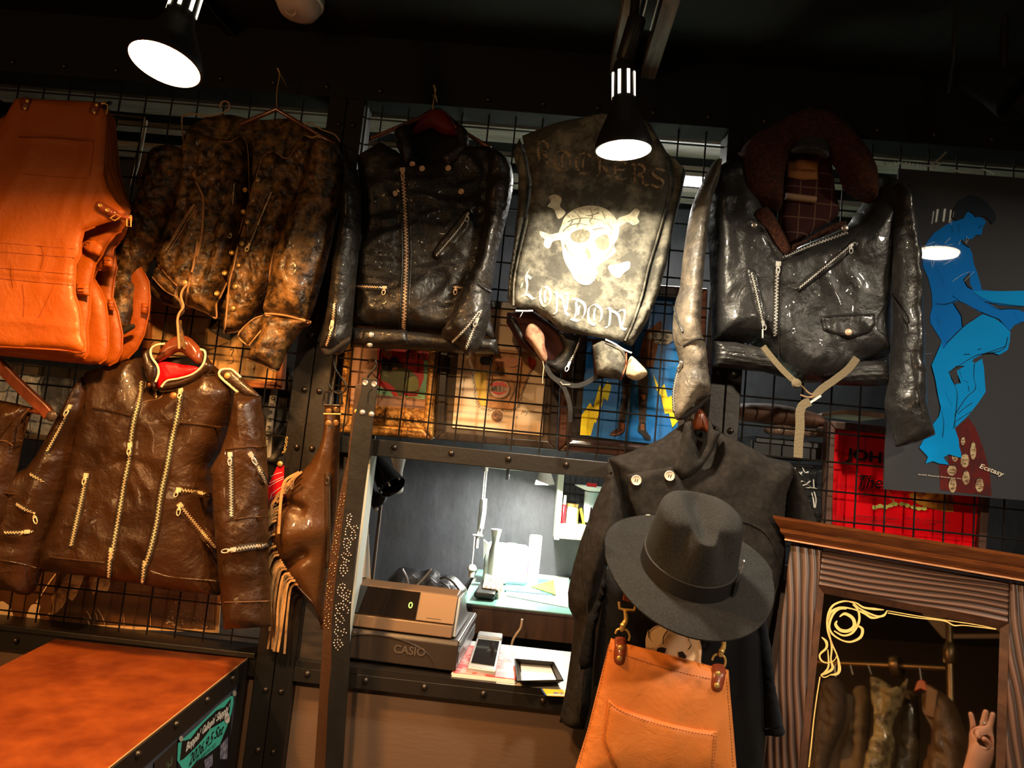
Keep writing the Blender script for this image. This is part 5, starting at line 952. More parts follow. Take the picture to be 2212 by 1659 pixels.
pa = lambda px, m, e=.001, sm=False, nm='print', d=-.0445: flatpoly(nm, px, d, m, t, e+.0006, sm)
GR = mat('print_mint', (.22, .5, .28), .5); OL = mat('print_olive', (.10, .105, .03), .5); OL2 = mat('print_olive_light', (.30, .30, .08), .5); INK = mat('print_black', (.01, .009, .009), .5); SKIN = mat('print_skin', (.6, .22, .07), .5)
pa(Q7(1590,290, 1700,290, 1600,905, 1240,860, 1240,840, 1350,860, 1480,860, 1540,700, 1590,560), GR); pa(Q7(850,690, 890,700, 1060,780, 1110,860, 850,820), GR)
pa(Q7(890,420, 960,430, 1040,490, 1130,420, 1280,400, 1380,440, 1500,560, 1490,760, 1300,780, 1260,840, 1190,860, 1120,720, 1020,640, 910,600), OL, .0015)
pa(Q7(1330,580, 1400,540, 1470,545, 1500,610, 1500,740, 1400,785, 1310,770, 1310,640), OL2, .002, True)
pa(Q7(930,120, 1080,115, 1085,200, 1040,260, 990,230, 940,190), SKIN, .0015); pa(Q7(920,240, 980,250, 1040,280, 1110,220, 1190,260, 1200,340, 1290,390, 1130,420, 1040,480, 920,420, 900,330), INK, .0018)
pa(Q7(930,60, 1090,50, 1090,120, 1060,100, 940,130), INK, .0018); nibs('print', -.0445, [Q7(950,130, 975,140), Q7(1030,120, 1060,118), Q7(1000,180, 1040,175), Q7(1300,850, 1400,830, 1530,860), Q7(1390,780, 1530,770, 1600,800)], 1.2, INK, t, 60, .0026)
pa(Q7(1085,420, 1120,395, 1180,405, 1160,425, 1100,440), SKIN, .0024, True)
for q in (Q7(1420,740, 1560,740, 1600,780), Q7(1420,800, 1500,790, 1590,830), Q7(1300,880, 1420,860, 1560,870)): nibs('print', -.0445, [q], 1.6, OL2, t, 80, .003)
text3('DEVIL', P(874, 774, -.042), P(922, 779, -.042), .022, mat('print_darkred', (.12, .01, .01), .5), 'print_lettering', t, shear=.25, bold=.015); text3('555', P(829, 811, -.041), P(839, 817, -.041), .006, mat('print_khaki', (.4, .38, .2), .5), 'print_lettering', t); text3('46', P(824, 848, -.041), P(830, 851, -.041), .005, INK, 'print_lettering', t)
# mouth drawing in a black frame
DFR = mat('dark_frame', (.030, .018, .012), .3, coat=.4); MAHO = wood('mahogany', (.035, .012, .007), (.07, .025, .013), 8, (1, 1, 8), .25, .1, coat=.5)
t = thing('framed_drawing', 'black framed drawing of a laughing red mouth hung with chains on cream paper', 'picture', P(1070, 970, -.05))
frame4([(958,641), (1220,660), (1201,972), (940,949)], .022, -.04, .04, DFR, t); board('mat_board', [(955,650), (1215,668), (1197,968), (935,944)], -.052, .004, mat('mat_taupe', (.09, .06, .035), .8), t)
PAPER = mat('cream_paper', (.78, .55, .33), .7); flatpoly('paper', [(1000,650), (1187,662), (1171,941), (977,923)], -.048, PAPER, t)
Z2 = Zm(1000, 780, 4.608); fp_ = lambda px, m, e=.001, sm=True: flatpoly('drawing', px, -.048, m, t, e, sm); DBR = mat('print_brown', (.42, .18, .06), .6, col2=(.55, .28, .10), cscale=40)
fp_(Z2(80,-60, 130,110, 150,300, 160,420, 300,470, 500,480, 540,400, 620,260, 700,40, 720,-60, 640,-90, 300,-120), DBR); fp_(Z2(120,120, 230,110, 230,300, 235,430, 170,430, 140,300), mat('print_yellow', (.75, .42, .05), .6), .0015)
fp_(Z2(650,-40, 730,0, 700,90, 660,60), mat('print_orange_red', (.6, .05, .02), .6), .002); fp_(Z2(300,0, 400,-30, 560,-20, 560,60, 470,90, 420,60, 330,70), mat('print_flesh', (.55, .22, .1), .6), .002); fp_(Z2(180,-40, 280,-40, 290,20, 270,40, 180,30), INK, .002)
cm = [(365+95*math.cos(k*math.pi/12), 278+88*math.sin(k*math.pi/12)) for k in range(24)]; fp_([(1000+x/4.608, 780+y/4.608) for x, y in cm], mat('print_peach', (.72, .42, .25), .6), .003)
REDP = mat('print_lip_red', (.65, .02, .015), .4); fp_(Z2(272,245, 310,212, 345,206, 365,214, 395,205, 430,232, 445,262, 400,250, 355,243, 310,250), REDP, .0035); fp_(Z2(285,292, 330,308, 370,312, 430,298, 400,325, 355,335, 310,322), REDP, .0035)
fp_(Z2(276,252, 330,240, 400,243, 442,260, 440,285, 400,302, 340,305, 285,290), mat('print_teeth', (.8, .68, .5), .5), .003)
nibs('drawing', -.048, [Z2(x, 244, x, 305) for x in range(292, 436, 22)]+[Z2(276,272, 350,276, 440,272)], .7, INK, t, 0, .005)
nibs('drawing', -.048, [[(1000+(365+(103+4*math.cos(k))*math.cos(k*.5))/4.608, 780+(278+(100+4*math.cos(k))*math.sin(k*.5))/4.608) for k in range(14)], Z2(340,20, 350,80, 380,130, 420,140), Z2(480,180, 520,260, 490,350, 450,420, 480,450), Z2(420,30, 470,60, 540,50, 560,10), Z2(330,90, 370,60, 410,90, 400,130, 350,130, 330,90)], 1.6, INK, t, 30, .0045)
def chain(name, d, px, m, parent, r=3.2, w=.9, e=.0045):
    q = catmull([Vector(p) for p in px], False, 8); pts = arc_pts([v.to_3d() for v in q], r*1.7); mb = MB(); S = Flat(d)
    for i in range(len(pts)-1):
        c = (pts[i]+pts[i+1])/2; dr = (pts[i+1]-pts[i]).normalized(); s = Vector((-dr.y, dr.x, 0)); k = .75 if i % 2 else .35
        nib(mb, S, [tuple((c+dr*math.cos(a)*r*1.05+s*math.sin(a)*r*k).xy) for a in [j*math.pi/4 for j in range(9)]], w, 45, e)
    return mb.build(name, m, parent)
chain('drawing', -.048, Z2(40,0, 90,120, 120,250, 130,380, 190,470, 290,480, 340,470), INK, t); chain('drawing', -.048, Z2(710,40, 640,180, 590,320, 560,440, 480,490, 380,485), INK, t)
cd_ = Z2(*[v for k in range(16) for v in (342+55*math.cos(k*math.pi/8), 545+58*math.sin(k*math.pi/8))]); fp_(cd_, mat('print_sepia', (.2, .09, .035), .6, col2=(.35, .17, .07), cscale=160), .004); nibs('drawing', -.048, [Z2(320,540, 345,520, 365,545, 345,570, 320,540), Z2(300,575, 340,590, 385,575)], 1, INK, t, 30, .0055)
nibs('signature', -.048, [Z2(580,530, 600,490, 610,510, 650,520), Z2(600,510, 640,500, 625,545, 610,530)], .9, INK, t, 40, .003)
# blue lightning picture in a mahogany frame
t = thing('framed_picture', 'mahogany framed blue picture with yellow lightning bolts and booted legs in ripped jeans', 'picture', P(1350, 970, -.05))
frame4([(1222,600), (1530,622), (1515,1000), (1205,975)], .034, -.035, .045, MAHO, t, bevel=.006); frame4([(1236,620), (1512,640), (1498,985), (1222,962)], .01, -.028, .02, DFR, t)
BLU = mat('print_blue', (.008, .13, .42), .4, coat=.5, col2=(.015, .2, .55), cscale=5); YEL = mat('print_bolt_yellow', (.85, .68, .02), .3, coat=.4)
board('backing', [(1236,610), (1510,630), (1494,992), (1218,968)], -.06, .004, DFR, t); flatpoly('picture', [(1278,612), (1478,628), (1462,966), (1253,940)], -.055, BLU, t)
fb_ = lambda px, m, e=.001, sm=False: flatpoly('picture', px, -.055, m, t, e, sm)
fb_(Z2(1360,235, 1395,275, 1440,195, 1478,250, 1440,400, 1405,370, 1322,620, 1310,605, 1272,742, 1165,735, 1180,540, 1265,415, 1297,465), YEL, .002); fb_(Z2(1890,122, 1940,228, 1965,270, 2005,225, 2037,360, 2078,345, 2105,470, 2145,590, 2085,662, 2050,520, 2010,525, 1965,330, 1950,330, 1930,290), YEL, .002)
fb_(Z2(1480,-60, 1560,-70, 1600,-20, 1540,20), YEL, .002)
JEAN = mat('print_jeans', (.07, .035, .02), .5, col2=(.02, .014, .012), cscale=60); fb_(Z2(1592,150, 1690,150, 1672,290, 1640,370, 1615,600, 1550,590, 1560,470, 1585,380), JEAN, .003); fb_(Z2(1740,120, 1845,120, 1838,350, 1818,612, 1752,612, 1750,350), JEAN, .003); fb_(Z2(1770,335, 1815,330, 1818,375, 1790,385), SKIN, .004)
BOOT = mat('print_boot', (.05, .018, .008), .3); fb_(Z2(1550,600, 1612,618, 1608,690, 1560,735, 1500,742, 1465,730, 1500,690, 1545,660), BOOT, .004, True); fb_(Z2(1760,615, 1818,620, 1825,690, 1868,755, 1860,782, 1815,775, 1775,720, 1740,690), INK, .004, True)
nibs('picture', -.055, [Z2(1570,620+k*14, 1605,625+k*12) for k in range(5)]+[Z2(1770,625+k*14, 1805,635+k*12) for k in range(5)]+[Z2(1470,735, 1540,725, 1600,690)], .8, SKIN, t, 70, .0055)
SUE = mat('print_suede', (.26, .09, .025), .7, col2=(.16, .05, .015), cscale=60); fb_(A6(1530,700, 1560,620, 1690,520, 1700,560, 1660,760, 1620,930, 1530,920, 1500,840), SUE, .003); 
for q in A6(1600,660): fb_([(q[0]+7*math.cos(k*.7), q[1]+8*math.sin(k*.7)) for k in range(9)], mat('print_tan', (.55, .42, .25), .6), .004)
fb_(A6(1620,640, 1700,600, 1780,610, 1790,700, 1740,730, 1640,720), mat('print_pale', (.55, .45, .3), .6, col2=(.1, .08, .06), cscale=80), .0045)
# hand-lettered picture in an orange wood frame behind the worn jacket
X3 = Zm(300, 630, 6.144); t = thing('framed_picture', 'orange wood framed cream artwork with black ink marks behind the worn jacket', 'picture', P(470, 840, -.05))
OW = wood('orange_wood', (.30, .08, .02), (.42, .13, .03), 6, (6, 1, 1), .4, .1); frame4([(315,600), (622,610), (608,841), (300,823)], .02, -.035, .03, OW, t); board('paper', [(318,604), (616,616), (602,832), (304,815)], -.05, .004, mat('aged_paper', (.74, .44, .17), .8, col2=(.6, .33, .11), cscale=7), t)
flatpoly('ink_patch', X3(960,360, 1100,250, 1200,280, 1335,540, 1190,645, 1060,590, 930,515), -.05, INK, t, .003)
for i, ch in enumerate('Sex'):
    a, b = X3(1010+i*48, 535-i*45, 1052+i*48, 495-i*45); q0_, q1_ = Vector(a), Vector(b); dr = (q1_-q0_).normalized(); nn = Vector((dr.y, -dr.x)); h_ = 13-i*.5
    flatpoly('ink_patch', [tuple(q0_-dr*.6), tuple(q1_+dr*.6), tuple(q1_+dr*.6+nn*h_), tuple(q0_-dr*.6+nn*h_)], -.05, mat('ink_tan', (.62, .38, .16), .7), t, .0034)
    text3(ch, P(*(q0_+nn*2), -.045), P(*(q1_+nn*2), -.045), .0105, INK, 'lettering', t, nrm=FR)
nibs('ink_marks', -.05, [X3(230,320, 290,450, 340,530, 410,615), X3(680,300, 640,440, 620,570), X3(1210,770, 1260,760, 1230,850, 1300,900), X3(1180,950, 1240,940, 1250,860, 1200,850), X3(1290,715, 1320,830, 1370,860, 1390,780), X3(1360,660, 1385,730), X3(900,530, 895,620, 890,700), X3(150,580, 220,600, 300,670), X3(140,700, 200,650), X3(900,780, 1010,740, 1180,670)], 1.4, INK, t, 40, .003)
# clothes and a white snap tape behind, and a clear garment cover at far left
t = thing('hanging_shirt', 'black shirt with a white snap-button tape hanging behind the grid, beside the double post', 'shirt', P(600, 1000, -.09)); A5b = A5
sh = Puff('shirt_body', [(545,820), (640,800), (642,900), (620,1000), (600,1140), (540,1120), (530,1000)], -.12, .03, L_DRK, t, amp=.01, fs=(14, 5), seed=131)
tp_ = Puff('snap_tape', A5(345,1105, 395,1110, 372,1290, 352,1480, 335,1700, 285,1700, 292,1480, 310,1290), -.085, .003, mat('white_tape', (.62, .62, .62), .7), t, R=.003, amp=.001, cell=.006)
for q in A5(355,1185, 345,1245, 333,1305, 325,1370, 320,1435, 310,1520): dome('snap', tp_.at(*q, .0005), .0055, mat('snap_grey', (.3, .3, .3), .4, metal=.6), t, ring=True)
t = tag(Puff('garment_cover', [(-60,790), (70,800), (190,820), (175,900), (130,960), (100,950), (40,930), (-60,920)], -.11, .04, mat('plastic_film_grey', (.28, .32, .37), .22, bump=.9, bscale=40, col2=(.6, .65, .7), cscale=16, dist=.006), None, amp=.012, fs=(16, 10), seed=133).o, 'crumpled grey plastic garment cover behind the grid at the left edge', 'cover')
tag(board('shelf_board', [(-60,775), (200,800), (196,822), (-60,797)], -.06, .25, TEAL_W), 'dark wooden shelf behind the left grid under the aprons', 'shelf')
tag(board('shelf_board', [(-60,925), (200,950), (196,962), (-60,938)], -.06, .22, TEAL_W), 'dark shelf behind the left grid below the plastic cover', 'shelf')
# sepia photograph print along the bottom left
X5 = Zm(0, 1200, 3.814); t = thing('poster', 'wide sepia poster with pale margin standing behind the bottom left grid', 'poster', P(240, 1370, -.05))
SEP = mat('sepia_dark', (.10, .036, .010), .35, coat=.3, col2=(.17, .065, .018), cscale=5); board('sheet', [(-80,1140), (484,1180), (472,1367), (-80,1345)], -.05, .003, mat('sheet_margin', (.85, .5, .2), .6), t); flatpoly('picture', [(-80,1100), (477,1178), (465,1361), (-80,1336)], -.05, SEP, t, .001)
SB2 = mat('sepia_light', (.75, .38, .12), .5, col2=(.25, .10, .03), cscale=24); SB3 = mat('sepia_pale', (.85, .58, .32), .6); fq = lambda px, m, e=.002, sm=True: flatpoly('picture', px, -.05, m, t, e, sm)
fq(X5(560,150, 690,150, 640,300, 600,370, 560,360, 500,440, 450,480, 380,500, 430,440, 430,340, 480,280), SB2); fq(X5(250,420, 290,400, 330,415, 320,470, 325,520, 220,515), SB3); fq(X5(0,380, 60,400, 95,450, 110,550, 0,555, -60,480), SB3); fq(X5(740,180, 900,190, 880,300, 800,290, 760,320), SB2)
nibs('picture', -.05, [X5(715,455, 740,500, 745,520), X5(760,450, 795,490, 800,530), X5(670,490, 720,530, 740,580), X5(805,440, 850,520, 865,570), X5(1370,560, 1400,545, 1440,560, 1460,590), X5(1620,540, 1660,570, 1685,610), X5(300,390, 380,260, 460,150)], 2.6, SB3, t, 40, .003)
nibs('picture', -.05, [X5(1240,370, 1240,590), X5(1765,350, 1760,590), X5(1000,530, 1020,480, 1022,590)], 1.5, SB2, t, 0, .003)
rr = random.Random(5); mb = MB(); S = Flat(-.05)
for k in range(60):
    x = 1380+rr.random()*330; y = 380+rr.random()*230; s_ = rr.uniform(5, 16); q = X5(x, y, x+s_, y+rr.uniform(-8, 8)); nib(mb, S, q, rr.uniform(1, 3), rr.uniform(0, 90), .003)
mb.build('picture', SB3, t)
tag(MB().span((-1.6, .05, .86), (-.66, .4, .872)).build('shelf_board', TEAL_W), 'dark shelf behind the bottom left grid under the pale box', 'shelf')
tag(board('box', [(188,1362), (240,1363), (372,1372), (369,1389), (330,1386), (230,1376), (185,1368)], -.12, .08, mat('grey_card', (.5, .5, .52), .6)), 'pale grey box behind the rail at the bottom left grid', 'box')
# red shop poster in a brown frame
X8 = Zm(1580, 820, 5.53); X9 = Zm(1780, 1040, 5.12)
t = thing('framed_poster', 'bright red poster with black lettering in a brown frame, behind the right grid', 'poster', P(1960, 1185, -.04))
frame4([(1788,908), (2150,944), (2130,1202), (1779,1168)], .021, -.03, .03, mat('brown_frame', (.10, .05, .035), .4), t); flatpoly('poster_sheet', [(1800,925), (2125,955), (2108,1185), (1798,1152)], -.045, mat('poster_red', (.80, .004, .010), .22, coat=1., bump=.35, bscale=14, dist=.006), t)
text3('JOHN', P(1826, 998, -.04), P(1935, 1012, -.04), .038, INK, 'lettering', t, bold=.03); text3('The', P(1855, 1054, -.04), P(1906, 1056, -.04), .034, INK, 'lettering', t, shear=.35)
nibs('lettering', -.045, [X8(1480,1310, 1500,1290, 1520,1310), X8(1500,1370, 1570,1370, 1640,1330), X8(1530,1290, 1560,1330, 1600,1250, 1620,1160), X8(1530,1200, 1600,1160, 1720,1160)], 1.6, INK, t, 40, .004)
for s_, a, b in (('406 KINGS ROAD LONDON SW10', (1850,1116), (1941,1124)), ('01 351 3268', (1883,1126), (1914,1129)), ('153 PORTOBELLO ROAD LONDON W11', (1952,1121), (2053,1131)), ('01 229 6300', (1982,1131), (2022,1135))): text3(s_, P(*a, -.04), P(*b, -.04), .0052, INK, 'lettering', t)
GRN = mat('print_lime', (.52, .52, .12), .4, coat=.5); nibs('print', -.045, [X9(670,80, 720,170, 760,230, 740,270, 620,280, 540,280), X9(700,90, 760,180, 780,250), X9(860,240, 920,260, 1000,290, 1100,300)], 7, GRN, t, 60, .003)
for q in X9(560,290, 620,270, 680,285, 740,262, 790,250, 860,250, 920,265, 990,285, 1050,300, 1110,300): flatpoly('print', [(q[0]+6*math.cos(k*.8), q[1]+4.5*math.sin(k*.8)) for k in range(8)], -.045, GRN, t, .0045)
flatpoly('print', X9(940,130, 1120,110, 1300,120, 1430,130, 1430,340, 1330,330, 1190,300, 1060,260, 960,200), -.045, mat('print_tiger', (.60, .24, .03), .4, coat=.5, col2=(.25, .04, .02), cscale=40), t, .002)
# goods on the shelf behind the right grid
tag(Puff('paper_bag', X8(60,300, 500,290, 900,370, 1090,440, 1130,540, 1060,580, 700,560, 300,520, 60,480), -.1, .03, mat('brown_paper', (.10, .045, .025), .6), None, amp=.006, seed=141).o, 'flattened brown paper bags lying on the shelf right of the post', 'bag')
tag(Puff('plastic_bag', X8(400,580, 600,540, 900,590, 1130,600, 1100,680, 900,690, 600,670, 420,650), -.09, .015, mat('clear_crumple', (.30, .2, .14), .15, bump=1., bscale=50, dist=.006, col2=(.08, .05, .03), cscale=30), None, amp=.006, fs=(40, 20), seed=142).o, 'crumpled shiny plastic on top of the dark grey box', 'plastic')
t = thing('storage_box', 'dark grey lidded box on the shelf behind the belt end', 'box', P(1710, 1000, -.1)); board('box_body', X8(230,720, 1085,820, 1070,980, 230,900), -.08, .2, mat('slate_box', (.035, .04, .045), .5), t); board('lid', X8(300,668, 1090,755, 1088,825, 300,740), -.072, .21, mat('slate_lid', (.065, .072, .08), .45), t)
tag(board('paper_stack', X8(1070,440, 1085,400, 1400,352, 1830,400, 1830,465, 1350,410), -.12, .15, mat('cream_sheets', (.55, .5, .38), .7)), 'cream folded paper edge above the brown poster frame', 'paper'); 
tag(board('card', X8(1030,575, 1100,520, 1130,515, 1128,588), -.09, .01, WHITE), 'white card corner beside the brown poster frame', 'card')
tag(board('shelf_board', [(1590,1003), (2260,1060), (2260,1075), (1590,1018)], -.07, .2, TEAL_W), 'dark shelf behind the right grid under the grey box', 'shelf')
t = thing('t_shirt_pack', 'plastic wrapped black t-shirt with white skeleton print beside the red poster', 't-shirt', P(1740, 1130, -.06)); tsp = Puff('folded_shirt', X8(700,1000, 1130,1030, 1110,1659, 1010,1720, 800,1720, 640,1400), -.07, .02, mat('wrapped_black', (.02, .022, .025), .15, bump=.7, bscale=35, dist=.006, coat=1), t, amp=.003, smooth=False)
nb = MB(); 
for q in (X8(760,1080, 790,1160, 800,1190), X8(850,1050, 880,1110, 920,1100), X8(790,1080, 830,1130, 860,1150), X8(800,1240, 850,1210, 900,1240, 940,1210), X8(820,1280, 900,1250, 950,1280), X8(840,1310, 930,1290, 1020,1300), X8(980,1190, 985,1290), X8(880,1360, 900,1450, 920,1560), X8(960,1350, 980,1440, 990,1530), X8(990,1340, 1010,1430, 1000,1530)): nib(nb, tsp, q, 3.4, 30, .001)
nb.build('skeleton_print', WHITE, t)
# blue poster under plastic
t = thing('poster', 'large black poster with two blue drawn figures under shiny plastic, at the right edge', 'poster', P(2080, 1070, .06))
PX = [(1941,364), (2212,385), (2520,408), (2460,1102), (2212,1081), (1909,1057)]
POST = mat('poster_charcoal', (.045, .046, .054), .7, coat=1., spec=.1, cr=.02); board('sheet', PX, .06, .006, POST, t)
U1 = Zm(1880, 360, 3.949); U2 = Zm(1880, 740, 3.770)
BL1 = mat('figure_blue', (.0, .16, .58), .7, coat=1., spec=.1, cr=.02); BL2 = mat('figure_cyan', (.0, .26, .68), .7, coat=1., spec=.1, cr=.02); BLD = mat('hair_navy', (.015, .022, .032), .7, coat=.8, spec=.1); LN = mat('figure_line', (.012, .014, .02), .7, spec=.1)
ff_ = lambda px, m, e, sm=False: flatpoly('figure_print', px, .06, m, t, e, sm)
ff_(U1(640,500, 700,470, 790,440, 830,380, 900,420, 960,440, 990,470, 960,520, 950,580, 900,590, 860,620, 800,610, 840,680, 870,740, 880,820, 910,900, 940,1000, 950,1052, 1130,1065, 1311,1062, 1311,1180, 1220,1190, 1100,1180, 980,1150, 960,1230, 880,1290, 790,1365, 720,1430, 660,1500, 620,1550, 600,1470, 560,1410, 512,1330, 510,1270, 530,1190, 525,1080, 495,950, 450,850, 450,740, 480,650, 540,570), BL1, .001)
ff_(U1(870,1060, 1130,1062, 1311,1058, 1311,1190, 1250,1190, 1050,1160, 940,1110), BL2, .0016)
ff_(U1(700,1100, 800,1010, 870,1060, 980,1150, 1100,1215, 1170,1212, 1240,1212, 1311,1240, 1311,1320, 1230,1350, 1190,1400, 1100,1300, 950,1240, 800,1170), BL1, .0022)
ff_(U1(960,1255, 1060,1290, 1130,1340, 1195,1410, 1190,1500, 1140,1570, 1060,1590, 980,1590, 880,1640, 850,1700, 600,1700, 560,1659, 660,1500, 780,1380, 880,1300), BL2, .0024)
ff_(U2(580,0, 590,50, 640,0, 880,0, 1135,-10, 1120,60, 1050,100, 950,70, 870,100, 780,150, 700,190, 640,240, 660,300, 700,370, 705,470, 690,590, 690,700, 720,790, 725,850, 740,900, 740,940, 640,910, 595,935, 640,995, 560,985, 510,965, 450,985, 470,930, 400,855, 430,800, 490,740, 500,680, 560,600, 575,530, 550,420, 530,300, 500,185), BL2, .0028)
ff_(U2(690,340, 740,330, 700,230, 840,155, 850,170, 910,130, 925,200, 940,400, 880,490, 800,590, 695,690, 690,600, 705,460), BL2, .003); ff_(U2(640,240, 700,195, 720,320, 690,345), POST, .0036)
ff_(U1(700,430, 710,370, 760,290, 850,240, 930,260, 1000,310, 1060,390, 1075,450, 1040,490, 1000,440, 960,420, 900,430, 860,380, 820,390, 800,440, 740,460), BLD, .003); ff_(U1(710,1160, 760,1145, 830,1180, 955,1255, 880,1310, 790,1365, 780,1270), POST, .0034)
ff_(U1(770,620, 860,650, 850,690, 800,660), POST, .0034); ff_(U1(800,960, 850,900, 850,1000, 880,1050, 830,1020), POST, .0034)
nibs('figure_line', .06, [U1(740,1140, 860,1190, 960,1250, 1090,1300, 1190,1400), U1(870,1060, 980,1150, 1090,1212, 1170,1210, 1280,1215), U1(980,1150, 1100,1165, 1311,1190), U1(700,1080, 640,1010, 600,920, 560,840), U1(660,1500, 780,1380, 880,1300, 960,1255), U1(580,1280, 600,1350, 660,1420), U1(610,1430, 640,1460, 660,1500), U1(1175,1450, 1150,1540, 1080,1580, 980,1590), U1(560,1165, 650,1170, 740,1140), U1(705,500, 712,560), U1(755,490, 765,560), U1(900,580, 950,585), U1(960,500, 930,520), U1(1230,1240, 1270,1310, 1311,1330), U1(850,1600, 800,1600), U1(950,1550, 920,1560)], 1.3, LN, t, 50, .0042)
nibs('figure_line', .06, [U2(690,345, 710,420, 700,560, 680,700), U2(850,170, 845,280, 858,375, 780,450, 690,590), U2(640,240, 720,190, 850,110, 960,80, 1100,30), U2(570,530, 600,640, 590,770), U2(610,400, 640,460, 665,520), U2(715,580, 760,540, 830,490), U2(700,640, 820,560), U2(720,200, 750,290, 800,325), U2(885,370, 900,400), U2(800,350, 805,395)], 1.3, LN, t, 50, .0042)
text3('Ecstasy', P(2114, 1014, .0625), P(2166, 1033, .0625), .016, mat('print_cream2', (.75, .66, .5), .5), 'lettering', t, shear=.2, bold=.012); text3('\u00a91972 Monarch Enterprises, Inc.', P(1983, 1027, .0625), P(2077, 1036, .0625), .0042, mat('print_cream2', (.75, .66, .5), .5), 'lettering', t)
MAR = mat('reflection_maroon', (.12, .018, .018), .2, coat=.8, col2=(.07, .02, .02), cscale=30); ff_(U2(800,610, 860,700, 920,860, 970,1040, 990,1250, 570,1200, 560,990, 640,1000, 640,920, 740,945, 700,850, 690,700), MAR, .0006)  # reflection of a banner with faces in the plastic, drawn as flat colour
FC = mat('reflected_face', (.50, .38, .22), .3, coat=.5, col2=(.2, .1, .06), cscale=70)
for x, y, w_, h_ in ((755,800,18,36), (838,880,25,75), (690,930,26,40), (770,960,36,60), (665,1040,40,45), (670,1160,32,65), (780,1100,32,60), (890,1160,35,60)): ff_(U2(*[v for k in range(9) for v in (x+w_*math.cos(k*.698), y+h_*math.sin(k*.698))]), FC, .0012); nibs('reflected_face_line', .06, [U2(x-w_*.5, y-h_*.1, x-w_*.1, y-h_*.1), U2(x+w_*.15, y-h_*.1, x+w_*.5, y-h_*.1), U2(x-w_*.3, y+h_*.45, x+w_*.3, y+h_*.45), U2(x-w_*.9, y-h_*.3, x-w_*.5, y-h_*.85, x+w_*.5, y-h_*.85, x+w_*.9, y-h_*.3)], 1.4, LN, t, 60, .0022)
rr = random.Random(9); nibs('scratch', .06, [U1(x, y, x+rr.uniform(-90, 90), y+rr.uniform(-60, 60)) for x, y in [(rr.uniform(470, 860), rr.uniform(640, 820)) for _ in range(26)]]+[U1(700,980, 770,930, 850,895), U1(800,980, 885,895), U1(430,1422, 480,1422), U1(425,1600, 530,1592)], .35, mat('scratch_pale', (.35, .5, .65), .3), t, 45, .0048)
# chrome hanger wire and spring cord above the blue poster
XA = Zm(1780, 280, 5.12); mb = MB(); sp = [P(*q, .03) for q in XA(640,380, 740,375, 860,370, 1000,390, 1070,400, 1160,415, 1250,440)]; sp = arc_pts(catmull(sp, False, 6), .0022); hx = [p+Vector((0, .004*math.cos(i*1.4), .004*math.sin(i*1.4))) for i, p in enumerate(sp)]
mb.tube(hx, .0011, 5); tag(mb.build('spring_cord', STEEL, smooth=True), 'thin coiled metal cord along the top edge of the blue poster', 'cord')
tag(MB().tube(catmull([P(*q, .03) for q in XA(1350,250, 1290,310, 1220,370, 1160,400, 1250,395, 1300,370)], False, 4), .0026, 8).build('carabiner', STEEL, smooth=True), 'bright metal clip hanging above the blue poster', 'clip')
tag(MB().tube(catmull([P(*q, .05) for q in XA(1460,455, 1560,475, 1680,465, 1760,440, 1880,490)], False, 4), .0024, 8).build('wire_hanger', STEEL, smooth=True), 'shiny wire hanger edge at the top right of the blue poster', 'hanger')
# narrow mirror strip and small frames behind the aprons' right side
XB = Zm(0, 130, 6.144); t = thing('framed_glass', 'narrow framed glass edge catching light right of the orange aprons', 'frame', P(300, 380, -.03))
board('pane_edge', XB(1910,770, 1955,800, 1880,1200, 1835,1420, 1800,1520, 1820,1400, 1860,1100), -.03, .004, mat('pane_pale', (.75, .72, .6), .3), t); MB().tube([P(*q, -.025) for q in XB(1440,715, 1920,765, 1850,1100, 1720,1659)], .003, 8).build('frame', mat('frame_bronze', (.22, .12, .06), .3, metal=.7), t, True)
tag(board('book', XB(1890,1215, 1960,1220, 1880,1659, 1790,1650), -.05, .02, mat('tan_spine', (.30, .14, .06), .7)), 'tan panel edge behind the grid left of the worn sleeve', 'panel')
# ================================================================ counter, register and workshop seen through the window
CZ = .862; PALEW = wood('pale_laminate', (.55, .53, .5), (.68, .66, .63), 6, (1, 6, 6), .35, .1)
tag(MB().span((-.553, -.028, .859), (.439, .34, .872)).build('counter_top', PALEW, bevel=.002), 'pale counter top in the window opening carrying the cash register', 'counter')
CZ = .872
S_('trim_counter_nosing', MB().span((-.553, -.031, .858), (.439, -.026, .8725)).span((-.553, -.031, .8722), (-.04, .06, .8732)), BLK)
DK = mat('register_charcoal', (.035, .024, .018), .38, bump=.1, bscale=400); DK2 = mat('register_bronze', (.15, .085, .045), .35); TANP = mat('register_tan', (.46, .27, .14), .4); BGL = mat('display_black', (.012, .008, .006), .06, coat=1.); SILV = mat('register_silver', (.30, .31, .33), .3, metal=.3)
A0 = PH(983, 1458, CZ+.004); zt = P(981, 1385, -A0.y).z; A0.z = CZ+.004
Lf = (PH(756, 1432, CZ+.004)-PH(971, 1460, CZ+.004)).normalized(); B_ = Vector((Lf.y, -Lf.x, 0)); B_ = B_ if B_.y > 0 else -B_
W = .36; dpt = .34; top = A0.copy(); top.z = zt; O = lambda l, b, z: A0+Lf*l+B_*b+Vector((0, 0, z))
t = thing('cash_register', 'black and bronze cash register with a green zero on its display, on the counter', 'register', tuple(A0+Lf*W/2)); h = zt-A0.z
MB().prism([O(0, 0, .008), O(0, 0, h-.01), O(0, .008, h), O(0, dpt, h), O(0, dpt, .008)], Lf*W).build('drawer_base', DK, t, bevel=.003)
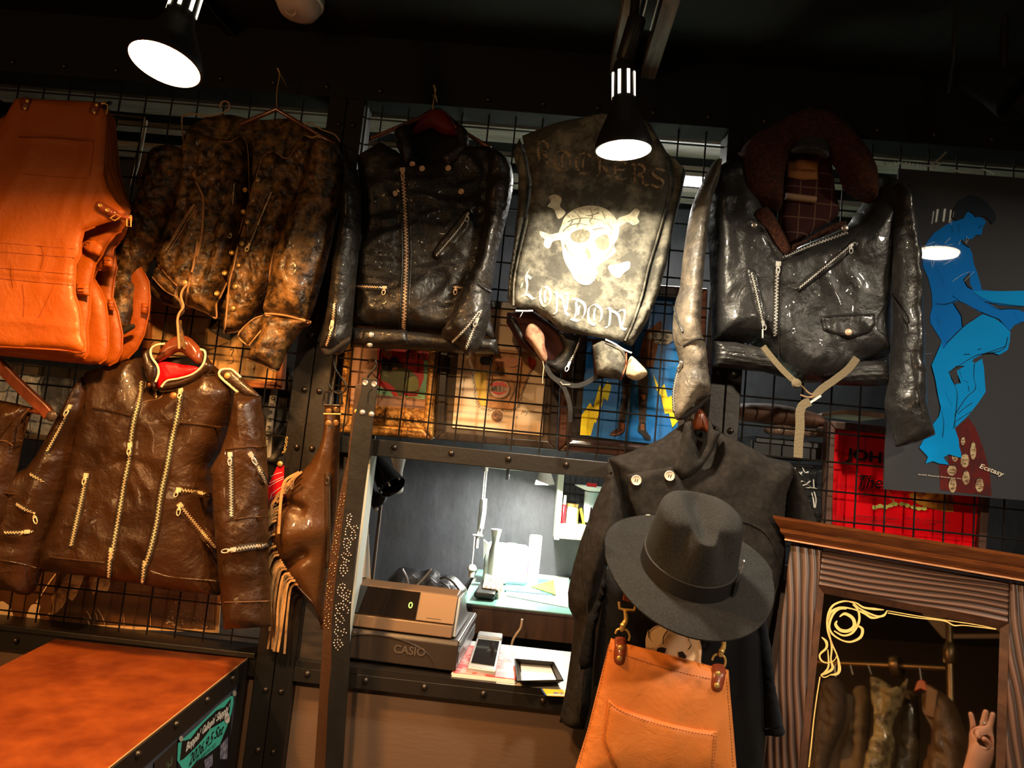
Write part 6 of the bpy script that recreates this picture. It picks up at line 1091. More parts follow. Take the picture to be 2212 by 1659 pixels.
MB().prism([O(-.001, .01, h-.012), O(-.001, dpt, h-.012), O(-.001, dpt, h-.004), O(-.001, .01, h-.004)], -Lf*.002).prism([O(-.001, .02, .02), O(-.001, dpt-.01, .02), O(-.001, dpt-.01, h-.03), O(-.001, .02, h-.03)], -Lf*.0015).build('side_panel', SILV, t)
MB().box(O(W/2, .1, .004), (.3, .15, .008)).build('foot', L_DRK, t)
arc = [O(.045+.16-.15*math.cos(k*math.pi/16), -.001, .012+.062*math.sin(k*math.pi/16)) for k in range(17)]; MB().tube(arc, .0016, 6).build('arc_relief', DK, t, True)
cA, cB = P(808, 1414, -A0.y+.004), P(879, 1426, -A0.y+.004); nr = -B_; text3('CASIO', O(.165, -.0012, .036), O(.082, -.0012, .036), .021, mat('logo_relief', (.10, .075, .06), .3), 'lettering', t, .001, nrm=nr, bold=.02)
h1 = h+.004; u = lambda b, z, l=0: O(l+.02, b, z)
MB().prism([u(.004, h1), u(.012, h+.034), u(.2, h+.045), u(.26, h1)], Lf*(W-.03)).build('printer_housing', DK2, t, bevel=.003)
MB().prism([u(.014, h+.035), u(.045, h+.105), u(.1, h+.11), u(.15, h+.05)], Lf*(W-.03)).build('upper_housing', DK2, t, bevel=.003)
f0, f1 = Vector((0, 0, 0)), 0
def fr_pt(l, f): a, b = u(.0125, h+.0365, l), u(.0435, h+.103, l); n_ = (b-a).cross(Lf).normalized(); n_ = n_ if n_.dot(B_) < 0 else -n_; return a.lerp(b, f)+n_*.0015
MB().add([fr_pt(.0, .02), fr_pt(.098, .02), fr_pt(.098, .98), fr_pt(.0, .98)], [(0, 1, 2, 3)]).prism([fr_pt(.0, .02), fr_pt(.098, .02), fr_pt(.098, .98), fr_pt(.0, .98)], -(fr_pt(0, 0)-u(.0125, h+.0365))*.9).build('paper_cover', TANP, t)
MB().prism([fr_pt(.1, .02), fr_pt(.325, .02), fr_pt(.325, .98), fr_pt(.1, .98)], -(fr_pt(0, 0)-u(.0125, h+.0365))*.9).build('display_window', BGL, t)
MB().tube([fr_pt(.033, .12), fr_pt(.072, .12)], .0008, 6).build('cover_slot', L_DRK, t)
nn = (fr_pt(0, 0)-u(.0125, h+.0365)).normalized(); text3('0', fr_pt(.125, .38)+nn*.001, fr_pt(.114, .38)+nn*.001, .016, mat('digit_green', (.3, 1, .1), .5, emit=(.45, 1., .12), estr=2.), 'display_digit', t, .0005, nrm=nn)
MB().prism([O(.012, .02, h+.004), O(.012, .05, h+.1), O(.012, .12, h+.1), O(.012, .2, h+.04), O(.012, .27, h+.004)], Lf*.008).build('side_cheek', SILV, t, bevel=.002)
mb = MB()
for i in range(6):
    for j in range(4): mb.box(O(.06+i*.04, .2+j*.03, h+.012), (.02, .016, .008))
mb.build('keys', WHITE, t)
# card reader, magazines, tray, cards
t = thing('magazine', 'stack of pink printed magazines under the card reader', 'magazine', PH(1045, 1460, CZ)); mg = [(976,1456), (1000,1400), (1108,1412), (1113,1474), (1110,1478)]
MG = mat('magazine_pink', (.75, .35, .32), .35, col2=(.62, .06, .06), cscale=30, cpos=(.5, .56)); pg = [PH(x, y, CZ+.001) for x, y in ((975,1462), (1008,1402), (1110,1418), (1112,1477))]
for k in range(5): MB().prism([p+Vector((.002*math.sin(k*2), .001*k, k*.0022)) for p in pg], (0, 0, .002)).build('page_block', MG if k == 4 else WHITE, t)
INKR = mat('mag_ink', (.2, .03, .05), .5)
for r_ in range(5): a, b = pg[0].lerp(pg[1], .15+r_*.16), pg[0].lerp(pg[1], .15+r_*.16)+(pg[3]-pg[0])*.22; text3(('MUSIC', 'LOUD & LIVE', 'HEAVY ROCK', 'ALIVE', 'RECORDS')[r_], a+(pg[3]-pg[0])*.03+Vector((0, 0, .0118)), b+Vector((0, 0, .0118)), .006, INKR, 'print', t, nrm=Vector((0, 0, 1)))
BLP = mat('mag_blue', (.05, .12, .5), .4)
for a_, b_, c_, m_ in ((.5, .2, .13, BLP), (.72, .35, .12, REDP), (.85, .6, .1, REDP), (.6, .75, .1, WHITE)): p = pg[0]+(pg[3]-pg[0])*a_+(pg[1]-pg[0])*b_; MB().lathe(p+Vector((0, 0, .0112)), (0, 0, 1), [(.014*c_*8, 0), (.0001, .0004)], 9).build('print', m_, t)
t = thing('card_reader', 'silver and black card reader lying tilted on the magazines', 'card reader', PH(1045, 1445, CZ)); cz = CZ+.013
q = [PH(x, y, cz+.012+dz) for x, y, dz in ((1010,1440,0), (1071,1449,0), (1084,1383,.02), (1030,1377,.02))]; MB().prism(q, (0, 0, -.014)).build('body', mat('reader_silver', (.55, .55, .55), .3, metal=.4), t, bevel=.003)
s_ = [q[0].lerp(q[3], .12)+(q[1]-q[0])*.08, q[1].lerp(q[2], .12)-(q[1]-q[0])*.08, q[1].lerp(q[2], .93)-(q[1]-q[0])*.08, q[0].lerp(q[3], .93)+(q[1]-q[0])*.08]; MB().prism([p+Vector((0, 0, .001)) for p in s_], (0, 0, .001)).build('screen', BGL, t)
mb = MB(); r2 = [q[3]-(q[0]-q[3])*-.02, q[2]-(q[1]-q[2])*-.02]; mb.prism([q[3]+Vector((0, 0, .006)), q[2]+Vector((0, 0, .006)), q[2]-(q[1]-q[2])*.22+Vector((0, 0, .004)), q[3]-(q[0]-q[3])*.22+Vector((0, 0, .004))], (0, 0, -.02)); mb.build('printer_head', mat('reader_grey', (.25, .27, .29), .35), t, bevel=.005)
t = thing('coin_tray', 'rectangular black-rimmed mesh cash tray with a pale mat on the counter', 'tray', PH(1160, 1470, CZ)); rim = [PH(x, y, CZ+.024) for x, y in ((1112,1424), (1196,1431), (1216,1470), (1118,1472))]; bas = [PH(x, y, CZ+.002) for x, y in ((1122,1436), (1190,1441), (1205,1476), (1126,1478))]
mb = MB(); 
for i in range(4): mb.add([rim[i], rim[(i+1) % 4], bas[(i+1) % 4], bas[i]], [(0, 1, 2, 3)])
mb.add(bas, [(0, 1, 2, 3)]); wl = mb.build('tray_wall', mat('tray_mesh_black', (.05, .045, .04), .45, metal=.3), t); so = wl.modifiers.new('s', 'SOLIDIFY'); so.thickness = .0015
MB().tube(rim, .0022, 6, True).build('rim', BLK2, t, True); MB().prism([b+(sum(bas, Vector())/4-b)*.06+Vector((0, 0, .001)) for b in bas], (0, 0, .003)).build('mat_insert', mat('mat_white', (.8, .8, .78), .5), t)
for k, (c_, lab) in enumerate((((.05, .15, .65), 'blue edged card under the leaflet stack at the counter edge'), ((.85, .5, .03), 'yellow leaflet with digits at the counter edge beside the coat sleeve'))):
    pc = [PH(x, y, CZ+.001+k*.003) for x, y in ((1168,1489), (1232,1492), (1236,1506), (1178,1503))]; pc = [p+Vector((.004*k, 0, 0)) for p in pc]; tt = thing('leaflet', lab, 'leaflet', pc[0]); MB().prism(pc, (0, 0, .002)).build('sheet', mat('leaflet%d' % k, c_, .45), tt)
    if k: text3('82', pc[3].lerp(pc[0], .2)+(pc[2]-pc[3])*.3+Vector((0, 0, .0026)), pc[3].lerp(pc[0], .2)+(pc[2]-pc[3])*.65+Vector((0, 0, .0026)), .012, BLP, 'print', tt, nrm=Vector((0, 0, 1)))
# work desk
DZ = .93; yf = PH(1100, 1312, DZ).y; xl = PH(1000, 1300, DZ).x; DW = wood('desk_brown', (.07, .035, .02), (.12, .06, .035), 6, (6, 1, 1), .45, .2)
t = thing('work_desk', 'brown wooden work desk with green cutting mat glass top in the workshop', 'desk', (.3, .9, 0)); xr = 1.1
MB().span((xl, yf, DZ-.012), (xr, 1.28, DZ-.004)).build('desk_top', DW, t); MB().span((xl-.003, yf-.003, DZ-.004), (xr, 1.28, DZ)).build('glass_sheet', mat('mat_green', (.22, .46, .38), .12, coat=.6), t)
MB().span((xl+.004, yf+.01, DZ-.1), (xr, yf+.03, DZ-.012)).build('apron_board', DW, t, bevel=.002); MB().span((xl+.004, yf+.03, DZ-.1), (xl+.024, 1.27, DZ-.012)).build('apron_board', DW, t)
for x in (xl+.03, xr-.04):
    for y in (yf+.04, 1.22): MB().span((x-.02, y-.02, 0), (x+.02, y+.02, DZ-.012)).build('leg', DW, t)
cw = PH(1085, 1308, DZ+.001); 
WP = mat('paper_white', (.85, .86, .83), .6); Dq = lambda z, *n: [PH(x, y, z) for x, y in B5(*n)]
tag(MB().prism(Dq(DZ+.001, 1010,935, 1390,1010, 1400,800, 1180,790, 1010,850), (0, 0, .002)).build('paper_sheet', WP), 'large white paper sheet covering the right part of the desk', 'paper')
tag(MB().prism(Dq(DZ+.004, 1000,905, 1320,935, 1300,840, 1020,815), (0, 0, .002)).build('card_sheet', mat('teal_card', (.05, .22, .3), .3, col2=(.12, .4, .42), cscale=8)), 'teal and grey printed sheet lying under the yellow card', 'sheet')
tag(MB().prism(Dq(DZ+.008, 1160,878, 1320,932, 1305,840), (0, 0, .002)).build('yellow_card', mat('card_yellow', (.9, .75, .05), .4)), 'bright yellow triangular card on the desk', 'card')
def cyl(name, lab, cat, bx, by, z0, prof, m, base=None, sm=True, extra=None):
    c = PH(*B5(bx, by)[0], z0); k = (c-CAM).length/F/2.861; return c, k
c, k = cyl(*[None]*3, 925, 850, DZ, None, None); t = thing('powder_jar', 'white plastic tub with pink bands and label on the desk', 'jar', c)
MB().lathe(c, (0, 0, 1), [(56*k, 0), (60*k, .004), (60*k, 165*k), (54*k, 178*k)], 28).build('tub', WP, t, True); MB().lathe(c+Vector((0, 0, 178*k)), (0, 0, 1), [(60*k, 0), (60*k, 16*k), (54*k, 24*k), (.0001, 24*k)], 28).build('lid', WHITE, t, True)
for zz in (85, 135): MB().lathe(c+Vector((0, 0, zz*k)), (0, 0, 1), [(60.6*k, 0), (60.8*k, 1*k), (60.8*k, 7*k), (60.6*k, 8*k)], 28).build('label_band', mat('band_pink', (.6, .18, .25), .5), t, True)
for i in range(3): p = c+Vector(((-35+i*28)*k, -62*k, 108*k)); MB().box(p, (20*k, .001, 18*k)).build('label_mark', mat('label_grey', (.5, .4, .4), .5), t)
c = PH(*B5(930,790)[0], DZ); c.y = 1.0; c = Vector((P(*B5(930,740)[0], -.93).x, .93, DZ)); k = (c-CAM).length/F/2.861; zt_ = P(*B5(930,522)[0], -.93).z-DZ
tag(MB().lathe(c, (0, 0, 1), [(30*k, 0), (30*k, zt_*.6), (22*k, zt_*.72), (20*k, zt_*.8), (32*k, zt_), (30*k, zt_)], 24).build('vase', WP, smooth=True), 'white flared bottle neck standing behind the pink banded tub', 'bottle')
c = Vector((P(*B5(1175,790)[0], -1.05).x, 1.05, DZ)); k = (c-CAM).length/F/2.861; zt_ = P(*B5(1180,560)[0], -1.05).z-DZ; t = thing('spray_can', 'tall white spray can with purple label at the back of the desk', 'can', c)
MB().lathe(c, (0, 0, 1), [(37*k, 0), (38*k, zt_-12*k), (34*k, zt_), (.0001, zt_)], 24).build('can', WP, t, True); MB().box(c+Vector((-34*k, -18*k, zt_*.36)), (10*k, 24*k, 60*k)).build('label', mat('label_purple', (.25, .1, .5), .5), t)
c = Vector((P(*B5(1010,780)[0], -.98).x, .98, DZ)); k = (c-CAM).length/F/2.861; t = thing('plastic_canister', 'bulky white plastic canister with handle behind the tub', 'canister', c); zt_ = P(*B5(1040,605)[0], -.98).z-DZ
MB().span((c.x-135*k, .97, DZ), (c.x+125*k, 1.07, DZ+zt_*.92)).build('canister_body', WP, t, bevel=.018); MB().lathe(c+Vector((20*k, .03, zt_*.9)), (0, 0, 1), [(28*k, 0), (28*k, 14*k), (.0001, 15*k)], 20).build('cap', WP, t, True); MB().prism([c+Vector((-140*k, -.02, zt_*.55)), c+Vector((-150*k, -.02, zt_*1.0)), c+Vector((-110*k, -.02, zt_*.9))], (0, .03, 0)).build('spout', WP, t)
pb_ = [PH(*q, DZ+.001) for q in B5(1020,812, 1128,822)]; d_ = Vector((.02, .045, 0)); t = thing('glove_box', 'small white and green carton with a yellow S label on the desk', 'box', pb_[0]); hh = 62*(pb_[0]-CAM).length/F/2.861
MB().prism([pb_[0], pb_[1], pb_[1]+d_, pb_[0]+d_], (0, 0, hh)).build('carton', WP, t); e_ = pb_[1]-pb_[0]; MB().prism([pb_[0]+e_*.55-Vector((0, .001, 0)), pb_[1]-Vector((0, .001, 0)), pb_[1]+Vector((0, -.001, hh)), pb_[0]+e_*.5+Vector((0, -.001, hh))], (0, .0005, 0)).build('label', mat('carton_green', (.02, .4, .25), .5), t)
MB().prism([pb_[0]+e_*.62-Vector((0, .002, -hh*.25)), pb_[0]+e_*.92-Vector((0, .002, -hh*.25)), pb_[0]+e_*.92+Vector((0, -.002, hh*.85)), pb_[0]+e_*.62+Vector((0, -.002, hh*.85))], (0, .0005, 0)).build('label', MATS['card_yellow'], t); text3('S', pb_[0]+e_*.7+Vector((0, -.003, hh*.38)), pb_[0]+e_*.84+Vector((0, -.003, hh*.38)), hh*.35, L_DRK, 'lettering', t)
pw_ = Dq(DZ+.006, 808,950, 940,962, 975,900, 850,880); t = thing('wallet', 'black folded leather wallet with leopard print flap on the desk edge', 'wallet', pw_[0]); MB().prism(pw_, (0, 0, .022)).build('wallet_body', L_DRK, t, bevel=.008)
a_, b_, c_, d_ = Dq(DZ+.03, 865,890, 960,905, 985,870, 880,838); LEO = mat('leopard', (.75, .55, .3), .7, col2=(.08, .04, .02), cscale=90, cpos=(.5, .55)); MB().prism([a_, b_, c_+Vector((0, 0, .02)), d_+Vector((0, 0, .02))], (0, 0, .004)).prism([c_+Vector((0, 0, .02)), b_, b_+Vector((.003, .004, -.028)), c_+Vector((.003, .004, -.02))], (.002, 0, 0)).build('flap', LEO, t)
t = thing('paper_sheet', 'blue and white papers at the back of the desk beside the coat sleeve', 'paper', PH(1200, 1232, DZ)); MB().prism(Dq(DZ+.006, 1305,800, 1410,800, 1410,770, 1310,770), (0, 0, .004)).build('sheet', mat('paper_blue', (.25, .4, .7), .5, col2=(.8, .8, .8), cscale=30), t)
# desk lamp on a swing arm
LW = mat('lamp_white', (.82, .8, .7), .35); t = thing('desk_lamp', 'white swing-arm desk lamp clamped behind the desk, cone shade at right', 'lamp', P(*B5(835,640)[0], -1.1)); L1 = lambda y, *n: [P(*q, -y) for q in B5(*n)]
mb = MB()
for o in (-6, 6): mb.tube(L1(1.1, 885+o,160, 868+o,345), .0035, 8)
mb.build('upper_arm', LW, t, True); mb = MB(); [mb.tube(L1(1.1, 866+o,340, 845+o,560), .005, 8) for o in (-9, 9)]; mb.build('lower_arm', LW, t, True); ribbon(MB(), L1(1.09, 882,335, 876,420, 860,520), .016, .004).build('arm_plate', LW, t)
MB().tube(L1(1.1, 885,155, 905,138, 1020,152, 1150,160, 1240,168), .004, 8).build('top_arm', LW, t, True); MB().tube(L1(1.1, 885,120, 888,165), .009, 10).build('joint', LW, t, True); MB().tube(L1(1.1, 838,550, 828,640), .007, 10).build('clamp', LW, t, True); MB().tube(L1(1.09, 806,560, 868,566), .004, 8).build('clamp_bar', LW, t, True)
ls = P(*B5(1250,248)[0], -.95); lt_ = P(*B5(1250,150)[0], -.95); k = (ls-CAM).length/F/2.861; MB().lathe(ls, lt_-ls, [(60*k, 0), (61*k, .001), (30*k, (lt_-ls).length), (28*k, (lt_-ls).length), (56*k, .004)], 28).build('lamp_shade', LW, t, True)
MB().lathe(ls, lt_-ls, [(.0001, .012), (26*k, .014), (30*k, .03), (.0001, .05)], 20).build('bulb', mat('bulb_white', (1, 1, .95), .5, emit=(1, .97, .85), estr=30), t, True)
l = area_light('lamp_light', ls+Vector((0, 0, .005)), (-.25, .02, -1), .09, W_DESK, (1, .97, .86), 170); l.parent = t; l.matrix_parent_inverse = world_of(t).inverted()
MB().tube(catmull(L1(1.15, 815,570, 808,660, 800,740), False, 4), .003, 8).build('cord', LW, t, True); pl = L1(1.15, 803,745)[0]; MB().lathe(pl, (0, 0, -1), [(.012, 0), (.02, .012), (.02, .02), (.014, .022), (.012, .05), (.0001, .051)], 16).build('plug', LW, t, True)
t = tag(MB().span(P(*B5(1006,218)[0], -1.06), P(*B5(1038,135)[0], -1.07)).build('clip_tag', L_DRK, bevel=.002), 'small black tag hanging on the swing-arm of the white lamp', 'tag')
# wall shelf with a jar
Y = 1.12; t = thing('wall_shelf', 'white wall shelf with a pale drawer at the right end of the workshop', 'shelf', P(*B5(1320,590)[0], -Y)); v = lambda *n: [P(*q, -Y) for q in B5(*n)]
MB().prism(v(1335,168, 1372,170, 1338,590, 1308,588), (0, .17, 0)).build('side_panel', mat('shelf_white', (.8, .78, .62), .5), t); MB().prism(v(1343,490, 1700,520, 1700,540, 1340,512), (0, .17, 0)).build('shelf', MATS['shelf_white'], t); MB().prism(v(1340,514, 1700,542, 1700,610, 1335,580), (0, .17, 0)).build('drawer', wood('drawer_wood', (.62, .5, .22), (.72, .6, .3), 5, (6, 1, 1), .5, .1), t)
c = P(*B5(1410,497)[0], -1.18); k = (c-CAM).length/F/2.861; t = thing('glass_jar', 'clear glass jar with gold lid on the wall shelf', 'jar', c); c.z = c.z+.001
MB().lathe(c, (0, 0, 1), [(40*k, 0), (42*k, 6*k), (42*k, 90*k), (34*k, 108*k)], 28).build('jar_glass', mat('jar_glass', (.45, .45, .38), .08, coat=1, col2=(.7, .7, .62), cscale=30), t, True); MB().lathe(c+Vector((0, 0, 108*k)), (0, 0, 1), [(38*k, 0), (38*k, 18*k), (.0001, 20*k)], 28).build('lid', mat('lid_gold', (.75, .5, .15), .3, metal=.7), t, True)
c = P(*B5(1360,492)[0], -1.15); t = thing('ink_bottle', 'small red bottle with white cap beside the glass jar', 'bottle', c); MB().lathe(c, (0, 0, 1), [(13*k, 0), (14*k, 4*k), (14*k, 110*k), (9*k, 116*k)], 16).build('bottle', mat('bottle_red', (.75, .02, .03), .3), t, True); MB().lathe(c+Vector((0, 0, 116*k)), (0, 0, 1), [(11*k, 0), (9*k, 55*k), (.0001, 56*k)], 16).build('cap', WP, t, True)
tag(MB().prism([P(*q, -1.16) for q in B5(1465,400, 1480,395, 1500,500, 1488,500)], (0, .08, 0)).build('note_pad', MATS['card_yellow']), 'yellow pad standing right of the glass jar on the shelf', 'pad')
c = P(*B5(1530,480)[0], -1.18); t = thing('storage_tub', 'white tub topped by a dish with a red item, right end of the shelf', 'tub', c); MB().lathe(c, (0, 0, 1), [(45*k, 0), (48*k, 180*k), (.0001, 182*k)], 24).build('tub', mat('tub_blue_white', (.7, .82, .85), .4), t, True); MB().lathe(c+Vector((0, 0, 184*k)), (0, 0, 1), [(40*k, 0), (110*k, 26*k), (112*k, 30*k), (.0001, 22*k)], 28).build('dish', WP, t, True); MB().box(c+Vector((-10*k, 0, 222*k)), (60*k, 30*k, 22*k)).build('dish_item', REDP, t, bevel=.003)
mb = MB(); 
for i in range(8): mb.tube([P(*B5(1375+i*35, 165)[0], -1.28), P(*B5(1375+i*35-14, 420)[0], -1.28)], .0015, 5)
for j in range(5): mb.tube([P(*B5(1370, 180+j*55)[0], -1.278), P(*B5(1640, 205+j*55)[0], -1.278)], .0015, 5)
tag(mb.build('wire_grid_panel', WIRE), 'small black wire grid on the workshop wall behind the white shelf', 'grid')
# rear room trim seen left: hose, pole, rulers, second lamp
t = thing('clip_lamp', 'black clip-on spotlight hanging inside the upper left of the window', 'lamp', P(*B5(200,60)[0], -.25)); a_, b_ = P(*B5(195,90)[0], -.25), P(*B5(310,265)[0], -.2); ax = (b_-a_).normalized()
k = (a_-CAM).length/F/2.861; MB().lathe(a_, ax, [(.0001, -.01), (42*k, -.005), (50*k, 40*k), (84*k, (b_-a_).length), (80*k, (b_-a_).length), (40*k, 30*k)], 28).build('lamp_shade', mat('gloss_black', (.012, .012, .013), .2), t, True)
for q in B5(292,243, 355,212, 232,270, 246,295): MB().box(P(*q, -.19)+FR*.012, (.004, .004, .014 if q[0] > 840 and q[0] < 843 else .006), Matrix.Rotation(-.5, 3, 'Y')).build('vent_slot', WHITE, t)
MB().prism([P(*q, -.24) for q in B5(165,360, 185,285, 270,325, 255,360, 225,385, 190,400)], (0, .03, 0)).build('clip', mat('gloss_black', (.012, .012, .013), .2), t, bevel=.003); MB().tube([a_, P(*B5(180,60)[0], -.1)+Vector((0, 0, .06)), P(*B5(180,150)[0], -.27), P(*B5(175,250)[0], -.25), P(*B5(215,340)[0], -.25)], .005, 8).build('bracket', BLK2, t, True); MB().lathe(P(*B5(207,400)[0], -.235), FR, [(.006, -.004), (.006, .004), (.0001, .006)], 12).build('thumb_screw', STEEL, t, True)
clt = thing('cloth_strip', 'white cloth strip hanging behind the black clip-on spotlight', 'cloth', P(850, 1000, -.5)); MB().tube([P(*B5(345,70)[0], -.505), Vector((P(*B5(345,70)[0], -.505).x, .505, 2.72))], .002, 6).build('cord', L_DRK, clt)
(Puff('cloth', B5(300,60, 388,66, 370,180, 372,290, 310,295, 325,180), -.5, .01, WP, clt, amp=.003, cell=.012))
tag(ribbon(MB(), [P(*q, -.12) for q in B5(140,300, 148,560, 162,868)], .012, .003).build('wood_ruler', wood('ruler_tan', (.42, .25, .12), (.5, .32, .16), 5, (1, 1, 6), .5, .1)), 'long tan wooden ruler hanging at the left window jamb', 'ruler')
t = thing('steel_ruler', 'steel ruler with punched holes hanging left of the wooden one', 'ruler', P(*B5(135,820)[0], -.1)); ribbon(MB(), [P(*q, -.1) for q in B5(128,560, 122,700, 118,820)], .016, .002).build('blade', mat('ruler_beige', (.75, .52, .35), .5), t); ribbon(MB(), [P(*q, -.105) for q in B5(150,560, 150,700, 152,820)], .012, .002).build('blade', STEEL, t)
tag(MB().prism([P(*q, -.08) for q in B5(125,430, 152,455, 148,490, 110,580, 108,520)], (0, .01, 0)).build('clip', L_DRK, bevel=.002), 'black bulldog clip over the hanging rulers', 'clip')
tag(MB().tube([P(*q, -.6) for q in B5(240,340, 215,560, 170,960, 110,1500, 20,2300)], .006, 8).build('pole', mat('pole_brown', (.14, .1, .08), .4), smooth=True), 'thin brown pole leaning by the workshop wall left of the bag', 'pole')
# black bag slumped behind the register
t = thing('shoulder_bag', 'slumped shiny black bag with strap behind the cash register', 'bag', PH(*B5(500,930)[0], CZ)); BG = leather('bag_black', (.035, .037, .045), .28, (.10, .11, .13), 10, (.5, .7), .8, 120, .5)
Puff('bag_body', B5(250,880, 330,780, 375,758, 450,765, 500,780, 552,768, 620,800, 690,815, 740,860, 768,900, 745,950, 650,965, 480,950, 260,930), -.42, .12, BG, t, R=.1, amp=.02, fs=(9, 9), seed=151, fine=.003, cell=.01)
MB().tube(catmull([P(*q, -.28) for q in B5(600,830, 640,825, 690,860, 740,940, 700,930, 640,870, 600,850)], False, 4), .004, 8, flat=.5).build('strap', L_DRK, t, True); MB().tube(catmull([P(*q, -.29) for q in B5(370,770, 400,830, 412,900)], False, 4), .003, 8).build('piping', SILV, t, True); MB().tube(catmull([P(*q, -.29) for q in B5(548,772, 500,830, 425,905)], False, 4), .0035, 8).build('piping', SILV, t, True)
tag(MB().tube(catmull([P(*q, -.45) for q in B5(1110,1080, 1100,1135, 1070,1180, 1045,1240, 1030,1400, 1000,2300)], False, 4), .004, 8).build('cable', mat('cable_beige', (.5, .4, .3), .5), smooth=True), 'beige cable hanging in the dark under the work desk', 'cable')
# ================================================================ low cabinet with red-brown top and the event flyer
tz = .866; c4 = [PH(x, y, tz) for x, y in ((120,1380), (533,1423), (235,1659))]; BRc = c4[1]; dv = (c4[2]-c4[1]).normalized(); wv = (c4[0]-c4[1]).normalized(); back = -.04
t = thing('cabinet', 'low cabinet with orange-red leather top and riveted black edges at the bottom left', 'cabinet', (-.95, -.5, 0))
g = BRc.copy(); far = c4[0]+(PH(0, 1440, tz)-c4[0]).normalized()*1.2; nr_ = BRc+dv*1.2
TOPR = mat('cabinet_top_leather', (.13, .022, .004), .38, bump=.3, bscale=14, col2=(.27, .060, .010), cscale=9, cpos=(.35, .7), coat=.15, dist=.004)
MB().prism([c4[0], BRc, nr_, far], (0, 0, -.004)).build('top', TOPR, t)
sd = dv.cross(Vector((0, 0, 1))); sd = sd if sd.x > 0 else -sd
MB().prism([BRc+sd*.0, BRc+sd*.006, nr_+sd*.006, nr_], (0, 0, -.045)).build('edge_trim', BLK, t); MB().tube([BRc+sd*.001+Vector((0, 0, .001)), nr_+sd*.001+Vector((0, 0, .001))], .0013, 6).build('edge_bead', EDGE, t)
for x, y in ((502,1465), (447,1512), (380,1565), (297,1630), (190,1712)):
    v_ = ray(x, y); n_ = sd; p0_ = BRc+sd*.006; tt_ = (p0_-CAM).dot(n_)/v_.dot(n_); MB().lathe(CAM+v_*tt_, sd, [(.0075, -.001), (.0075, .001), (.0065, .004), (.003, .0065), (.0001, .007)], 14).build('rivet', RIV, t, True)
PNL = mat('cabinet_grey', (.075, .075, .095), .55); MB().prism([BRc-sd*.004+Vector((0, 0, -.045)), nr_-sd*.004+Vector((0, 0, -.045)), nr_-sd*.004+Vector((0, 0, -.86)), BRc-sd*.004+Vector((0, 0, -.86))], sd*.003).build('side_panel', PNL, t); MB().prism([BRc+sd*.0+Vector((0, 0, -.045)), BRc+dv*.04+Vector((0, 0, -.045)), BRc+dv*.04+Vector((0, 0, -.86)), BRc+Vector((0, 0, -.86))], sd*.005).build('corner_strip', BLK, t)
MB().prism([c4[0]+Vector((0, 0, -.004)), BRc+Vector((0, 0, -.004))-sd*.006, nr_-sd*.006+Vector((0, 0, -.004)), far+Vector((0, 0, -.004))], (0, 0, -.85)).build('carcass', PNL, t)
# flyer taped to the side: pixels thrown onto the side plane
class Side:
    d = 0
    def at(s, x, y, e=0.): v_ = ray(x, y); p0_ = BRc+sd*(.0005+e); return CAM+v_*((p0_-CAM).dot(sd)/v_.dot(sd))
SS = Side(); XF = Zm(360, 1460, 8.335); t = thing('flyer', 'turquoise and black concert flyer taped to the cabinet side', 'flyer', SS.at(430, 1600))
TEAL = mat('flyer_teal', (.06, .50, .40), .6); FW = mat('flyer_white', (.72, .66, .6), .6)
def sp_(px, m, e, nm='print', sm=False):
    px = [tuple(v) for v in (catmull([Vector(p) for p in px], True, 5) if sm else px)]; r = delaunay_2d_cdt([Vector(v) for v in px], [], [list(range(len(px)))], 1, 1e-5); return MB().add([SS.at(v.x, v.y, e) for v in r[0]], r[2]).build(nm, m, t)
pf = XF(205,1215, 1195,340, 1150,1100, 1090,1900, 195,1980); MB().prism([SS.at(*q, .001) for q in pf], -sd*.0008).build('sheet', INK, t)
sp_(XF(205,1215, 560,900, 900,560, 1100,400, 1205,335, 1200,500, 1165,680, 1090,900, 960,1230, 700,1440, 540,1540, 400,1700, 300,1700, 190,1520), TEAL, .0014); sp_(XF(280,1165, 330,1165, 430,1130, 560,960, 680,830, 900,620, 1040,560, 1160,400, 1135,640, 1100,760, 900,890, 780,960, 700,1080, 560,1250, 440,1370, 300,1500, 240,1525, 260,1350), INK, .0018)
def st_(s, a, b, hpx, m, e=.0022, **k):
    p0_, p1_ = SS.at(*XF(*a)[0], e), SS.at(*XF(*b)[0], e); top_ = SS.at(XF(*a)[0][0], XF(*a)[0][1]-hpx/8.335, e); text3(s, p0_, p1_, (top_-p0_).length, m, 'lettering', t, .0002, nrm=sd, **k)
st_("Boppin'", (335,1425), (600,1155), 190, FW, bold=.04, shear=.15); st_("Gallopin'", (625,1110), (870,880), 170, FW, bold=.04, shear=.15); st_("Slappin'", (880,880), (1110,690), 170, FW, bold=.04, shear=.15)
st_('2026.9.5', (395,1640), (830,1190), 190, INK, bold=.01, shear=.2); st_('Sat', (850,1150), (1010,1050), 170, INK, bold=.01, shear=.2); st_('OPEN 18:00/START 18:30', (500,1610), (880,1260), 60, INK)
sp_([(1090/8.335+360+6*math.cos(k*.628), 760/8.335+1460+12*math.sin(k*.628)) for k in range(10)], FW, .0024); st_('VOL.33', (1050,810), (1135,730), 45, INK, .003)
for q in (XF(680,1520, 830,1400, 830,1600, 760,1659, 690,1659), XF(970,1250, 1105,1090, 1090,1500, 960,1500), XF(400,1900, 560,1659, 600,1800, 500,1990)): sp_(q, mat('flyer_photo', (.12, .12, .19), .6, col2=(.35, .33, .4), cscale=70), .002)
for (x, y) in ((1225,315), (262,1130)): sp_([(360+x/8.335+4.5*math.cos(k*.7), 1460+y/8.335+6.5*math.sin(k*.7)) for k in range(9)], mat('clear_disc', (.5, .47, .4), .2, coat=1), .003, 'tape_disc')
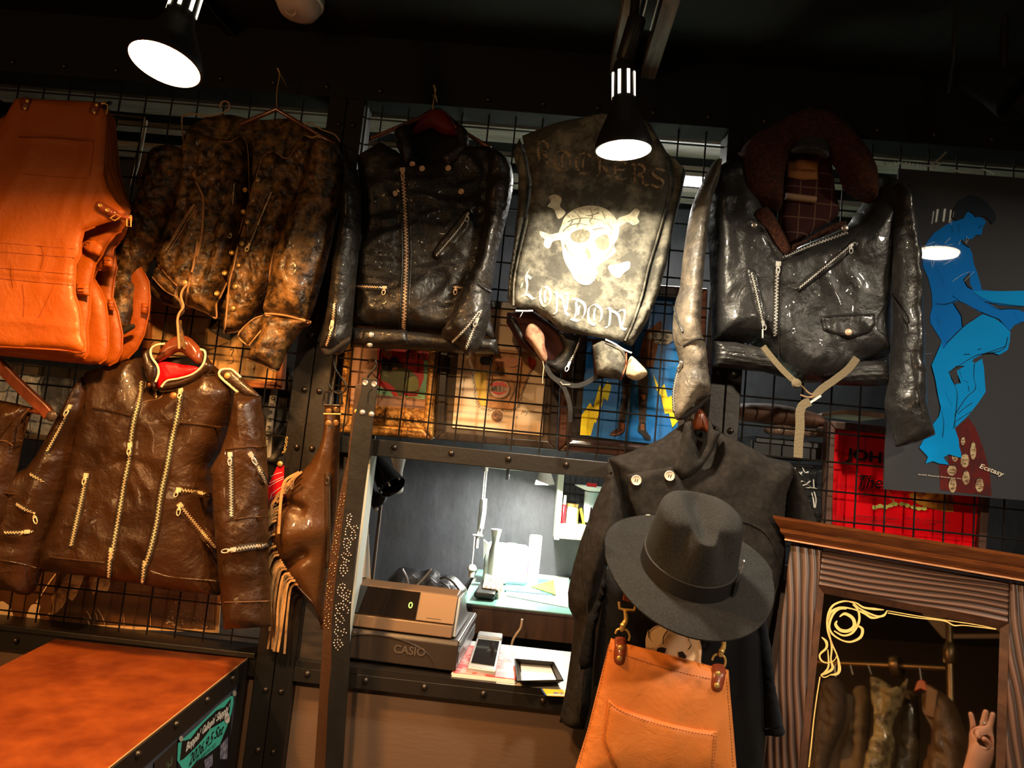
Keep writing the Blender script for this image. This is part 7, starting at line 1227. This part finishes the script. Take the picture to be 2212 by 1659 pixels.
t = thing('flyer', 'dark flyer with green lettering beside the turquoise flyer, bottom edge', 'flyer', SS.at(340, 1650)); MB().prism([SS.at(*q, .001) for q in XF(-220,1560, 190,1170, 170,1659, -220,2000)], -sd*.0008).build('sheet', mat('flyer_brown', (.03, .02, .015), .5), t); nb = MB()
for q in (XF(0,1560, 10,1640), XF(20,1540, 40,1600, 30,1650), XF(60,1500, 90,1560, 60,1620), XF(100,1450, 90,1560)): nib(nb, SS, q, 1.2, 45, .002)
nb.build('print', mat('flyer_green', (.2, .35, .15), .6), t)
# ================================================================ standing mirror with a carved wood frame, and what it reflects
MY, ML_, MR_ = .42, .24, .04; MO = P(1780, 1282, .25)
ax0 = Vector((math.cos(MY), -math.sin(MY), 0)); n0 = Vector((-math.sin(MY), -math.cos(MY), 0)); az0 = Vector((0, 0, 1))*math.cos(ML_)-n0*math.sin(ML_)
MX = (ax0*math.cos(MR_)-az0*math.sin(MR_)).normalized(); MZ = (az0*math.cos(MR_)+ax0*math.sin(MR_)).normalized(); MN = MX.cross(MZ).normalized(); MN = MN if MN.y < 0 else -MN
def mp(x, z, o=0.): return MO+MX*x+MZ*z+MN*o
def mray(x, y, o=0.):          # pixel onto the mirror plane
    v = ray(x, y); p = MO+MN*o; return CAM+v*((p-CAM).dot(MN)/v.dot(MN))
WF = None
def carved(name, c1, c2, stretch):
    m = bpy.data.materials.new(name); m.use_nodes = True; N = m.node_tree.nodes; L = m.node_tree.links; b = N['Principled BSDF']
    tc = N.new('ShaderNodeTexCoord'); mpn = N.new('ShaderNodeMapping'); mpn.inputs['Scale'].default_value = stretch; mpn.inputs['Rotation'].default_value = (0, -.04 if stretch[0] < stretch[2] else .0, 0); L.new(tc.outputs['Object'], mpn.inputs[0])
    wv = N.new('ShaderNodeTexWave'); wv.wave_type = 'BANDS'; wv.bands_direction = 'Z' if stretch[0] < stretch[2] else 'X'; wv.inputs['Scale'].default_value = 1; wv.inputs['Distortion'].default_value = 8; wv.inputs['Detail'].default_value = 2; wv.inputs['Detail Scale'].default_value = .3
    L.new(mpn.outputs[0], wv.inputs[0]); r = N.new('ShaderNodeValToRGB'); r.color_ramp.elements[0].color = (*c1, 1); r.color_ramp.elements[1].color = (*c2, 1); r.color_ramp.elements[0].position = .15; r.color_ramp.elements[1].position = .8  # shading between the ripples put into the colour, dark to light
    L.new(wv.outputs[0], r.inputs[0]); L.new(r.outputs[0], b.inputs['Base Color']); bp = N.new('ShaderNodeBump'); bp.inputs['Strength'].default_value = .9; bp.inputs['Distance'].default_value = .003; L.new(wv.outputs[0], bp.inputs['Height']); L.new(bp.outputs[0], b.inputs['Normal']); b.inputs['Roughness'].default_value = .42
    return m
CV = carved('carved_oak_vertical', (.025, .010, .006), (.12, .052, .028), (22, 1, 9)); CH = carved('carved_oak_horizontal', (.030, .013, .008), (.14, .066, .040), (9, 1, 26))
t = thing('standing_mirror', 'tall mirror in a rippled dark wood frame with moulded cornice and gold line ornament', 'mirror', mp(.2, -1.0))
wi = None; Wm = [s*.001 for s in range(200, 700) if True]; wi = (mray(2160, 1350)-MO).dot(MX)
hL = -1.05; bw = .067
MB().prism([mp(0, .0, .0), mp(wi, .0, .0), mp(wi, hL, .0), mp(0, hL, .0)], -MN*.004).build('mirror_glass', mat('mirror_silver', (.80, .74, .66), .02, metal=1.), t)
MB().prism([mp(-bw-.012, .095, .012), mp(-.012, .095, .012), mp(-.012, hL, .012), mp(-bw-.012, hL, .012)], -MN*.03).build('frame_stile', CV, t, bevel=.004); MB().prism([mp(wi+.012, .095, .012), mp(wi+bw+.03, .095, .012), mp(wi+bw+.03, hL, .012), mp(wi+.012, hL, .012)], -MN*.03).build('frame_stile', CV, t, bevel=.004)
MB().prism([mp(-.0125, .095, .010), mp(wi+.0125, .095, .010), mp(wi+.0125, .012, .010), mp(-.0125, .012, .010)], -MN*.03).build('frame_rail', CH, t, bevel=.004); MB().prism([mp(-.0125, hL+.1, .010), mp(wi+.0125, hL+.1, .010), mp(wi+.0125, hL, .010), mp(-.0125, hL, .010)], -MN*.03).build('frame_rail', CH, t, bevel=.004)
IW = wood('inner_bead_wood', (.06, .025, .014), (.11, .045, .022), 7, (5, 1, 5), .35, .2)
for a, b, c_, d_ in (((-.013, .013), (wi+.013, .013), (wi, 0), (0, 0)), ((-.013, .013), (0, 0), (0, hL), (-.013, hL)), ((wi+.013, .013), (wi+.013, hL), (wi, hL), (wi, 0))):
    MB().prism([mp(*a, .012), mp(*b, .012), mp(*c_, .002), mp(*d_, .002)] if a[1] == b[1] else [mp(*a, .012), mp(*b, .002 if b == (0, 0) else .012), mp(*c_, .002 if b == (0, 0) else .002), mp(*d_, .012 if b == (0, 0) else .002)], -MN*.012).build('inner_bead', IW, t)
# cornice: moulded profile run along the top
prof = [(.0, .096), (.016, .096), (.018, .101), (.02, .103), (.024, .106), (.030, .108), (.036, .112), (.039, .117), (.040, .120), (.044, .122), (.048, .125), (.056, .131), (.062, .136), (.064, .139), (.066, .142), (.0, .142)]
CW = wood('cornice_wood', (.15, .042, .012), (.24, .075, .02), 5, (4, 1, 30), .28, .15, coat=.5); x0_, x1_ = -bw-.012, wi+bw+.03; vs = []
for s_, x_ in ((-1, x0_), (1, x1_)): vs += [mp(x_+s_*o*.6, z, .012+o*.8) for o, z in prof]
n_ = len(prof); MB().add(vs, [tuple(range(n_))[::-1], tuple(range(n_, 2*n_))]+[(i, (i+1) % n_, (i+1) % n_+n_, i+n_) for i in range(n_)]).build('cornice', CW, t)
MB().prism([mp(x0_-.012, .0965, .03), mp(x1_+.012, .0965, .03), mp(x1_+.012, .100, .03), mp(x0_-.012, .100, .03)], -MN*.02).build('cornice_fillet', wood('fillet_pale', (.45, .2, .09), (.55, .27, .13), 5, (4, 1, 30), .3, .1), t)
# gold ornament painted on the glass
GL = mat('gold_paint', (.85, .55, .18), .4, metal=.25)
def orn(px, ws):
    q = catmull([Vector(p) for p in B7(*px)], False, 5); n = len(q); vs = []; wl = []
    for i in range(n):
        f = i/(n-1)*(len(ws)-1); j = min(int(f), len(ws)-2); wl.append(ws[j]+(ws[j+1]-ws[j])*(f-j))
    for i, p in enumerate(q):
        tg = (q[min(i+1, n-1)]-q[max(i-1, 0)]).normalized(); s_ = Vector((-tg.y, tg.x))*(wl[i]/2.969/2*1.55); vs += [mray(*(p-s_), .0012), mray(*(p+s_), .0012)]
    MB().add(vs, [(2*i, 2*i+1, 2*i+3, 2*i+2) for i in range(n-1)]).build('gold_ornament', GL, t)
orn((820,650, 1000,682, 1200,712, 1400,742, 1520,768), [3, 4, 4, 4, 3]); orn((825,665, 1000,695, 1180,715, 1250,745, 1320,745, 1520,770), [4, 4, 5, 5, 4, 4])
orn((820,650, 800,680, 750,685, 650,640, 600,600, 540,590, 470,620, 440,690, 440,780, 470,870, 500,940, 515,1020, 500,1055, 455,1062), [4, 10, 8, 6, 4, 7, 9, 10, 8, 6, 6, 14, 12, 4])
orn((800,645, 740,640, 670,630, 620,600, 560,588), [3, 10, 8, 5, 3]); orn((770,695, 720,695, 670,665, 600,640, 520,630, 460,660, 440,720), [3, 10, 9, 5, 8, 10, 6])
orn((560,640, 510,640, 470,680, 450,750, 470,800, 530,840, 590,850, 650,820, 662,770, 630,745), [3, 10, 10, 8, 8, 6, 8, 12, 12, 5]); orn((515,690, 550,670, 600,700, 610,750, 570,780, 520,775, 490,740, 500,715), [4, 12, 14, 16, 14, 14, 12, 4])
orn((600,610, 635,650, 640,720, 600,790, 540,810, 480,780), [4, 8, 10, 10, 8, 5]); orn((445,780, 465,880, 460,960, 470,1020, 430,1050, 395,1065), [5, 8, 6, 12, 10, 3]); orn((400,820, 430,850, 430,890, 390,930, 395,965, 430,985, 480,970, 500,930), [3, 12, 10, 8, 7, 5, 4, 3]); orn((440,900, 445,1000, 425,1040, 395,1062), [4, 8, 8, 3])
orn((390,1075, 370,1200, 350,1350, 335,1500, 318,1655), [5, 5, 5, 6, 6]); orn((395,1066, 420,1078, 460,1060), [4, 5, 3])
# ---- reflected shop: positions found by following the view off the glass
def RV(x, y, dist):
    v = ray(x, y).normalized(); p = mray(x, y); r = (v-MN*2*v.dot(MN)).normalized(); return p+r*dist
def RVy(x, y, Y):
    v = ray(x, y).normalized(); p = mray(x, y); r = (v-MN*2*v.dot(MN)).normalized(); return p+r*((Y-p.y)/r.y)
R7 = lambda Y, *n: [RVy(*q, Y) for q in B7(*n)]
PIPE = mat('pipe_bronze', (.30, .2, .1), .35, metal=.8); t = thing('clothes_rail', 'bronze pipe clothes rail with flange, seen in the mirror', 'rail', RVy(*B7(1200,1000)[0], -2.5)); YR = -2.5
a, b = R7(YR, 520,990, 1200,1022); MB().tube([a+(a-b)*.6, b], .014, 14).build('pipe', PIPE, t, True); e1, e2 = R7(YR, 1222,900, 1200,1250); up_ = Vector((e1.x, e1.y, 2.45)); MB().tube([Vector((e1.x, e1.y, .0)), up_], .016, 14).build('pipe', PIPE, t, True)
MB().lathe(Vector((e1.x, e1.y, e1.z+.03)), (0, 0, -1), [(.02, 0), (.03, .03), (.028, .09), (.018, .1)], 16).build('pipe_fitting', PIPE, t, True); MB().lathe(Vector((e1.x, e1.y, 2.44)), (0, 0, 1), [(.06, 0), (.06, .012), (.02, .014)], 20).build('flange', PIPE, t, True)
fl_ = R7(YR, 882,1010)[0]; MB().lathe(fl_, (a-b), [(.05, -.02), (.055, 0), (.05, .02), (.02, .03)], 24).build('flange', PIPE, t, True)
def rjacket(px, dY, m, label, nm='leather_jacket', collar=None, hook=None, seed=0, T=.05, hang=HWOOD):
    """a garment on the rail, outlined from its reflection; hangs in a plane parallel to the wall, facing the glass"""
    Y = YR+dY; pts = R7(Y, *px); t = thing(nm, label, 'jacket', sum(pts, Vector())/len(pts), 'garments on the rail in the mirror')
    o = catmull([Vector((p.x, p.z)) for p in pts], True, 4); o = resample(o, .02); ar = sum(o[i].x*o[(i+1) % len(o)].y-o[(i+1) % len(o)].x*o[i].y for i in range(len(o)))
    if ar < 0: o = o[::-1]
    a_, b_ = segs(o, True); A = np.array([tuple(q) for q in o]); lo = A.min(0); hi = A.max(0); g = np.array([(x, z) for x in np.arange(lo[0], hi[0], .016) for z in np.arange(lo[1], hi[1], .016)]); g = g[inside(g, a_, b_)]; g = g[dist_to(g, a_, b_) > .01]
    r = delaunay_2d_cdt([Vector(v) for v in A]+[Vector(v) for v in g], [], [list(range(len(A)))], 1, 1e-6); Q = np.array([tuple(v) for v in r[0]]); D = dist_to(Q, a_, b_); tt = np.clip(D/.05, 0, 1); H = T*np.sqrt(np.clip(1-(1-tt)**2, 0, 1))+np.array([.05*noise.noise((x*18+seed, z*4.5, seed))+.02*noise.noise((x*40+seed, z*30, seed)) for x, z in Q])*tt
    N = len(Q); f = [tuple(k) for k in r[2]]; cnt = {(k[i], k[(i+1) % len(k)]) for k in f for i in range(len(k))}; me = bpy.data.meshes.new('garment_body')
    me.from_pydata([(Q[i, 0], Y+H[i], Q[i, 1]) for i in range(N)]+[(Q[i, 0], Y-.6*T*tt[i]-.001, Q[i, 1]) for i in range(N)], [], f+[tuple(N+i for i in k[::-1]) for k in f]+[(x, N+x, N+y, y) for x, y in cnt if (y, x) not in cnt]); me.update(); ob = link('garment_body', me, m, t, True)
    bm = bmesh.new(); bm.from_mesh(me); bmesh.ops.recalc_face_normals(bm, faces=bm.faces); bm.to_mesh(me); bm.free()
    if collar: MB().prism(R7(Y+T+.01, *collar[0]), (0, -.02, 0)).build('collar', collar[1], t, bevel=.004)
    if hook: MB().tube(catmull(R7(Y+.01, *hook), False, 4), .003, 6).build('hook', STEEL, t, True)
    return t
LB1 = leather('mirror_brown_leather', (.12, .065, .03), .4, (.2, .11, .05), 6, (.4, .7), .5, 100, .1); KH = mat('olive_cloth', (.2, .14, .08), .8, bump=.6, bscale=60, dist=.006); KD = mat('dark_cloth', (.09, .06, .04), .6, bump=.6, bscale=50, dist=.006)
rjacket((400,1130, 470,1080, 530,1110, 560,1220, 540,1400, 440,1659, 420,2100, 100,2100, 330,1659, 370,1400), .16, KD, 'dark brown zip jacket nearest the mirror stile in the reflected rack', hook=(490,1075, 485,1010, 495,995), seed=1)
rjacket((440,1300, 520,1200, 590,1190, 600,1300, 560,1420, 520,1500, 500,1659, 480,2100, 330,2100, 390,1500), .1, KH, 'olive cloth jacket second in the reflected rack', hook=(600,1060, 590,1020, 585,1000), seed=2)
rjacket((600,1180, 640,1130, 700,1160, 720,1300, 700,1500, 690,1659, 680,2100, 480,2100, 510,1659, 570,1450), .05, KH, 'plain khaki coat third in the reflected rack', hook=(720,1060, 705,1020, 700,1000), seed=3)
FILM = mat('clear_film', (.42, .33, .16), .12, bump=1., bscale=40, dist=.008, col2=(.12, .09, .045), cscale=14, coat=1.)
rjacket((715,1130, 745,1075, 800,1100, 880,1150, 950,1085, 940,1160, 900,1290, 850,1400, 870,1500, 840,1659, 800,2100, 660,2100, 680,1659, 740,1400), .12, FILM, 'garment in crinkled clear plastic in the reflected rack', seed=4, T=.07)
rjacket((930,1180, 970,1160, 1010,1200, 1030,1400, 1020,1659, 1000,2100, 800,2100, 850,1659, 900,1400), .0, leather('mirror_glossy_leather', (.10, .07, .035), .3, None, bump=.7, coat=.4), 'glossy leather jacket behind the plastic-wrapped garment in the reflected rack', seed=5)
rjacket((1060,1150, 1080,1120, 1150,1160, 1240,1230, 1290,1330, 1340,1500, 1320,1659, 1300,2100, 1050,2100, 1060,1659, 1110,1450, 1060,1330, 1040,1200), .04, LB1, 'tan-brown leather jacket with large collar, last in the reflected rack', collar=((1070,1120, 1145,1165, 1120,1340, 1055,1320, 1065,1220), leather('mirror_tan_leather', (.24, .12, .05), .4, None, bump=.4)), hook=(1040,1100, 1035,1060, 1030,1020), seed=6, T=.08)
t = thing('coat_hanger', 'red wooden hanger in the last jacket of the reflected rack', 'hanger', R7(YR+.12, 1030,1120)[0]); MB().prism(R7(YR+.13, 990,1170, 1010,1105, 1035,1088, 1065,1105, 1080,1170, 1035,1150), (0, -.015, 0)).build('shoulder_bar', mat('red_hanger', (.5, .06, .015), .3), t, bevel=.003)
# ceiling cassette unit
cz_ = 2.5; a, b = B7(1030,655, 1180,830)
def RVz(x, y, z):
    v = ray(x, y).normalized(); p = mray(x, y); r = (v-MN*2*v.dot(MN)).normalized(); return p+r*((z-p.z)/r.z)
q = [RVz(*c_, 2.52) for c_ in B7(1030,655, 1180,830, 1700,830, 1530,700)]; t = thing('air_conditioner', 'cream ceiling air-conditioner panel seen in the mirror', 'air conditioner', q[0]); ce = sum(q, Vector())/4
MB().prism(q, (0, 0, .04)).build('panel', AL, t, bevel=.006); MB().prism([p.lerp(ce, .42)-Vector((0, 0, .002)) for p in q], (0, 0, .003)).build('grille', mat('grille_dark', (.04, .03, .02), .6), t)
# the photographer's raised hand
HD = 1.25; hpx = lambda x, y, dd=0.: RV(*B7(x, y)[0], HD+dd); SK = mat('skin', (.62, .30, .19), .5, bump=.15, bscale=120); SK.node_tree.nodes['Principled BSDF'].inputs['Subsurface Weight'].default_value = .1
V, E, Rr = [], [], []
def hv(p, r, par=None): V.append(tuple(p)); Rr.append(r); i = len(V)-1; (E.append((par, i)) if par is not None else None); return i
wr = hv(hpx(1425,1570), .027); pm = hv(hpx(1425,1500), .036, wr); pt = hv(hpx(1425,1430), .037, pm); fa = hv(hpx(1390,1659), .033, wr); fa2 = hv(hpx(1340,1850), .042, fa); fa3 = hv(hpx(1300,2150), .047, fa2)
for base, pts_, r_ in (((1375,1405), ((1370,1370), (1360,1325), (1352,1297)), .0085), ((1432,1400), ((1440,1360), (1450,1310), (1458,1284)), .0095), ((1472,1405), ((1485,1365), (1495,1325), (1502,1300)), .009)):
    i = hv(hpx(*base), .0125, pt)
    for k, p in enumerate(pts_): i = hv(hpx(*p), r_*(1, .92, .8)[k], i)
i = hv(hpx(1402,1425, -.008), .011, pt); i = hv(hpx(1400,1440, -.022), .0085, i); i = hv(hpx(1408,1478, -.026), .008, i)       # folded ring finger
i = hv(hpx(1462,1535, -.006), .017, wr); i = hv(hpx(1468,1500, -.018), .0115, i); i = hv(hpx(1450,1476, -.028), .0095, i); hv(hpx(1426,1470, -.031), .0085, i)   # thumb across the palm
me = bpy.data.meshes.new('hand'); me.from_pydata(V, E, []); me.update(); o = bpy.data.objects.new('person', me); COL.objects.link(o); me.materials.append(SK); c_ = Vector(V[0]); me.transform(Matrix.Translation(-c_)); o.location = c_
sk_ = o.modifiers.new('skin', 'SKIN'); me.skin_vertices[0].data[0].use_root = True
for i, r_ in enumerate(Rr): me.skin_vertices[0].data[i].radius = (r_, r_*.72 if i in (1, 2) else r_)
sk_.use_smooth_shade = True; sb = o.modifiers.new('sub', 'SUBSURF'); sb.levels = 2; sb.render_levels = 2
tag(o, 'raised bare hand and forearm with three fingers up, reflected in the mirror', 'person')
rg = MB(); p0_ = hpx(1440,1370); dr_ = (hpx(1450,1310)-hpx(1432,1400)).normalized(); xx = dr_.orthogonal().normalized(); yy = dr_.cross(xx); rg.tube([p0_+xx*.0105*math.cos(k*.628)+yy*.0105*math.sin(k*.628) for k in range(10)], .0014, 6, True); tag(rg.build('finger_ring', STEEL, smooth=True), 'thin silver ring on the raised finger in the mirror', 'ring')
